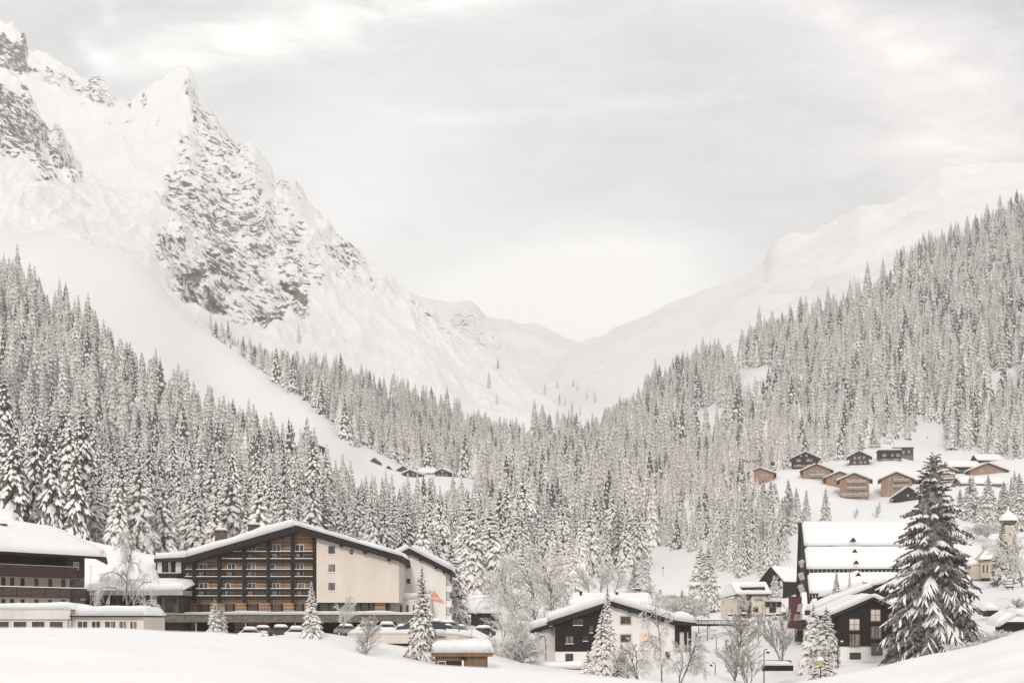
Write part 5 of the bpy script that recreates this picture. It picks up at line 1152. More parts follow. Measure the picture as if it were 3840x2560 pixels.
a = P(1988, 2359, f + 1.4); b = P(2062, 2338, f + 1.4); snow_patch('snow', crf, a, b, b + bk * .9, a + bk * .9, thick=1.0, nu=14, nv=12, seed=74, edge=0.7)
for x, y in ((2310, 2272), (2363, 2289), (2414, 2309), (2070, 2353), (2021, 2369)): MB().pbox(x - 5, x + 5, y - 6, y + 7, f + .1, 1.3).build('purlin_end', M_BLACKV, crf)
for x0, x1, y0, y1, fr, gl in ((2150, 2184, 2319, 2342, M_FRAMEB, M_GLASS), (2121, 2150, 2383, 2411, M_FRAMED, M_GLASSL), (2187, 2204, 2383, 2401, M_FRAMED, M_GLASS), (2211, 2222, 2345, 2370, M_FRAMEB, M_GLASS), (2120, 2150, 2449, 2479, M_FRAMEB, M_GLASS)): window(chal, flat(DC - .15), x0, x1, y0, y1, fr, gl, 2.0, 1, sill=M_ROOFSNOW, o=.04)
for y0, y1 in ((2310, 2339), (2378, 2406)):
    m = MB(); CFa.box(m, 2322, 2371, y0 - 5, y1 + 5, .03, .03); m.build('window_surround', M_GREYW, chal); window(chal, CFa, 2327, 2365, y0, y1, M_FRAMEB, M_GLASS, 2.4, 1, o=.06)
m = MB()
for q in ((2398, 2403, 2371, 2426), (2427, 2432, 2371, 2426), (2403, 2427, 2371, 2376), (2403, 2427, 2421, 2426)): CFa.box(m, *q, .04, .03)
m.build('painted_frame', M_PEACH, chal); m = MB(); CFa.box(m, 2403, 2427, 2376, 2421, .03, .03); m.build('painted_panel', M_PEACH, chal)
window(chal, CFa, 2495, 2512, 2442, 2470, M_FRAMED, M_GLASS, 2, 0)
MB().tube([P(1996, 2368, f), P(2012, 2380, DC), P(2040, 2386, DC), P(2046, 2394, DC), P(2046, 2470, DC)], .06).build('downpipe', M_METAL, chal)
wl = thing('garden_wall', P(2085, 2512, 196), 'low garden wall capped by a long roll of snow below the black timber front', 'wall')
MB().pbox(1985, 2185, 2506, 2570, 196, .5).build('wall_body', M_OLDWOOD, wl); a, b = P(1975, 2506, 195.8), P(2192, 2506, 195.8); snow_patch('snow', wl, a, b, b + Vector((0, 3, .1)), a + Vector((0, 3, .1)), thick=.85, nu=30, nv=10, seed=75, edge=.8)
rh = thing('snowed_in_house', P(2290, 2330, 246), 'low snow-buried roof showing just behind the black and white chalet', 'house')
MB().pbox(2140, 2440, 2270, 2350, 247, 9).build('wall', M_GREYW, rh)
q = [P(2128, 2274, 245), P(2452, 2272, 245), P(2440, 2240, 252), P(2140, 2240, 252)]
m = MB(); m.add(q + [v - Vector((0, 0, .3)) for v in q], [[0, 1, 2, 3], [7, 6, 5, 4], [0, 4, 5, 1], [1, 5, 6, 2], [2, 6, 7, 3], [3, 7, 4, 0]]); r_ = m.build('roof', M_BLACKV, rh); snow_patch('snow', r_, *q, thick=1.0, nu=34, nv=14, seed=76)
for x, y in ((2313, 2226), (2178, 2222)): MB().lathe(P(x, y, 249), [(.22, -1), (.22, .1), (.35, .15), (.3, .3), (0, .35)], 8).build('vent', M_METAL, r_)

# ------------------------------------------------------------------ cream guesthouse with letters
DR = 366.0; k = DR / FP
def rl(px, py): return P(px, py, DR)
ron = thing('cream_guesthouse', P(2800, 2312, DR), 'cream guesthouse with a maroon panel and large dark letters on its front', 'guesthouse')
RF_ = flat(DR); RS = Face(2703, DR + 9, 2773, DR)
RS.box(MB(), 2703, 2773, 2240, 2318, 0, 1, 2773).build('side_wall', M_CREAMY, ron)
MB().extr([RS.p(2704, 2240, .02, 2773), RS.p(2773, 2226, .02, 2773), RS.p(2738, 2192, .02, 2773)], RS.n * -.6).build('gable_wall', M_CREAMY, ron)
MB().pbox(2773, 2873, 2226, 2318, DR, 9).build('wall', M_CREAMY, ron)
m = MB(); RF_.box(m, 2774, 2818, 2227, 2312, .05, .06); m.build('maroon_panel', M_MAROON, ron)
q = [P(2762, 2227, DR - 1), P(2896, 2226, DR - 1), P(2874, 2188, DR + 5), P(2736, 2188, DR + 5)]; qb = [P(2698, 2243, DR + 11), P(2762, 2227, DR - 1), P(2736, 2188, DR + 5), P(2726, 2192, DR + 7)]
def slab(q, t=.3): return MB().add(q + [v - Vector((0, 0, t)) for v in q], [[0, 1, 2, 3], [7, 6, 5, 4], [0, 4, 5, 1], [1, 5, 6, 2], [2, 6, 7, 3], [3, 7, 4, 0]])
m = slab(q); mm = slab(qb); m.add(mm.v, mm.f); rr_ = m.build('roof', M_BLACKV, ron)
snow_patch('snow', rr_, *q, thick=.75, nu=30, nv=14, seed=81, edge=.7); snow_patch('snow', rr_, *qb, thick=.5, nu=12, nv=8, seed=82, edge=.4)
dm = MB().pbox(2783, 2868, 2201, 2217, DR - .6, 4).build('dormer', M_BLACKV, rr_)
a, b = P(2778, 2202, DR - .9), P(2872, 2200, DR - .9); snow_patch('dormer_snow', dm, a, b, b + Vector((0, 4.5, .6)), a + Vector((0, 4.5, .6)), thick=.5, nu=20, nv=8, seed=83, edge=.5)
for x0, x1 in ((2799, 2808), (2825, 2833), (2834, 2842), (2843, 2850), (2851, 2859)): window(dm, flat(DR - .6), x0, x1, 2209, 2216.5, M_FRAMEW, M_GLASS, .9, 0)
for x0, x1, y0, y1, nv in ((2825, 2843, 2275, 2295, 1), (2790, 2803, 2243, 2262, 1), (2873, 2881, 2229, 2238, 0)): window(ron, RF_, x0, x1, y0, y1, M_FRAMED if nv else M_FRAMEW, M_GLASS, 1.5, nv, 0, o=.08)
for x0, x1, y0, y1 in ((2710, 2715, 2245, 2265), (2743, 2748, 2246, 2259), (2752, 2757, 2246, 2259), (2745, 2757, 2211, 2225), (2742, 2748, 2278, 2290)): window(ron, RS, x0, x1, y0, y1, M_FRAMEW, M_GLASS, 1.0, 0, ref=2773, o=.05)
MB().tube([P(2768, 2229, DR - .3), P(2768, 2312, DR - .3)], .07).build('downpipe', M_FRAMEB, ron)
MB().tube([P(2873, 2264, DR - .3), P(2860, 2268, DR - .3), P(2860, 2300, DR - .3)], .06).build('downpipe', M_FRAMEB, ron)
lettering('lettering', 'R', P(2829.5, 2253, DR - .12), .98, M_REDL, ron, width=.47, extrude=.04); lettering('lettering', 'ONNA', P(2837.5, 2252.2, DR - .12), .78, M_LETK, ron, width=1.72, extrude=.04)
MB().pbox(2844, 2860, 2240.3, 2241.4, DR - .1, .08).build('small_lettering', M_LETK, ron)
MB().pbox(2873, 2928, 2258, 2318, DR - 1, 8).build('annex_wall', M_CREAMY, ron)
m = MB().pbox(2871, 2930, 2255, 2274, DR - 1.4, .4); sp = m.build('solar_panel_bank', pmat('solar_panel', (0.012, 0.013, 0.014), (0.03, 0.031, 0.032), scale=1, rough=.2), ron)
for x in (2890.5, 2892.5, 2910, 2912): MB().pbox(x, x + .7, 2255, 2274, DR - 1.45, .05).build('panel_frame', M_STEEL, sp)
a, b = P(2869, 2254.5, DR - 1.4), P(2932, 2254.5, DR - 1.4); snow_patch('annex_snow', ron, a, b, b + Vector((0, 8, .4)), a + Vector((0, 8, .4)), thick=.45, nu=16, nv=8, seed=84, edge=.4)
window(ron, flat(DR - 1), 2885, 2910, 2276, 2296, M_FRAMED, M_GLASS, 1.3, 3, 1)
for x0, x1 in ((2822, 2842), (2868, 2905)): flat(DR - 1.02).box(MB(), x0, x1, 2304, 2309, .03, .03).build('cellar_window', M_GLASS, ron)

# dark chalet behind the guesthouse
DK = 420.0
dk = thing('dark_chalet', P(2920, 2242, DK), 'dark gabled chalet with shuttered white side wall behind the cream guesthouse', 'house')
KF = Face(2848, DK + 7, 2934, DK); KS = Face(2934, DK, 3010, DK + 8)
MB().extr([KF.p(2850, 2245, 0, 2934), KF.p(2934, 2245, 0, 2934), KF.p(2934, 2178, 0, 2934), KF.p(2897, 2125, 0, 2934), KF.p(2850, 2182, 0, 2934)], KF.n * -8).build('wall', M_BLACK, dk)
m = MB(); KS.box(m, 2934, 3006, 2176, 2248, .02, 1, 2934); m.build('side_wall', M_WHITE, dk)
ap = KF.p(2896, 2121, .8, 2934); e1 = KS.p(2930, 2180, .8, 2934); e2 = KS.p(3012, 2180, .8, 2934); ap2 = ap + (e2 - e1); e0 = KF.p(2845, 2186, .8, 2934)
m = slab([e1, e2, ap2, ap]); mm = slab([e0, ap, ap2, e0 + (e2 - e1)]); m.add(mm.v, mm.f); kr = m.build('roof', M_BLACKV, dk)
snow_patch('snow', kr, e1, e2, ap2, ap, thick=.6, nu=20, nv=14, seed=91, edge=.6); snow_patch('snow', kr, e0, ap, ap2, e0 + (e2 - e1), thick=.6, nu=14, nv=12, seed=92, edge=.5)
for x0, x1, y0, y1 in ((2899, 2905, 2156, 2168), (2914, 2920, 2156, 2168), (2889, 2895, 2184, 2197), (2912, 2918, 2184, 2197)): window(dk, KF, x0, x1, y0, y1, M_FRAMEW, M_GLASSL, 1.0, 0, ref=2934, o=.05)
for x0, x1, y0, y1 in ((2940, 2948, 2181, 2194), (2940, 2948, 2209, 2222), (2973, 2984, 2210, 2219)):
    w_ = window(dk, KS, x0, x1, y0, y1, M_FRAMEW, M_GLASS, 1.0, 1, ref=2934, o=.05)
    for a_ in (x0 - 3.6, x1 + .5): m = MB(); KS.box(m, a_, a_ + 3.1, y0, y1, .1, .06, 2934); m.build('shutter', M_FRAMED, w_)
m = MB(); KF.box(m, 2868, 2934, 2199, 2203, 1.2, 1.2, 2934); KF.box(m, 2868, 2934, 2190, 2199, 1.25, .08, 2934); m.build('balcony', M_BLACK, dk)
MB().tube([KS.p(2962, 2182, .2, 2934), KS.p(2962, 2234, .2, 2934)], .07).build('downpipe', M_FRAMEB, dk)
m = MB(); KS.box(m, 2928, 2990, 2234, 2237, 2.0, 2.0, 2934); m.build('canopy', M_BLACKV, dk)

# ------------------------------------------------------------------ steep-roofed A-frame hotel
aft = thing('steep_roof_hotel', P(3200, 2405, 285), 'tall A-frame building whose steep snow roof falls in four terraces', 'hotel')
def ra(px, py, d): return P(px, py, d)
bands = [((3003, 1965), (3014, 2046), 312.5, 302.5), ((3012, 2052), (3023, 2133), 301.5, 291.5), ((3022, 2143), (3034, 2224), 290.5, 281.5), ((3033, 2240), (3046, 2330), 280.5, 270.5)]
core = MB()
RXR = 3478
body = [P(3003, 1968, 313), P(3046, 2372, 270.5), P(3046, 2380, 340), P(3003, 1968, 314)]
core.add([P(3003, 1970, 313), P(3050, 2400, 271.5), Vector(((2994 - CX) / FP * 350, 350, P(3050, 2400, 271.5).z)), P(RXR + 8, 1970, 313), P(RXR + 30, 2400, 271.5), Vector((P(RXR + 30, 2400, 271.5).x, 352, P(3050, 2400, 271.5).z))], [[0, 1, 2], [5, 4, 3], [0, 3, 4, 1], [1, 4, 5, 2], [2, 5, 3, 0]])
core.build('gable_wall', M_BLACKV, aft)
for i, ((x0, y0), (x1, y1), d0, d1) in enumerate(bands):
    q = [P(x1, y1, d1), P(RXR + 10, y1 - 2, d1), P(RXR, y0 - 2, d0), P(x0, y0, d0)]
    m = MB().add(q + [v + Vector((0, .9, -.5)) for v in q], [[0, 1, 2, 3], [7, 6, 5, 4], [0, 4, 5, 1], [1, 5, 6, 2], [2, 6, 7, 3], [3, 7, 4, 0]]); r_ = m.build('roof', M_BLACKV, aft)
    dy = (0, 7, 15, 15)[i]; q2 = [q[0], q[1], q[1].lerp(q[2], 1 - dy / (y1 - y0)), q[0].lerp(q[3], 1 - dy / (y1 - y0))]
    snow_patch('snow', r_, *q2, thick=.85, nu=44, nv=16, seed=100 + i, edge=.6, lump=.15)
for y0, y1, d_ in ((2136, 2144, 290.2), (2227, 2241, 280.2)):
    flat(d_).box(MB(), 3030, RXR, y0, y1, 0, .4).build('window_band', M_BLACKV, aft)
    m = MB()
    for x in np.arange(3034, RXR, 11.5 if y1 - y0 > 10 else 16): flat(d_).box(m, x, x + 1.6, y0, y1, .2, .3)
    m.build('band_post', M_FRAMEW, aft)
# dormers: little black triangular openings under snow hoods
def roofd(py): return float(np.interp(py, [1965, 2046, 2052, 2133, 2143, 2224, 2240, 2330], [312.5, 302.5, 301.5, 291.5, 290.5, 281.5, 280.5, 270.5]))
for x, y in ((3199, 2027), (3205, 2070), (3210, 2112), (3218, 2157), (3224, 2201)):
    d_ = roofd(y) - 2.6; a = P(x - 11, y, d_); b = P(x + 11, y, d_); c = P(x, y - 14, d_)
    m = MB().extr([a, b, c], (0, 1.6, 0)); dm = m.build('dormer', M_BLACKV, aft)
    e = Vector((0, -.25, 0)); up = Vector((0, 0, .32))
    m = MB(); 
    for p0, p1 in ((a, c), (c, b)): m.add([p0 + e, p1 + e, p1 + e + up, p0 + e + up * .6, p0 + Vector((0, 4.5, 0)), p1 + Vector((0, 4.5, 0)), p1 + Vector((0, 4.5, 0)) + up, p0 + Vector((0, 4.5, 0)) + up * .6], [[0, 1, 2, 3], [7, 6, 5, 4], [0, 4, 5, 1], [1, 5, 6, 2], [2, 6, 7, 3], [3, 7, 4, 0]])
    m.build('snow_hood', M_ROOFSNOW, dm)
# left gable edge: beam, beige balconies, maroon stair tower
MB().bar(P(3000, 1962, 312), P(2991, 2240, 296), .7, .5).bar(P(3002, 1968, 311), P(3036, 2290, 273.5), .5, .5).build('edge_beam', M_BLACKV, aft)
for i, (x, y) in enumerate(((3009, 2115), (3007, 2163), (3006, 2208))):
    d_ = roofd(y) - .2; m = MB().extr([P(x - 5, y - 12, d_), P(x + 4, y + 10, d_), P(x + 13, y + 6, d_ - 1), P(x + 4, y - 19, d_ - 1)][::1], (0, 3, 0)); m.build('balcony', M_CREAM, aft)
m = MB().extr([P(2972, 2354, 268), P(3012, 2354, 268), P(3006, 2235, 274), P(2972, 2235, 274)], (0, 4, 0)); m.build('stair_tower', M_MAROON, aft)
m = MB().pbox(2968, 3018, 2330, 2355, 266.5, 3.5); m.build('tower_base', M_MAROON, aft)
m = MB().extr([P(3007, 2322, 267.5), P(3034, 2322, 267.5), P(3024, 2219, 276), P(3007, 2219, 276)], (0, 1.4, 0)); m.build('side_snow_panel', M_ROOFSNOW, aft)
for (xa, xb, y0, y1) in ((2987, 3006, 2263, 2292), (2975, 3006, 2300, 2326)):
    m = MB()
    for i in range(6): a = xa + (xb - xa) * i / 6; m.extr([P(a, y1, 267.2), P(a + 3, y1, 267.2), P(a + 10, y0, 268.5), P(a + 7, y0, 268.5)], (0, .1, 0))
    m.build('balustrade', M_FASCIA, aft)
MB().pbox(2992, 3012, 2355, 2405, 268, 3).build('pier', M_BLACKV, aft); MB().pbox(2988, 3016, 2356, 2362, 267.5, 2).build('pier_cap', M_FASCIA, aft)

# ------------------------------------------------------------------ black timber lodge at the right
DL = 238.0; bl = thing('black_lodge', P(3240, 2478, DL), 'black timber lodge with big cross-paned windows and a snow roll along its gable', 'house')
LFa = flat(DL)
MB().pext([(3145, 2422), (3420, 2422), (3420, 2318), (3275, 2246), (3145, 2302)], DL, 14).build('wall', M_BLACK, bl)
MB().pext([(3150, 2480), (3420, 2480), (3420, 2422), (3150, 2422)], DL + .2, 13).build('plinth', M_WHITE, bl)
MB().pext([(3100, 2480), (3145, 2480), (3145, 2320), (3100, 2330)], DL + 3, 9).build('recessed_wall', M_BLACKV, bl)
m = MB(); f = DL - 1.4; m.pext([(3116, 2306), (3275, 2238), (3275, 2249), (3116, 2318)][::-1], f, 17); m.pext([(3275, 2238), (3436, 2312), (3436, 2324), (3275, 2249)][::-1], f, 17)
r_ = m.build('roof', M_BLACKV, bl); bk = Vector((0, 17, 0))
a, b, c = P(3114, 2306, f), P(3275, 2237, f), P(3438, 2312, f)
snow_patch('snow', r_, a, b, b + bk, a + bk, thick=.75, nu=30, nv=14, seed=111, edge=.6); snow_patch('snow', r_, c, b, b + bk, c + bk, thick=.7, nu=26, nv=14, seed=112, edge=.6)
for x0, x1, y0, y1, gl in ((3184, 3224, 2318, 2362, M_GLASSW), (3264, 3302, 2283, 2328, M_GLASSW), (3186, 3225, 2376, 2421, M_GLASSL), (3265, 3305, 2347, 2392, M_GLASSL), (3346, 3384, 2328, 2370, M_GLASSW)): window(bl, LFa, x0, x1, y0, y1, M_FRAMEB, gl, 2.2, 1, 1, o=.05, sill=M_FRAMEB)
window(bl, flat(DL + .2), 3186, 3228, 2445, 2471, M_FRAMED, M_GLASS, 2, 1); window(bl, LFa, 3266, 3308, 2409, 2456, M_FRAMED, M_GLASS, 2, 0, 0, o=.3)
for y0, y1 in ((2320, 2361), (2376, 2420)): window(bl, flat(DL + 3), 3118, 3143, y0, y1, M_FRAMEB, M_GLASS, 1.6, 1)
m = MB().pbox(3112, 3146, 2363, 2373, DL + 1.6, 1.4); m.build('balcony', M_FASCIA, bl)
for n_, (pa, pb, dd) in enumerate((((3052, 2286), (3275, 2198), DL + 16), ((3098, 2234), (3338, 2180), DL + 24))):
    a = P(*pa, dd); b = P(*pb, dd); w2 = P(2 * pb[0] - pa[0], pa[1] + 4, dd)
    rb = bl if n_ == 0 else bl
    m = MB().extr([a - Vector((0, 0, .9)), b - Vector((0, 0, .9)), b, a][::1], (0, 8, 0)); ro = m.build('rear_roof', M_BLACKV, bl)
    MB().extr([a + Vector((2.2, .8, -5)), b + Vector((0, .8, -7)), b + Vector((0, .8, -.8)), a + Vector((2.2, .8, -1.3))], (0, 7, 0)).build('rear_wall', M_BLACKV, bl)
    snow_patch('snow', ro, a, b, b + Vector((0, 8, 0)), a + Vector((0, 8, 0)), thick=.8, nu=30, nv=12, seed=115 + n_, edge=.8)
ch = MB().pbox(3238, 3252, 2186, 2212, DL + 22, 1).build('chimney', M_RUST, bl); a, b = P(3236, 2186, DL + 21.8), P(3254, 2186, DL + 21.8); snow_patch('chimney_snow', ch, a, b, b + Vector((0, 1.3, 0)), a + Vector((0, 1.3, 0)), thick=.6, nu=8, nv=8, edge=.4)

# ------------------------------------------------------------------ chapel with onion dome
DChu = 432.0; chu = thing('chapel', P(3740, 2178, DChu), 'ochre chapel with a snow-capped onion dome tower', 'chapel')
NF1 = Face(3676, DChu + 1, 3718, DChu); NF2 = Face(3718, DChu, 3792, DChu + 9)
m = MB(); NF1.box(m, 3676, 3718, 2096, 2168, 0, 8, 3718); m.build('wall', M_OCHRE, chu)
MB().extr([NF2.p(3718, 2172, .02, 3718), NF2.p(3792, 2172, .02, 3718), NF2.p(3792, 2100, .02, 3718), NF2.p(3764, 2046, .02, 3718), NF2.p(3718, 2098, .02, 3718)], NF2.n * -6).build('gable_wall', M_OCHRE, chu)
MB().extr([NF1.p(3680, 2182, .1, 3718), NF1.p(3722, 2182, .1, 3718), NF1.p(3722, 2166, .1, 3718), NF1.p(3680, 2166, .1, 3718)], NF1.n * -7).build('plinth', M_BLACKV, chu)
rp = [NF1.p(3667, 2099, 1, 3718), NF1.p(3716, 2097, 1, 3718), NF2.p(3762, 2040, .7, 3718), NF2.p(3762, 2040, .7, 3718) + (NF1.p(3667, 2099, 1, 3718) - NF1.p(3716, 2097, 1, 3718)) * 1.15]
r_ = slab(rp).build('roof', M_BLACKV, chu); snow_patch('snow', r_, *rp, thick=.9, nu=22, nv=18, seed=121, edge=.8)
rp2 = [NF2.p(3794, 2106, .7, 3718), NF2.p(3763, 2042, .7, 3718), NF2.p(3763, 2042, -7, 3718), NF2.p(3794, 2106, -7, 3718)]; r2 = slab(rp2).build('roof', M_BLACKV, chu); snow_patch('snow', r2, *rp2, thick=.5, nu=12, nv=8, seed=122, edge=.4)
MB().pbox(3640, 3678, 2118, 2172, DChu + 2, 5).build('side_chapel', M_OCHRE, chu); a, b = P(3636, 2118, DChu + 1.6), P(3680, 2116, DChu + 1.6); snow_patch('side_snow', chu, a, b, b + Vector((0, 6, 2)), a + Vector((0, 6, 2)), thick=.7, nu=14, nv=10, seed=123, edge=.6)
for x in (3686, 3700): window(chu, NF1, x, x + 5, 2118, 2146, M_FRAMED, M_GLASS, .8, 0, 1, ref=3718, o=.05)
tw = P(3781, 2070, DChu + 6); kk = (DChu + 6) / FP; hw_ = 16.5 * kk
tower = MB().box(tw.x - hw_, tw.x + hw_, tw.y - hw_, tw.y + hw_, P(0, 2178, DChu + 6).z, P(0, 1969, DChu + 6).z).build('tower', M_OCHRE, chu)
z0 = P(0, 1970, DChu + 6).z
tc_ = Vector((tw.x, tw.y, z0))
MB().lathe(tc_, [(1.0 * hw_, -.3), (1.25 * hw_, .0), (1.75 * hw_, .7), (2.0 * hw_, 1.45), (1.9 * hw_, 1.6), (0, 1.6)], 8).build('dome', M_RUST, tower)
MB().lathe(tc_ + Vector((0, 0, 1.5)), [(1.95 * hw_, 0), (2.05 * hw_, .25), (1.95 * hw_, .9), (1.55 * hw_, 1.7), (.95 * hw_, 2.25), (.45 * hw_, 2.7), (.22 * hw_, 3.4), (.12 * hw_, 4.1), (0, 4.9)], 20).build('dome_snow', M_ROOFSNOW, tower, smooth=True)
TWF = flat(tw.y - hw_)
cx_ = CX + tw.x / (tw.y - hw_) * FP; cz_ = lambda py: py
m = MB(); TWF.box(m, cx_ - 4.2, cx_ + 4.2, 1992, 2012, .05, .05); s1 = m.build('belfry_surround', M_WHITE, tower)
m = MB().extr([TWF.p(cx_ + x, y, .09) for x, y in ((-2.6, 2010), (2.6, 2010), (2.6, 1998), (1.5, 1995), (0, 1994), (-1.5, 1995), (-2.6, 1998))], (0, .04, 0)); m.build('belfry_opening', M_FRAMED, s1)
m = MB(); TWF.box(m, cx_ - 17.2, cx_ + 17.2, 1969, 1974, .12, .5); m.build('cornice', M_WHITE, tower); m = MB(); TWF.box(m, cx_ - 17, cx_ + 17, 2036, 2039, .1, .4); m.build('cornice', M_WHITE, tower)

# ------------------------------------------------------------------ chalets on the hillside
M_FL = M_FRAMEW
def W(side, u, z, w_, h, fr=None, gl=None, nv=1, nh=0, sh=None): return (side, u, z, w_, h, fr or M_FRAMEW, gl or M_GLASSL, nv, nh, 0.1, sh)
def lw(spec):   # unpack for lwindow
    return spec
def put_house(*a, windows=(), **k):
    root, L, rf = gable_house(*a, **k)
    half = a[5] / 2
    for (side, u, z, w_, h, fr, gl, nv, nh, frw, sh) in windows: lwindow(root, L, side, u, z, w_, h, fr, gl, nv, nh, half=half, fr=frw, shutters=sh)
    return root, L, rf
HK = lambda d: d / FP
def hill(px, py, d): return P(px, py, d)
bm = (M_LARCH, M_BROWNB, M_LARCHG)
gB = 'brown apartment chalets on the hillside'
big = [W('f', -3.2, 8.3, 1.2, 1.3), W('f', -.4, 8.3, 1.2, 1.3), W('f', 2.6, 8.3, 1.0, 1.3), W('f', -2.6, 5.3, 1.8, 1.9), W('f', 1.4, 5.3, 1.8, 1.9), W('f', -2.6, 2.4, 1.8, 1.9), W('f', 1.4, 2.4, 1.8, 1.9), W('f', -4, .2, 1.2, 1.4), W('f', 3.6, .2, 1.2, 1.4), W('l', 4, 5, 1.4, 1.5), W('l', 9, 5, 1.4, 1.5), W('l', 4, 2, 1.4, 1.5), W('l', 9, 2, 1.4, 1.5)]
bal3 = [(-3.4, 5.2, 7.6, 1.05, M_LARCHG), (-3.4, 5.2, 4.7, 1.05, M_LARCHG), (-6.0, 6.0, 1.5, 1.25, M_LARCHG)]
put_house('brown_chalet', 'brown apartment chalet with three front balconies, foremost in the middle of the hillside group', 'chalet', hill(3204, 1874, 648), -14, 13.0, 15, 9.2, 12.0, bm, over=1.6, snow=.8, group=gB, windows=big, balconies=bal3, base=2, seed=201)
put_house('brown_chalet', 'brown apartment chalet with two balconies, half behind the top of the big dark spruce', 'chalet', hill(3362, 1866, 655), -14, 13.5, 15, 8.6, 11.6, bm, over=1.6, snow=.8, group=gB, windows=big, balconies=[(-1.5, 5.5, 7.4, 1.05, M_LARCHG), (-1.5, 5.5, 4.6, 1.05, M_LARCHG)], base=2, seed=203)
put_house('brown_chalet', 'brown chalet mostly hidden behind the three-balcony chalet', 'chalet', hill(3150, 1850, 676), -14, 13, 14, 7.6, 10.2, bm, over=1.6, snow=.8, group=gB, windows=big[:5], base=3, seed=205)
put_house('brown_chalet', 'brown chalet with one wide balcony below the dark shuttered house', 'chalet', hill(3062, 1812, 690), -14, 13, 14, 6.4, 9.2, bm, over=1.6, snow=.8, group=gB, windows=[W('f', -2.6, 4.6, 1.8, 1.5), W('f', .6, 4.6, 1, 1.5), W('f', 3, 4.6, 1, 1.5), W('f', -1, 1.4, 1.6, 1.7)], balconies=[(-3, 5, 3.2, 1.1, M_LARCHG), (-1, 5.5, .6, 1.0, M_LARCHG)], base=3, seed=207)
put_house('brown_chalet', 'brown chalet at the left end of the hillside group, half lost among trees', 'chalet', hill(2850, 1806, 700), -10, 13, 12, 4.2, 6.6, bm, over=1.5, snow=.7, group=gB, windows=[W('f', 3.2, 2.6, 1.2, 1.2), W('f', 1, 2.6, 1, 1.2)], base=2, seed=209)
put_house('brown_chalet', 'brown chalet showing just right of the big dark spruce tip', 'chalet', hill(3532, 1834, 668), -10, 12, 14, 8.6, 11.2, bm, over=1.6, snow=.7, group=gB, windows=big[:7], balconies=[(-1, 5, 5.2, 1.0, M_LARCHG), (-1, 5, 2.4, 1.0, M_LARCHG)], base=2, seed=211)
put_house('brown_chalet', 'wide low brown gabled chalet at the right of the hillside group', 'chalet', hill(3703, 1786, 725), -10, 17, 14, 3.2, 6.6, bm, over=2.0, snow=.8, group=gB, windows=[W('f', 2.4, 2.6, 1.6, 1.5), W('f', -3, 2.2, 1.2, 1.4), W('f', 5.5, 1.6, 1.2, 1.3)], base=3, seed=213)
put_house('pale_long_house', 'long pale timber house under a straight snow roof behind the right-hand spruces', 'house', hill(3690, 1846, 640), 6, 20, 9, 4.2, 6.8, (M_LARCHG, M_BROWNB), over=1.2, snow=.8, ridge='x', windows=[W('f', -7, 2, 1.4, 1.5), W('f', -3, 2, 1.4, 1.5), W('f', 1.5, 2, 1.4, 1.5), W('f', 6, 2, 1.4, 1.5)], base=3, seed=215)
red = pmat('red_shutter', (0.20, 0.07, 0.05), (0.26, 0.10, 0.075), scale=3)
dkm = (M_BLACK, M_BLACKV, M_BLACK)
sh5 = [W('f', -2.2, 6.2, .9, 1.1), W('f', .6, 6.2, .9, 1.1), W('f', -3.4, 3.6, 1.5, 1.2, nv=2, sh=red), W('f', 2.0, 3.6, 2.0, 1.2, nv=2, sh=red), W('f', -3.2, .9, 1.8, 1.2), W('f', 2.2, .9, 1.8, 1.2)]
put_house('dark_shuttered_house', 'black timber house with reddish shutters, leftmost of the upper row', 'house', hill(3020, 1756, 742), -8, 13, 11, 5.4, 8.4, dkm, over=1.3, snow=.7, windows=sh5, balconies=[(-6, 6, .5, .9, red)], base=3, seed=221)
put_house('dark_brown_house', 'small dark brown house with five white windows on a white base in the upper row', 'house', hill(3222, 1752, 738), -14, 10, 10, 5.6, 8.2, (M_BROWNB, M_BLACKV), over=1.5, snow=.7, windows=[W('f', -2.2, 4.4, .9, 1.1), W('f', 0, 4.4, .9, 1.1), W('f', 2.4, 4.6, .9, 1.1), W('f', -2.2, 2, 1.1, 1.1), W('f', .8, 2, 1, 1.1), W('f', 3, 2, .9, 1.1)], plinth=(1.2, M_WHITE), base=2, seed=223)
def flat_hut(label, px, py, d, w_, h, wins):
    root = thing('flat_roofed_house', hill(px, py, d), label, 'house', 'flat-roofed dark houses of the upper row'); L = Local(hill(px, py, d), -6)
    L.xf(MB().box(-w_ / 2, w_ / 2, 0, 8, -2, h)).build('wall', M_BROWNB if w_ < 11 else M_BLACK, root)
    L.xf(MB().box(-w_ / 2 - .05, w_ / 2 + .05, -.05, 8.05, -2.2, 1.3)).build('plinth', M_STONE, root)
    L.xf(MB().box(-w_ / 2 - .4, w_ / 2 + .4, -.4, 8.4, h, h + .3)).build('roof', M_BLACKV, root)
    q = [L.p(-w_ / 2 - .5, -.5, h + .3), L.p(w_ / 2 + .5, -.5, h + .3), L.p(w_ / 2 + .5, 8.5, h + .3), L.p(-w_ / 2 - .5, 8.5, h + .3)]; snow_patch('snow', root, *q, thick=.8, nu=20, nv=10, edge=.6, seed=int(px))
    for u, z, a, b in wins: lwindow(root, L, 'f', u, z, a, b, M_FRAMEW, M_GLASSL, 1, 0)
flat_hut('black flat-roofed house with three white windows in the upper row', 3338, 1728, 745, 11.4, 5.4, [(-3, 2.4, 1.8, 1.2), (1.2, 2.4, .8, 1.2), (4, 2.4, 1.8, 1.2), (-3, .2, 2, .9), (3, .2, 2, .9)])
flat_hut('brown flat-roofed house behind the black flat-roofed one', 3388, 1716, 760, 10.4, 5.2, [(0, 2.2, .8, 1.4), (2.8, 2.6, 1, 1.2)])
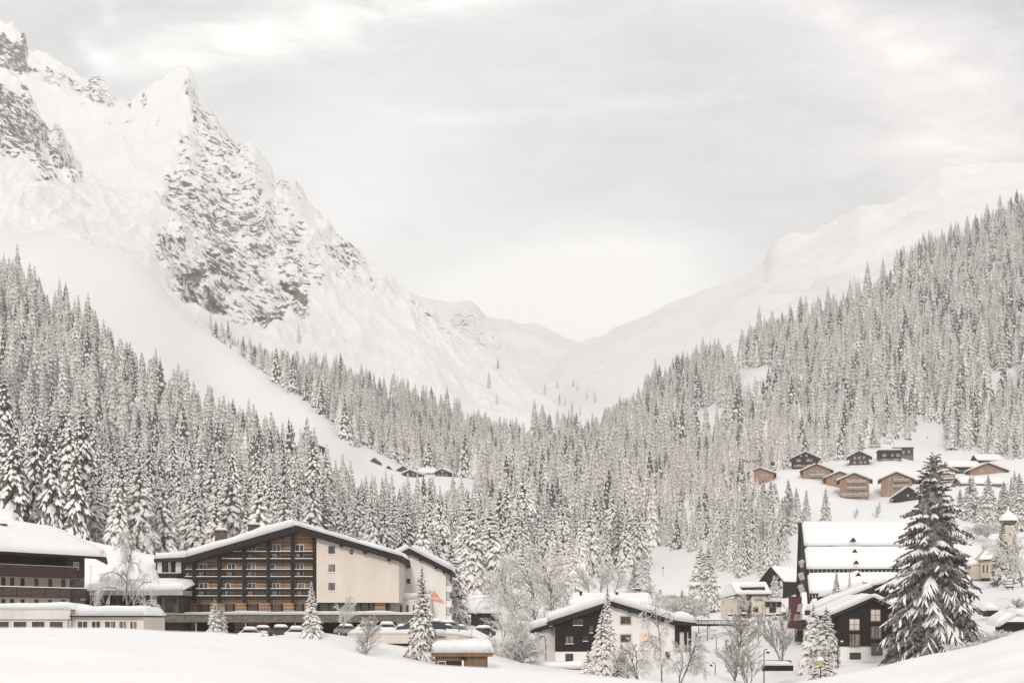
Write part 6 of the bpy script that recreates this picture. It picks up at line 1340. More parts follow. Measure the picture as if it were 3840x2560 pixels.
put_house('black_barn', 'long black barn with white roof left of the wide low brown chalet', 'barn', hill(3618, 1778, 738), 4, 15, 9, 4.2, 6.8, dkm, over=1.3, snow=.8, ridge='x', balconies=[(-6, 6, .8, .8, M_BROWNB)], windows=[W('f', -4, 1.6, 1, 1), W('f', 2, 1.6, 1, 1)], base=3, seed=231)
put_house('black_barn', 'upper black barn at the edge of the forest, highest on the right', 'barn', hill(3712, 1745, 770), 4, 12.5, 9, 3.2, 6.0, dkm, over=1.2, snow=.8, ridge='x', base=3, seed=233, windows=[W('f', 0, 1.2, 1, 1)])
put_house('black_barn', 'black barn with a slanting snow roof left of the big dark spruce', 'barn', hill(3405, 1874, 632), -12, 12, 9, 1.6, 5.6, dkm, over=1.4, snow=.8, base=2, seed=235, windows=[W('f', 0, 1.6, .8, .8)])

# ------------------------------------------------------------------ hamlet on the ledge in the middle distance
put_house('black_hut', 'black gabled hut with four white windows, largest of the distant hamlet', 'hut', hill(1538, 1805, 985), -16, 10.75, 14, 5.6, 7.8, dkm, over=.9, snow=1.3, windows=[W('f', -1.6, 4.2, 1.3, 1.5), W('f', 2.4, 4.2, 1.3, 1.5), W('f', -1.6, 1.4, 1.3, 1.5), W('f', 2.4, 1.4, 1.3, 1.5)], base=4, seed=241)
put_house('black_hut', 'black gabled hut at the right end of the distant hamlet', 'hut', hill(1658, 1795, 1000), -18, 9.89, 13, 4.6, 6.8, dkm, over=.9, snow=1.3, windows=[W('f', -2.6, 1.8, 1.4, 1.5), W('f', 0.4, 1.8, 1.4, 1.5), W('f', 3.2, 1.8, 1.4, 1.5), W('f', -.4, 4.6, .9, 1.2), W('f', 1.0, 4.6, .9, 1.2)], base=4, seed=243)
put_house('brown_hut', 'brown hut with a leaning roofline behind the largest distant hut', 'hut', hill(1510, 1781, 1010), 16, 8.6, 12, 3.4, 6.2, (M_BROWNB, M_BLACKV), over=.9, snow=1.3, windows=[W('f', 0, 1.5, 1.2, 1.2)], base=4, seed=245)
put_house('brown_hut', 'steep brown hut standing highest at the left of the distant hamlet', 'hut', hill(1403, 1751, 1010), 12, 9.03, 11, 2.8, 6.4, (M_BROWNB, M_BLACKV), over=.9, snow=.9, windows=[W('f', 0, 1.5, 1.2, 1.2)], base=4, seed=247)
put_house('pale_hut', 'pale low hut with a broad snow roof in the distant hamlet', 'hut', hill(1602, 1787, 1012), 4, 11.18, 8, 3.0, 5.8, (M_GREYW, M_BLACKV), over=1.0, snow=1.0, ridge='x', windows=[W('f', -4, 1, 2.4, 1.6, M_FRAMED, M_GLASS), W('f', 1, 1, 1.2, 1.2)], base=4, seed=249)
put_house('brown_hut', 'tiny brown hut gable poking from snow between the distant huts', 'hut', hill(1456, 1769, 1008), 10, 5.16, 8, 1.6, 4.2, (M_BROWNB, M_BLACKV), over=.8, snow=.8, windows=[W('f', 0, .8, .9, .9)], base=4, seed=251)
put_house('forest_house', 'dark house with a balcony half hidden at the top of the left forest', 'house', hill(1160, 1692, 872), -12, 14, 12, 3.0, 6.0, (M_BLACK, M_BLACKV, M_FASCIA), over=1.2, snow=.8, balconies=[(-1, 5, 0.6, 1.2, M_FASCIA)], windows=[W('f', -3, 1, 1.2, 1.2)], base=6, seed=253)
put_house('forest_cabin', 'grey brown cabin with a sloping roof half hidden among the spruces behind the lodge', 'cabin', hill(275, 1985, 318), 20, 8, 8, 3.2, 5.8, (M_FASCIA, M_BLACKV), over=.8, snow=.5, windows=[W('f', 1, 1.4, 1, 1.1)], base=4, seed=255)
# ------------------------------------------------------------------ single trees of the village
def grow(name, seed, Ht, spread=0.35, up=0.6, weep=0.0, depth=4, nb=(7, 5, 4, 3), r0=0.14, twig=None, wood=None, stems=1, lrat=0.55, zlo=0.25, leanv=0.0, wlev=0):
    """bare or frosted tree: one mesh of thin tapering limbs for the trunk, one for the crown of twigs"""
    g = random.Random(seed); tk = []; cr = []
    def limb(p, d, L, r, lev, out):
        n = 5 if lev < 2 else 3; pts = [p.copy()]; q = p.copy(); dd = d.copy()
        for i in range(n):
            dd = (dd + Vector((g.gauss(0, .12), g.gauss(0, .12), g.gauss(0, .08) + (-weep * (0.25 + .5 * i / n) if lev >= 1 else 0.02)))).normalized()
            q = q + dd * (L / n); pts.append(q.copy())
        (tk if lev <= wlev else out).append((pts, r, r * (0.45 if lev < 2 else 0.3)))
        return pts, dd
    def rec(pts, L, r, lev):
        if lev >= depth: return
        k = nb[min(lev, len(nb) - 1)]
        for i in range(k):
            t = (zlo if lev == 0 else 0.2) + (1 - (zlo if lev == 0 else 0.2)) * (i + g.random()) / k; t = min(t, .99)
            j = min(int(t * (len(pts) - 1)), len(pts) - 2); f = t * (len(pts) - 1) - j; p = pts[j].lerp(pts[j + 1], f); ax = (pts[j + 1] - pts[j]).normalized()
            a = g.uniform(0, 6.28); u = ax.orthogonal().normalized(); v = ax.cross(u); side = u * math.cos(a) + v * math.sin(a)
            d = (ax * up + side * (1 - up) + Vector((0, 0, .12 - weep * .25 * (lev > 0)))).normalized(); LL = L * lrat * g.uniform(.65, 1.15) * (1.15 - .55 * t)
            np_, _ = limb(p, d, LL, r * .52, lev + 1, cr)
            rec(np_, LL, r * .52, lev + 1)
    for s in range(stems):
        a = g.uniform(0, 6.28); d = Vector((math.cos(a) * spread * (stems > 1) + leanv, math.sin(a) * spread * (stems > 1), 1)).normalized()
        pts, _ = limb(Vector((0, 0, -.4)), d, Ht * g.uniform(.8, 1.0) if stems > 1 else Ht, r0, 0, tk); rec(pts, Ht, r0, 0)
    def tubes(lst, nm, mat, sides, rmin):
        V = []; Q = []
        for pts, ra, rb in lst:
            k = len(V); m = len(pts)
            for i, p in enumerate(pts):
                t = (pts[min(i + 1, m - 1)] - pts[max(i - 1, 0)]).normalized(); u = t.orthogonal().normalized(); v = t.cross(u); rr = max(ra + (rb - ra) * i / (m - 1), rmin)
                for s in range(sides): a = 6.2832 * s / sides; V.append(p + (u * math.cos(a) + v * math.sin(a)) * rr)
            for i in range(m - 1):
                for s in range(sides): Q.append((k + i * sides + s, k + i * sides + (s + 1) % sides, k + (i + 1) * sides + (s + 1) % sides, k + (i + 1) * sides + s))
        return np_mesh(nm, np.array([tuple(v) for v in V]), np.array(Q), mats=[mat], smooth=False)
    return tubes(cr, name + '_twigs', twig or M_FROST, 3, 0.022), tubes(tk, name + '_trunk', wood or M_BARK, 6, 0.03)

M_RIME = pmat('rimed_birch_twigs', (0.50, 0.475, 0.45), (0.84, 0.82, 0.80), scale=1.0, rough=.9, spec=.1)
M_LIMB = pmat('frosted_limbs', (0.07, 0.058, 0.05), (0.34, 0.31, 0.29), scale=1.4, rough=.9, spec=.1)
FB1 = grow('frosted_birch', 401, 9, up=.62, weep=.32, depth=4, nb=(16, 8, 7, 3), r0=.12, wood=M_LIMB, zlo=.12, wlev=1)
FB2 = grow('frosted_alder', 402, 8, up=.66, weep=.10, depth=4, nb=(17, 8, 7, 3), r0=.11, wood=M_LIMB, zlo=.10, wlev=1)
FB3 = grow('frosted_bush', 403, 4.2, spread=.7, up=.6, weep=.10, depth=3, nb=(9, 8, 7), r0=.05, stems=9, zlo=.1, wood=M_LIMB)
BT1 = grow('bare_tree', 404, 8, up=.46, weep=-.06, depth=3, nb=(34, 9, 6), r0=.13, twig=pmat('rimed_twigs', (0.36, 0.33, 0.305), (0.72, 0.69, 0.66), scale=1.2, rough=.9, spec=.1), wood=M_LIMB, lrat=.42, zlo=.14, wlev=1)
BT2 = grow('bare_tree_b', 405, 7, up=.70, weep=.0, depth=3, nb=(9, 6, 5), r0=.07, twig=M_TWIG, wood=M_LIMB, stems=4, spread=.22, lrat=.48, zlo=.2, wlev=1)
WB = grow('weeping_birch', 406, 9.5, up=.50, weep=.60, depth=4, nb=(11, 8, 8, 3), r0=.17, twig=M_RIME, wood=M_LIMB, stems=1, leanv=.10, zlo=.14, wlev=1)
WB2 = grow('weeping_shrub_tree', 407, 7, up=.55, weep=.55, depth=4, nb=(7, 7, 7, 3), r0=.13, twig=M_RIME, wood=M_LIMB, stems=3, spread=.45, zlo=.2, wlev=1)

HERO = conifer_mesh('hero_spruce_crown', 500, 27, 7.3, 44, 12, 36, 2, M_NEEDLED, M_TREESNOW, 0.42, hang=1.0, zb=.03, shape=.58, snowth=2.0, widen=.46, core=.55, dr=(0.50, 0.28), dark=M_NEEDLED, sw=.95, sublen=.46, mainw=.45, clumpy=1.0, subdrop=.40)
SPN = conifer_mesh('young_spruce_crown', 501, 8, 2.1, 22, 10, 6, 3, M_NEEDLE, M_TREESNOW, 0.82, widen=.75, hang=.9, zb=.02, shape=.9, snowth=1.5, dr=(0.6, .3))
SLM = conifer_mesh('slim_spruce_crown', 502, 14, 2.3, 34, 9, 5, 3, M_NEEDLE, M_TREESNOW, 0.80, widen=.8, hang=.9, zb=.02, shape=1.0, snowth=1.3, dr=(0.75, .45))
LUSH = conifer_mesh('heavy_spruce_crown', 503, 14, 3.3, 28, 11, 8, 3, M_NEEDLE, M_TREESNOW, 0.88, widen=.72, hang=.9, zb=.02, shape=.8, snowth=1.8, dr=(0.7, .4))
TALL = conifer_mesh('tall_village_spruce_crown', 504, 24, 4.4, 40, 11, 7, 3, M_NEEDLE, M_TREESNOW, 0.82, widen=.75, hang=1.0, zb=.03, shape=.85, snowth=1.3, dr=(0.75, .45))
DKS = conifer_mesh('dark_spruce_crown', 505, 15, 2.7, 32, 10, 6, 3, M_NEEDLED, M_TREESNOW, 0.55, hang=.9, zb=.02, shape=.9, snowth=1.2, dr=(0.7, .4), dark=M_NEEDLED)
HT = {HERO: 27, SPN: 8, SLM: 14, LUSH: 14, TALL: 24, DKS: 15}
def spruce(mesh, px, ytop, ybase, d, label, wide=1.0, rot=0.0, group=None):
    hgt = (ybase - ytop) / FP * d; s = hgt / HT[mesh]; p = P(px, ybase, d)
    return plant('spruce_tree', p, (s * wide, s * wide, s), rot, mesh, TRUNK, label, group, tsc=HT[mesh] / 20)
def leafless(mesh, px, ytop, ybase, d, Ht, label, wide=1.0, rot=0.0, nm='bare_tree', group=None):
    s = (ybase - ytop) / FP * d / Ht; o = thing(nm, P(px, ybase, d), label, 'tree', group); o.scale = (s * wide, s * wide, s); o.rotation_euler = (0, 0, rot)
    for n_, me in (('crown', mesh[0]), ('trunk', mesh[1])): c = bpy.data.objects.new(n_, me); COL.objects.link(c); c.parent = o
    return o
spruce(HERO, 3500, 1690, 2478, 190, 'huge dark spruce with sparse snow, by far the biggest tree, right of the black lodge', 1.0, .4)
spruce(SPN, 805, 2242, 2372, 168, 'squat young spruce standing before the hotel terrace at left', 1.0, .2); spruce(SPN, 833, 2258, 2372, 169, 'smaller twin of the squat young spruce before the hotel terrace', .85, 1.2)
spruce(SLM, 1168, 2180, 2418, 172, 'slim spruce in front of the hotel corner where timber meets cream wall', 1.25, 2.1)
spruce(SLM, 1582, 2118, 2490, 176, 'slender spruce before the painted mountain of the white annex', 1.15, .7)
spruce(SLM, 2278, 2182, 2480, 196, 'very slim spruce rising past the ridge of the black and white chalet', .8, 1.7)
spruce(LUSH, 2258, 2284, 2548, 178, 'heavily snowed spruce in front of the black timber chalet wall', .95, 2.9)
spruce(LUSH, 2205, 2436, 2560, 165, 'stubby snow-buried spruce at the foot of the chalet garden', 1.5, .5)
spruce(DKS, 2330, 2410, 2560, 168, 'dark low spruce leaning out beside the bare trees before the white chalet wall', 1.5, .9)
spruce(TALL, 1755, 1836, 2236, 318, 'tall broad spruce directly behind the log barn', 1.15, .3); spruce(TALL, 1838, 1880, 2240, 330, 'second tall spruce right behind the log barn', 1.2, 2.2)
spruce(LUSH, 1692, 2026, 2345, 246, 'white spruce between the annex gable and the log barn', 1.05, 4.0)
spruce(TALL, 1960, 2010, 2330, 300, 'spruce left of the frosted trees above the chalet', 1.0, 1.0); spruce(TALL, 2090, 2020, 2270, 320, 'snowy spruce among the frosted trees above the chalet', 1.1, 3.0)
spruce(TALL, 2140, 1990, 2205, 380, 'spruce with hanging branches behind the snow-buried roof', .95, 5.0); spruce(TALL, 2412, 2056, 2196, 450, 'shapely spruce alone beside the snowy clearing', 1.35, .1)
spruce(DKS, 2378, 2098, 2186, 452, 'small spruce at the left of the shapely clearing spruce', 1.0, 2.0); spruce(LUSH, 2362, 2168, 2235, 430, 'small white spruce beside the parked cars above the chalet roof', 1.2, .8)
spruce(TALL, 2628, 2036, 2268, 412, 'large twin spruce left of the cream guesthouse', 1.35, .6); spruce(TALL, 2656, 2044, 2270, 410, 'second of the large twin spruces left of the guesthouse', 1.2, 2.6)
spruce(SPN, 2558, 2208, 2310, 330, 'young spruce behind the right roof end of the chalet', 1.3, .4); spruce(SPN, 2646, 2232, 2322, 350, 'young spruce at the foot of the large twin spruces', 1.0, 1.4)
spruce(LUSH, 2906, 2156, 2254, 372, 'snow-clotted spruce at the right end of the guesthouse roof', 1.4, 1.9)
spruce(LUSH, 3050, 2262, 2500, 218, 'snowy spruce in front of the A-frame corner, left of a pair', 1.05, .9); spruce(LUSH, 3098, 2272, 2530, 214, 'snowy spruce next to the recessed windows of the black lodge, right of a pair', 1.15, 3.9)
spruce(LUSH, 3086, 2428, 2575, 190, 'low snow-heaped spruce behind the yellow lantern', 1.9, 2.4)
spruce(DKS, 3137, 2144, 2232, 262, 'small spruce silhouetted against the terraced roof', 1.1, .2); spruce(SLM, 3186, 2134, 2214, 262, 'tiny slim spruce against the terraced roof', .7, 1.2)
spruce(DKS, 3758, 1952, 2172, 405, 'dark spruce covering the chapel tower base', 1.15, .5); spruce(DKS, 3805, 1994, 2160, 402, 'slim dark spruce right of the chapel tower', .9, 1.9)
for i, (px, yt, yb, d_, w_) in enumerate(((3638, 1782, 1962, 560, 1.1), (3706, 1776, 1960, 556, 1.25), (3764, 1800, 1958, 560, 1.05), (3822, 1770, 1965, 552, 1.2), (3600, 1830, 1955, 575, 1.0))):
    spruce(TALL if i % 2 else LUSH, px, yt, yb, d_, ['spruce left in the row above the chapel roof', 'broad spruce second from left in the row above the chapel', 'spruce right above the chapel dome', 'spruce at the photo edge above the chapel dome', 'low spruce by the pale long house wall'][i], w_, i * 1.1, 'row of spruces above the chapel')
leafless(WB, 478, 1996, 2345, 178, 9.5, 'tall frosted weeping birch between the lodge and the hotel', .62, 1.0, 'frosted_birch')
leafless(FB2, 1282, 2256, 2376, 178, 8, 'small frosted bare tree before the cream hotel wing', 1.0, .4, 'frosted_tree')
leafless(BT1, 1372, 2322, 2480, 172, 8, 'bare twiggy shrub in front of the parking deck parapet', 1.1, .9)
for i, (px, yt, yb, d_, me, H0, w_, lab) in enumerate((
    (1935, 2120, 2350, 262, FB1, 9, 1.1, 'frosted birch right of the log barn'), (2010, 2090, 2345, 275, FB1, 9, 1.0, 'tall frosted birch in the middle of the pale trees'), (2085, 2130, 2350, 262, FB2, 8, 1.2, 'frosted rounded tree left of the chalet eave'),
    (1880, 2230, 2420, 225, FB1, 9, 1.3, 'broad frosted tree beside the log barn wall'), (1950, 2330, 2510, 190, FB2, 8, 1.3, 'frosted shrub tree left of the grey chalet side wall'), (1905, 2360, 2500, 195, FB3, 4.2, 1.2, 'frosted bush by the parking deck ramp'),
    (2255, 2130, 2240, 330, FB2, 8, 1.2, 'pale frosted tree above the chalet chimney vents'), (2300, 2140, 2235, 360, FB1, 9, 1.2, 'pale frosted birch above the chalet ridge'), (2210, 2150, 2240, 330, FB2, 8, 1.2, 'small pale frosted tree above the snow-buried roof'),
    (2445, 2190, 2260, 400, FB1, 9, 1.2, 'thin frosted tree before the parked cars'), (2500, 2240, 2320, 330, FB3, 4.2, 1.4, 'frosted bush behind the right chalet roof'), (2600, 2240, 2325, 335, FB3, 4.2, 1.3, 'frosted bush beside the young spruce behind the chalet'),
    (2802, 2238, 2312, 362, FB2, 8, 1.1, 'little white frosted tree against the maroon panel'), (2540, 2226, 2300, 345, FB3, 4.2, 1.5, 'frosted bush in front of the blue sign'), (2465, 2232, 2290, 360, FB2, 8, 1.5, 'rounded frosted tree left of the blue sign'), (2350, 2212, 2262, 370, FB3, 4.2, 1.8, 'frosted bush on the snow behind the chalet ridge'), (3560, 2330, 2470, 200, FB3, 4.2, 1.3, 'frosted bush right of the huge spruce'))):
    leafless(me, px, yt, yb, d_, H0, lab, w_, i * 1.3, 'frosted_tree', 'frosted broadleaf trees')
leafless(WB, 2482, 2258, 2550, 172, 9.5, 'tall frosted tree with dark leaning limb before the white chalet wall', .55, 2.2, 'frosted_birch')
leafless(WB2, 2548, 2372, 2560, 176, 7, 'weeping frosted tree in front of the chalet porch', .85, .2, 'frosted_birch'); leafless(WB2, 2400, 2392, 2562, 168, 7, 'drooping frosted tree under the peach painted panel', 1.0, 4.2, 'frosted_birch')
leafless(BT1, 2756, 2308, 2580, 205, 8, 'large bare feathery tree beside the footpath', 1.1, .3); leafless(BT1, 2844, 2306, 2410, 282, 8, 'thin bare tree on the snowy bank under the guesthouse', .8, 1.4)
leafless(BT2, 2934, 2318, 2495, 240, 7, 'many-stemmed bare tree left of the A-frame base', 1.3, 2.4); leafless(BT2, 2810, 2440, 2580, 190, 7, 'low bare thicket above the stream wall', 1.4, 3.3)
for px, yt, yb, d_, lab in ((3130, 0, 0, 0, ''),): pass
leafless(FB2, 3204, 1912, 1952, 556, 8, 'left of two small frosted trees on the open field', .9, .2, 'frosted_tree', 'small frosted trees on the open field'); leafless(FB2, 3286, 1894, 1952, 558, 8, 'right of two small frosted trees on the open field', .9, 1.2, 'frosted_tree', 'small frosted trees on the open field')
leafless(BT1, 3815, 2250, 2322, 262, 8, 'bare bush on the snowy slope below the chapel', 1.9, 1.2); leafless(FB1, 3842, 2020, 2230, 380, 9, 'frosted tree at the photo edge right of the chapel', 1.2, .6, 'frosted_tree')
leafless(FB3, 3640, 2400, 2480, 150, 4.2, 'brown frosted thicket under the right snow bank', 1.8, .5, 'frosted_bush'); leafless(FB3, 3770, 2360, 2440, 150, 4.2, 'frosted thicket at the right edge of the snow bank', 1.8, 1.9, 'frosted_bush')
for i, px in enumerate((3660, 3700, 3560)): leafless(FB3, px, 1962 - i * 3, 2010, 520, 4.2, ['pale bush under the spruce row above the chapel', 'pale bush nearest above the chapel roof', 'pale bush between the spruce row and the big spruce'][i], 1.6, i, 'frosted_bush')

# ------------------------------------------------------------------ parked cars
def car_proto(loc, rot, paint, label, snow=True):
    o = thing('parked_car', loc, label, 'car', 'parked snow-covered cars'); o.rotation_euler = (0, 0, rot)
    prof = [(-2.15, .35), (2.1, .35), (2.15, .62), (2.0, .84), (1.05, .95), (.45, 1.42), (-1.3, 1.46), (-1.95, 1.0), (-2.18, .9)]
    def pr(pts, y0, y1): return MB().extr([(x, y0, z) for x, z in pts], (0, y1 - y0, 0))
    def bl(mb, nm, mat, par, **k):
        ob = mesh_obj(nm, mb.v, mb.f, mat, parent=par)
        if k.get('bevel'): b = ob.modifiers.new('bevel', 'BEVEL'); b.width = k['bevel']; b.segments = 2
        return ob
    b = bl(pr(prof, -.86, .86), 'body', paint, o, bevel=.10)
    for s, y in ((-1, -.875), (1, .855)): bl(MB().extr([(.9, y, .97), (.4, y, 1.36), (-1.25, y, 1.38), (-1.75, y, 1.0)], (0, .02, 0)), 'side_window', M_GLASS, o)
    bl(MB().add([(1.07, -.72, .97), (1.07, .72, .97), (.49, .66, 1.40), (.49, -.66, 1.40)], [[0, 1, 2, 3]]), 'windscreen', M_GLASS, o); bl(MB().add([(-1.98, .7, 1.02), (-1.98, -.7, 1.02), (-1.36, -.64, 1.42), (-1.36, .64, 1.42)], [[0, 1, 2, 3]]), 'rear_window', M_GLASS, o)
    for x in (-1.35, 1.35):
        for y in (-.80, .80):
            t = bl(MB().tube([(x, y - .11, .33), (x, y + .11, .33)], .33, 14), 'wheel', pmat('tyre', (.015, .015, .015), (.025, .025, .025), scale=3), o)
            bl(MB().tube([(x, y - .125, .33), (x, y + .125, .33)], .18, 10), 'rim', M_STEEL, t)
    for y in (-.6, .6): bl(MB().tube([(2.08, y, .68), (2.17, y, .67)], .12, 8), 'headlight', M_FRAMEW, o); bl(MB().box(-2.2, -2.14, y - .14, y + .14, .72, .86), 'tail_light', M_MAROON, o)
    q = [Vector(v) for v in ((-1.45, -.8, 1.45), (.5, -.8, 1.42), (.5, .8, 1.42), (-1.45, .8, 1.45))]
    def sp(q, th, sd_): 
        c = Vector((0, 0, 0)); s_ = snow_patch('snow', None, *q, thick=th, nu=12, nv=10, seed=sd_, edge=.6, lump=.3); s_.parent = o; return s_
    sp(q, .32, 1); sp([Vector(v) for v in ((1.0, -.8, .95), (2.05, -.8, .84), (2.05, .8, .84), (1.0, .8, .95))], .28, 2)
    return o
PA = {n: pmat(n + '_car_paint', c, tuple(x * 1.1 for x in c), scale=1, rough=.3, spec=.6) for n, c in dict(black=(.015, .015, .017), grey=(.18, .18, .18), white=(.66, .65, .64), red=(.14, .02, .025), dark=(.05, .05, .052)).items()}
def car_copy(src, loc, rot, paint, label):
    o = src.copy(); COL.objects.link(o); o.location = loc; o.rotation_euler = (0, 0, rot); o['label'] = label
    for ch in list(src.children):
        c = ch.copy(); COL.objects.link(c); c.parent = o
        if ch.name.startswith('snow'): c.scale = (1.0, 1.0 + random.uniform(-.05, .08), random.uniform(.97, 1.16)); c.location.z = -(c.scale.z - 1) * 1.35 - random.uniform(0, .12)
        if ch.name.startswith('body'): c.material_slots[0].link = 'OBJECT'; c.material_slots[0].material = paint
        for gch in ch.children: gc = gch.copy(); COL.objects.link(gc); gc.parent = c
    return o
car0 = car_proto(P(950, 2396, 203), R(8), PA['white'], 'white car buried in snow, left of three before the hotel terrace')
for px, py, d_, r_, pn, lab in ((998, 2388, 204.5, 12, 'grey', 'grey snow-heaped car, middle of three before the hotel terrace'), (1066, 2388, 204, 2, 'black', 'black snow-topped car, right of three before the hotel terrace'), (1125, 2394, 203, 5, 'white', 'snow-covered car behind the slim hotel spruce'),
    (1310, 2382, 203, 0, 'grey', 'grey van-like car behind the small frosted tree'), (1390, 2374, 202, 8, 'white', 'white car on the deck left of the round snow-heaped one'), (1464, 2376, 200, 4, 'white', 'round snow-heaped car on the parking deck'), (1545, 2370, 199, 180, 'black', 'black car behind the slender annex spruce'),
    (1640, 2366, 203, 4, 'black', 'black car with a snow slab on its roof by the annex wall'), (1690, 2368, 205, 10, 'grey', 'grey car right below the annex balconies'), (1800, 2391, 203, 172, 'black', 'black car at the top of the deck ramp'),
    (2925, 2322, 352, 6, 'white', 'white car parked front right of the guesthouse'), (2950, 2316, 358, 2, 'grey', 'snow-loaded car behind the white guesthouse car'), (2972, 2324, 349, 8, 'dark', 'dark car beside the A-frame tower'), (2782, 2322, 352, 175, 'dark', 'dark car under snow left of the maroon panel'),
    (2750, 2324, 350, 0, 'white', 'white car under snow at the guesthouse left corner'), (2422, 2227, 438, 10, 'red', 'dark red car above the chalet roof'), (2395, 2224, 441, 5, 'black', 'black car beside the dark red one'), (2530, 2250, 425, 0, 'grey', 'grey car half buried near the blue sign')):
    car_copy(car0, P(px, py, d_), R(r_), PA[pn], lab)
mound = []
M_SIGNB = pmat('blue_sign', (.03, .07, .22), (.04, .09, .26), scale=2)

# ------------------------------------------------------------------ footbridge, lamps, signs, walls
fb = thing('footbridge', P(2700, 2350, 330), 'long level footbridge with snow on deck and handrail', 'bridge')
MB().pbox(2590, 2812, 2338, 2346, 330, 2.4).build('deck_beam', M_OLDWOOD if False else M_BLACKV, fb)
a, b = P(2588, 2338, 329.8), P(2814, 2338, 329.8); snow_patch('deck_snow', fb, a, b, b + Vector((0, 2.8, 0)), a + Vector((0, 2.8, 0)), thick=.55, nu=50, nv=8, seed=301, edge=.4, lump=.5)
m = MB(); m.pbox(2600, 2808, 2324, 2326.5, 329.6, .12)
for x in np.arange(2604, 2808, 25): m.pbox(x, x + 1.3, 2326.4, 2342, 329.65, .1)
m.build('handrail', M_BLACKV, fb); a, b = P(2600, 2324, 329.5), P(2808, 2324, 329.5); snow_patch('rail_snow', fb, a, b, b + Vector((0, .35, 0)), a + Vector((0, .35, 0)), thick=.32, nu=50, nv=5, seed=302, edge=.2)
for x in (2655, 2790): MB().pbox(x, x + 8, 2346, 2420, 330.4, 1.0).build('pier', M_GREYW, fb)
for y in (2362, 2378): MB().pbox(2660, 2790, y, y + 2, 345, .6).build('lower_beam', M_FASCIA, fb)
def street_lamp(px, ytop, ybase, d_, label, side=1, arm=True):
    o = thing('street_lamp', P(px, ybase, d_), label, 'lamp', 'curved-arm path lamps'); k = d_ / FP; t = P(px, ytop, d_)
    if arm:
        rr = 7.5 * k
        pts = [t + Vector((side * rr * (1 - math.cos(a)), 0, -rr * 1.1 + rr * 1.1 * math.sin(a))) for a in np.linspace(0, math.pi * .95, 10)]
        MB().tube([P(px, ybase, d_)] + pts, [.09] + [.055] * 10).build('pole', M_METAL, o); e = pts[-1]
        MB().lathe(e, [(.05, .1), (.12, 0), (.22, -.18), (.24, -.3), (0, -.3)], 10).build('lamp_head', M_METAL, o)
        MB().lathe(e, [(.1, .06), (.2, .0), (.16, .14), (0, .2)], 8).build('snow_cap', M_ROOFSNOW, o)
    else:
        MB().tube([P(px, ybase, d_), t], [.07, .045]).build('pole', M_METAL, o); MB().lathe(t, [(.05, -.1), (.15, 0), (.12, .1), (0, .16)], 8).build('lamp_head', M_METAL, o)
    return o
street_lamp(2865, 2433, 2590, 190, 'tall curved street lamp over the dark stream wall', 1); street_lamp(2620, 2318, 2376, 300, 'curved lamp at the bridge end by the walkers', -1); street_lamp(2686, 2380, 2440, 290, 'curved lamp on the far side of the footpath', -1)
street_lamp(2682, 2482, 2590, 215, 'curved lamp in the lower foreground by the path', -1); street_lamp(3142, 2398, 2505, 196, 'curved lamp in front of the black lodge', 1); street_lamp(2653, 2341, 2402, 308, 'straight thin lamp post below the footbridge', 1, False); street_lamp(2725, 2402, 2468, 262, 'straight thin post beside the large bare tree', 1, False)
lan = thing('lantern', P(3077, 2590, 150), 'old yellow-glazed lantern with a snow cap by the right snow bank', 'lantern')
MB().tube([P(3077, 2590, 150), P(3077, 2500, 150)], [.07, .05]).build('pole', M_METAL, lan); lt = P(3077, 2500, 150)
MB().lathe(lt, [(.12, 0), (.30, .75), (.0, .75)], 4).build('glass', pmat('amber_glass', (.45, .30, .10), (.55, .38, .15), scale=2, rough=.3), lan); MB().lathe(lt, [(.36, .73), (.30, .95), (.08, 1.1), (0, 1.1)], 8).build('cap', M_ROOFSNOW, lan)
MB().lathe(lt, [(.17, -.06), (.14, .06)], 8).build('collar', M_METAL, lan)
sg = thing('road_sign', P(2592, 2232, 438), 'small blue square sign on a post beside the car park', 'sign'); MB().tube([P(2592, 2232, 438), P(2592, 2206, 438)], .05).build('pole', M_STEEL, sg)
MB().pbox(2583.5, 2589.5, 2203.5, 2213.5, 437.8, .06).build('plate', M_SIGNB, sg); MB().pbox(2585, 2588, 2205, 2208.5, 437.7, .05).build('symbol', M_LETW, sg)
for px, py, lab in ((2486, 2128, 'thin pole with a small dark round sign on the snowy clearing'), (2507, 2166, 'small dark round sign on the lower clearing')):
    o = thing('piste_sign', P(px, py + 32 if px < 2500 else py + 12, 520), lab, 'sign'); b_ = P(px, py + 32 if px < 2500 else py + 12, 520); t = P(px, py, 520); MB().tube([b_, t], .06).build('pole', M_METAL, o); MB().tube([t + Vector((0, -.05, 0)), t + Vector((0, .05, 0))], .32, 12).build('plate', M_METAL, o)
sw = thing('stream_wall', P(2905, 2500, 208), 'dark stone stream wall with a ledge of snow left of the lantern', 'wall'); MB().pbox(2848, 2968, 2474, 2487, 208, .7).build('wall_body', M_STONE, sw); MB().pbox(2860, 2975, 2494, 2514, 203, .7).build('lower_wall', M_BLACK, sw)
a, b = P(2855, 2494, 202.8), P(2980, 2494, 202.8); snow_patch('snow', sw, a, b, b + Vector((0, 5, .25)), a + Vector((0, 5, .25)), thick=.3, nu=20, nv=8, seed=311, edge=.4)
st = tag(MB().bar(P(3678, 2440, 33), P(3681, 2472, 33), .022, .022).build('snow_stake', M_FRAMED, None), 'short dark stake sticking out of the right snow bank', 'stake')
gt_ = thing('stone_portal', P(3725, 2312, 255), 'dark arched opening half buried in the slope right of the huge spruce', 'shelter')
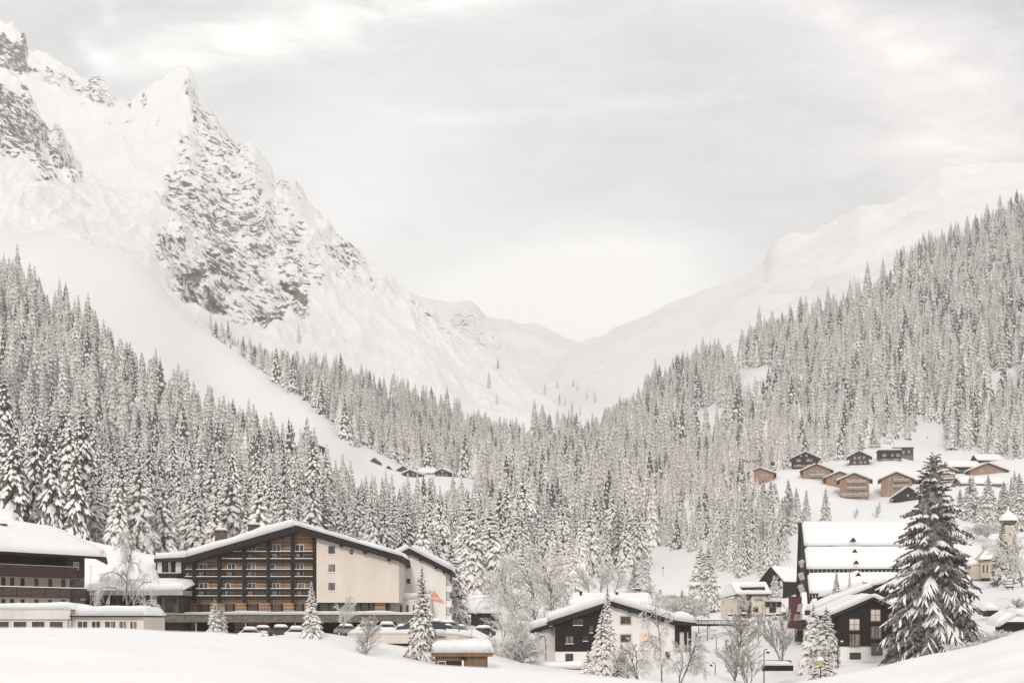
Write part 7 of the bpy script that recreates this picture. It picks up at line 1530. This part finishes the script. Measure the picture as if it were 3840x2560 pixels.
MB().extr([P(x, y, 255) for x, y in ((3706, 2310), (3746, 2310), (3749, 2290), (3738, 2287), (3720, 2287), (3708, 2289))], (0, 3, 0)).build('opening', M_BLACKV, gt_); a, b = P(3700, 2287, 254.6), P(3752, 2288, 254.6); snow_patch('snow', gt_, a, b, b + Vector((0, 5, 1)), a + Vector((0, 5, 1)), thick=.7, nu=14, nv=8, seed=321)
sb = thing('low_shelter', P(3790, 2345, 222), 'low shelter under a drooping roll of snow at the right edge', 'shelter')
MB().pbox(3765, 3900, 2330, 2390, 223, 4).build('wall', M_BLACK, sb); a, b, c = P(3745, 2350, 221.5), P(3812, 2310, 221.5), P(3920, 2326, 221.5)
snow_patch('snow', sb, a, b, b + Vector((0, 6, .4)), a + Vector((0, 6, .4)), thick=.9, nu=20, nv=12, seed=322); snow_patch('snow', sb, b, c, c + Vector((0, 6, .4)), b + Vector((0, 6, .4)), thick=1.2, nu=20, nv=12, seed=323)
bn = thing('snowed_bench_stack', P(3790, 2205, 330), 'snow-loaded stack of dark garden benches below the chapel', 'bench')
for i in range(3): MB().pbox(3776 - i * 1, 3800 + i, 2178 + i * 10, 2183 + i * 10, 330 - i, 1.2).build('seat', M_FRAMED, bn); a, b = P(3775, 2178 + i * 10, 329.8 - i), P(3802, 2178 + i * 10, 329.8 - i); snow_patch('snow', bn, a, b, b + Vector((0, 1.5, 0)), a + Vector((0, 1.5, 0)), thick=.45, nu=10, nv=6, seed=331 + i, edge=.3)
for x in (3779, 3797): MB().pbox(x, x + 2, 2182, 2212, 330.3, .2).build('leg', M_FRAMED, bn)
# ------------------------------------------------------------------ cable car over the hillside
for px, py, d_, lab in ((3331, 1610, 900, 'upper left gondola cabin hanging before the forest top'), (3343, 1622, 895, 'second gondola cabin just right below the upper one'), (2898, 1743, 720, 'gondola cabin hanging before the trees left of the dark house')):
    o = thing('gondola_cabin', P(px, py, d_), lab, 'gondola', 'gondola cabins'); q = P(px, py, d_)
    MB().box(q.x - .9, q.x + .9, q.y - .9, q.y + .9, q.z - .2, q.z + 1.5).build('cabin', M_METAL, o, bevel=.25); MB().box(q.x - .7, q.x + .7, q.y - .95, q.y - .9, q.z + .6, q.z + 1.3).build('window', M_GLASS, o); MB().tube([q + Vector((0, 0, 1.5)), q + Vector((.2, 0, 3.4))], .07).build('hanger', M_METAL, o)
py_ = thing('cableway_pylon', P(2808, 1790, 712), 'cable car pylon with red wheel guards among the frosted trees', 'pylon'); t = P(2808, 1730, 712)
MB().tube([P(2808, 1790, 712), t], [.35, .25]).build('pole', M_STEEL, py_); MB().box(t.x - 3.6, t.x + 3.6, t.y - .2, t.y + .2, t.z - .3, t.z + .1).build('crossarm', M_METAL, py_)
for x in (-1.5, 1.3): MB().box(t.x + x - .9, t.x + x + .9, t.y - .3, t.y + .3, t.z + .2, t.z + .9).build('wheel_guard', pmat('red_guard', (.42, .08, .05), (.5, .1, .07), scale=1), py_)

# ------------------------------------------------------------------ people
def person(loc, yaw, hgt, jacket, trousers, label, step=.22, arms=.10, cap=(.03, .03, .03)):
    pts = {'pel': (0, 0, .95), 'spi': (0, .01, 1.15), 'che': (0, .0, 1.36), 'nek': (0, -.01, 1.50), 'hed': (0, -.02, 1.60), 'top': (0, -.02, 1.72), 'nose': (0, -.115, 1.60)}
    ed = [('pel', 'spi'), ('spi', 'che'), ('che', 'nek'), ('nek', 'hed'), ('hed', 'top'), ('hed', 'nose')]
    rad = {'pel': .155, 'spi': .15, 'che': .165, 'nek': .065, 'hed': .098, 'top': .07, 'nose': .018}
    for s, sg in (('l', -1), ('r', 1)):
        f = step * sg
        for n_, co, r_ in (('hip', (.10 * sg, 0, .90), .10), ('kne', (.11 * sg, -f * .5 - .02, .49), .072), ('ank', (.11 * sg, -f + .05, .10), .055), ('toe', (.12 * sg, -f - .12, .045), .05), ('sho', (.20 * sg, 0, 1.42), .075), ('elb', (.27 * sg, .04 + f * .3, 1.14), .062), ('wri', (.26 * sg, -.06 + f * .5, .92), .045), ('pal', (.26 * sg, -.08 + f * .5, .85), .04)): pts[n_ + s] = co; rad[n_ + s] = r_
        ed += [('pel', 'hip' + s), ('hip' + s, 'kne' + s), ('kne' + s, 'ank' + s), ('ank' + s, 'toe' + s), ('che', 'sho' + s), ('sho' + s, 'elb' + s), ('elb' + s, 'wri' + s), ('wri' + s, 'pal' + s)]
        px_, py__, pz = pts['pal' + s]
        for i in range(4): n1 = f'f{i}{s}'; n2 = f'g{i}{s}'; y = py__ - .03 + i * .02; L = (.05, .06, .058, .045)[i]; pts[n1] = (px_, y, pz - .045); pts[n2] = (px_ - .015 * sg, y - .008, pz - .045 - L); rad[n1] = .011; rad[n2] = .009; ed += [('pal' + s, n1), (n1, n2)]
        pts['t' + s] = (px_ - .02 * sg, py__ - .055, pz - .02); pts['u' + s] = (px_ - .025 * sg, py__ - .075, pz - .06); rad['t' + s] = .012; rad['u' + s] = .010; ed += [('pal' + s, 't' + s), ('t' + s, 'u' + s)]
    names = list(pts); me = bpy.data.meshes.new('person'); me.from_pydata([pts[n_] for n_ in names], [(names.index(a), names.index(b)) for a, b in ed], [])
    o = bpy.data.objects.new('person', me); COL.objects.link(o); sk = o.modifiers.new('skin', 'SKIN'); o.modifiers.new('sub', 'SUBSURF').levels = 1
    for i, n_ in enumerate(names): me.skin_vertices[0].data[i].radius = (rad[n_], rad[n_]); me.skin_vertices[0].data[i].use_root = n_ == 'pel'
    bpy.context.view_layer.update(); me2 = bpy.data.meshes.new_from_object(o.evaluated_get(bpy.context.evaluated_depsgraph_get())); bpy.data.objects.remove(o)
    for m_ in (jacket, trousers, pmat('skin_tone', (.50, .33, .25), (.56, .38, .29), scale=5), M_FRAMED): me2.materials.append(m_)
    for p_ in me2.polygons:
        c = p_.center; p_.material_index = 3 if c.z < .12 else (1 if c.z < .90 and abs(c.x) < .215 else (2 if c.z > 1.52 else (3 if c.z < .90 else 0))); p_.use_smooth = True
    o = bpy.data.objects.new('person', me2); COL.objects.link(o); o.location = loc; o.rotation_euler = (0, 0, yaw); s = hgt / 1.78; o.scale = (s, s, s); tag(o, label, 'person', 'walkers in the snow')
    hm_o = mesh_obj('hat', *(lambda m_: (m_.v, m_.f))(MB().lathe((0, -.015, 1.63), [(.112, 0), (.115, .05), (.09, .12), (.03, .155), (0, .158)], 12)), pmat('knit_%02d' % int(cap[0] * 100), cap, tuple(min(1, c * 1.3) for c in cap), scale=20), parent=o)
    return o
JG = pmat('green_jacket', (.11, .16, .03), (.14, .2, .045), scale=4); JW = pmat('white_jacket', (.62, .62, .64), (.7, .7, .72), scale=4); JN = pmat('navy_suit', (.015, .022, .05), (.025, .035, .07), scale=4); JP = pmat('pale_jacket', (.55, .48, .42), (.62, .56, .5), scale=4); TK = pmat('black_trousers', (.014, .014, .016), (.025, .025, .028), scale=4); TG = pmat('taupe_trousers', (.2, .17, .15), (.26, .22, .2), scale=4)
def feet(px, py, d_): return P(px, py, d_)
person(feet(2612, 2399, 332), R(10), 1.75, JG, TK, 'person in a green jacket walking on the snowy path beside a companion', .22); person(feet(2624, 2399, 331), R(-6), 1.78, JW, TK, 'person in a white jacket and dark trousers walking on the path', -.2)
person(feet(2606, 2466, 300), R(170), 1.72, JP, TG, 'person in a pale jacket coming down the path', .2, cap=(.3, .2, .15)); person(feet(2617, 2472, 298), R(185), 1.35, JN, JN, 'short person in dark navy clothes on the lower path', .15)
person(feet(2856, 2325, 345), R(150), 1.7, TK, TK, 'person in black standing by the guesthouse car park', .1); person(feet(2476, 2229, 436), R(20), 1.78, TK, TK, 'person in black beside the parked cars above the chalet', .12, cap=(.6, .6, .6))
person(feet(3477, 1646, 880), R(160), 1.8, TK, JN, 'lone skier in dark clothes high on the piste', .1)
# ------------------------------------------------------------------ air
hm, hnt, hb = new_mat('haze_air'); hnt.nodes.remove(hb)
pv = nd(hnt, 'ShaderNodeVolumePrincipled'); pv.inputs['Color'].default_value = (1.0, 0.99, 0.975, 1); pv.inputs['Anisotropy'].default_value = -0.25; pv.inputs['Density'].default_value = 1.8e-4
hnt.links.new(pv.outputs[0], hnt.nodes['Material Output'].inputs['Volume'])
hz = MB().box(-1560, 2250, -60, 4180, -60, 1060).build('haze', hm, None)
tag(hz, 'thin pale winter haze filling the valley', 'haze', kind='stuff')
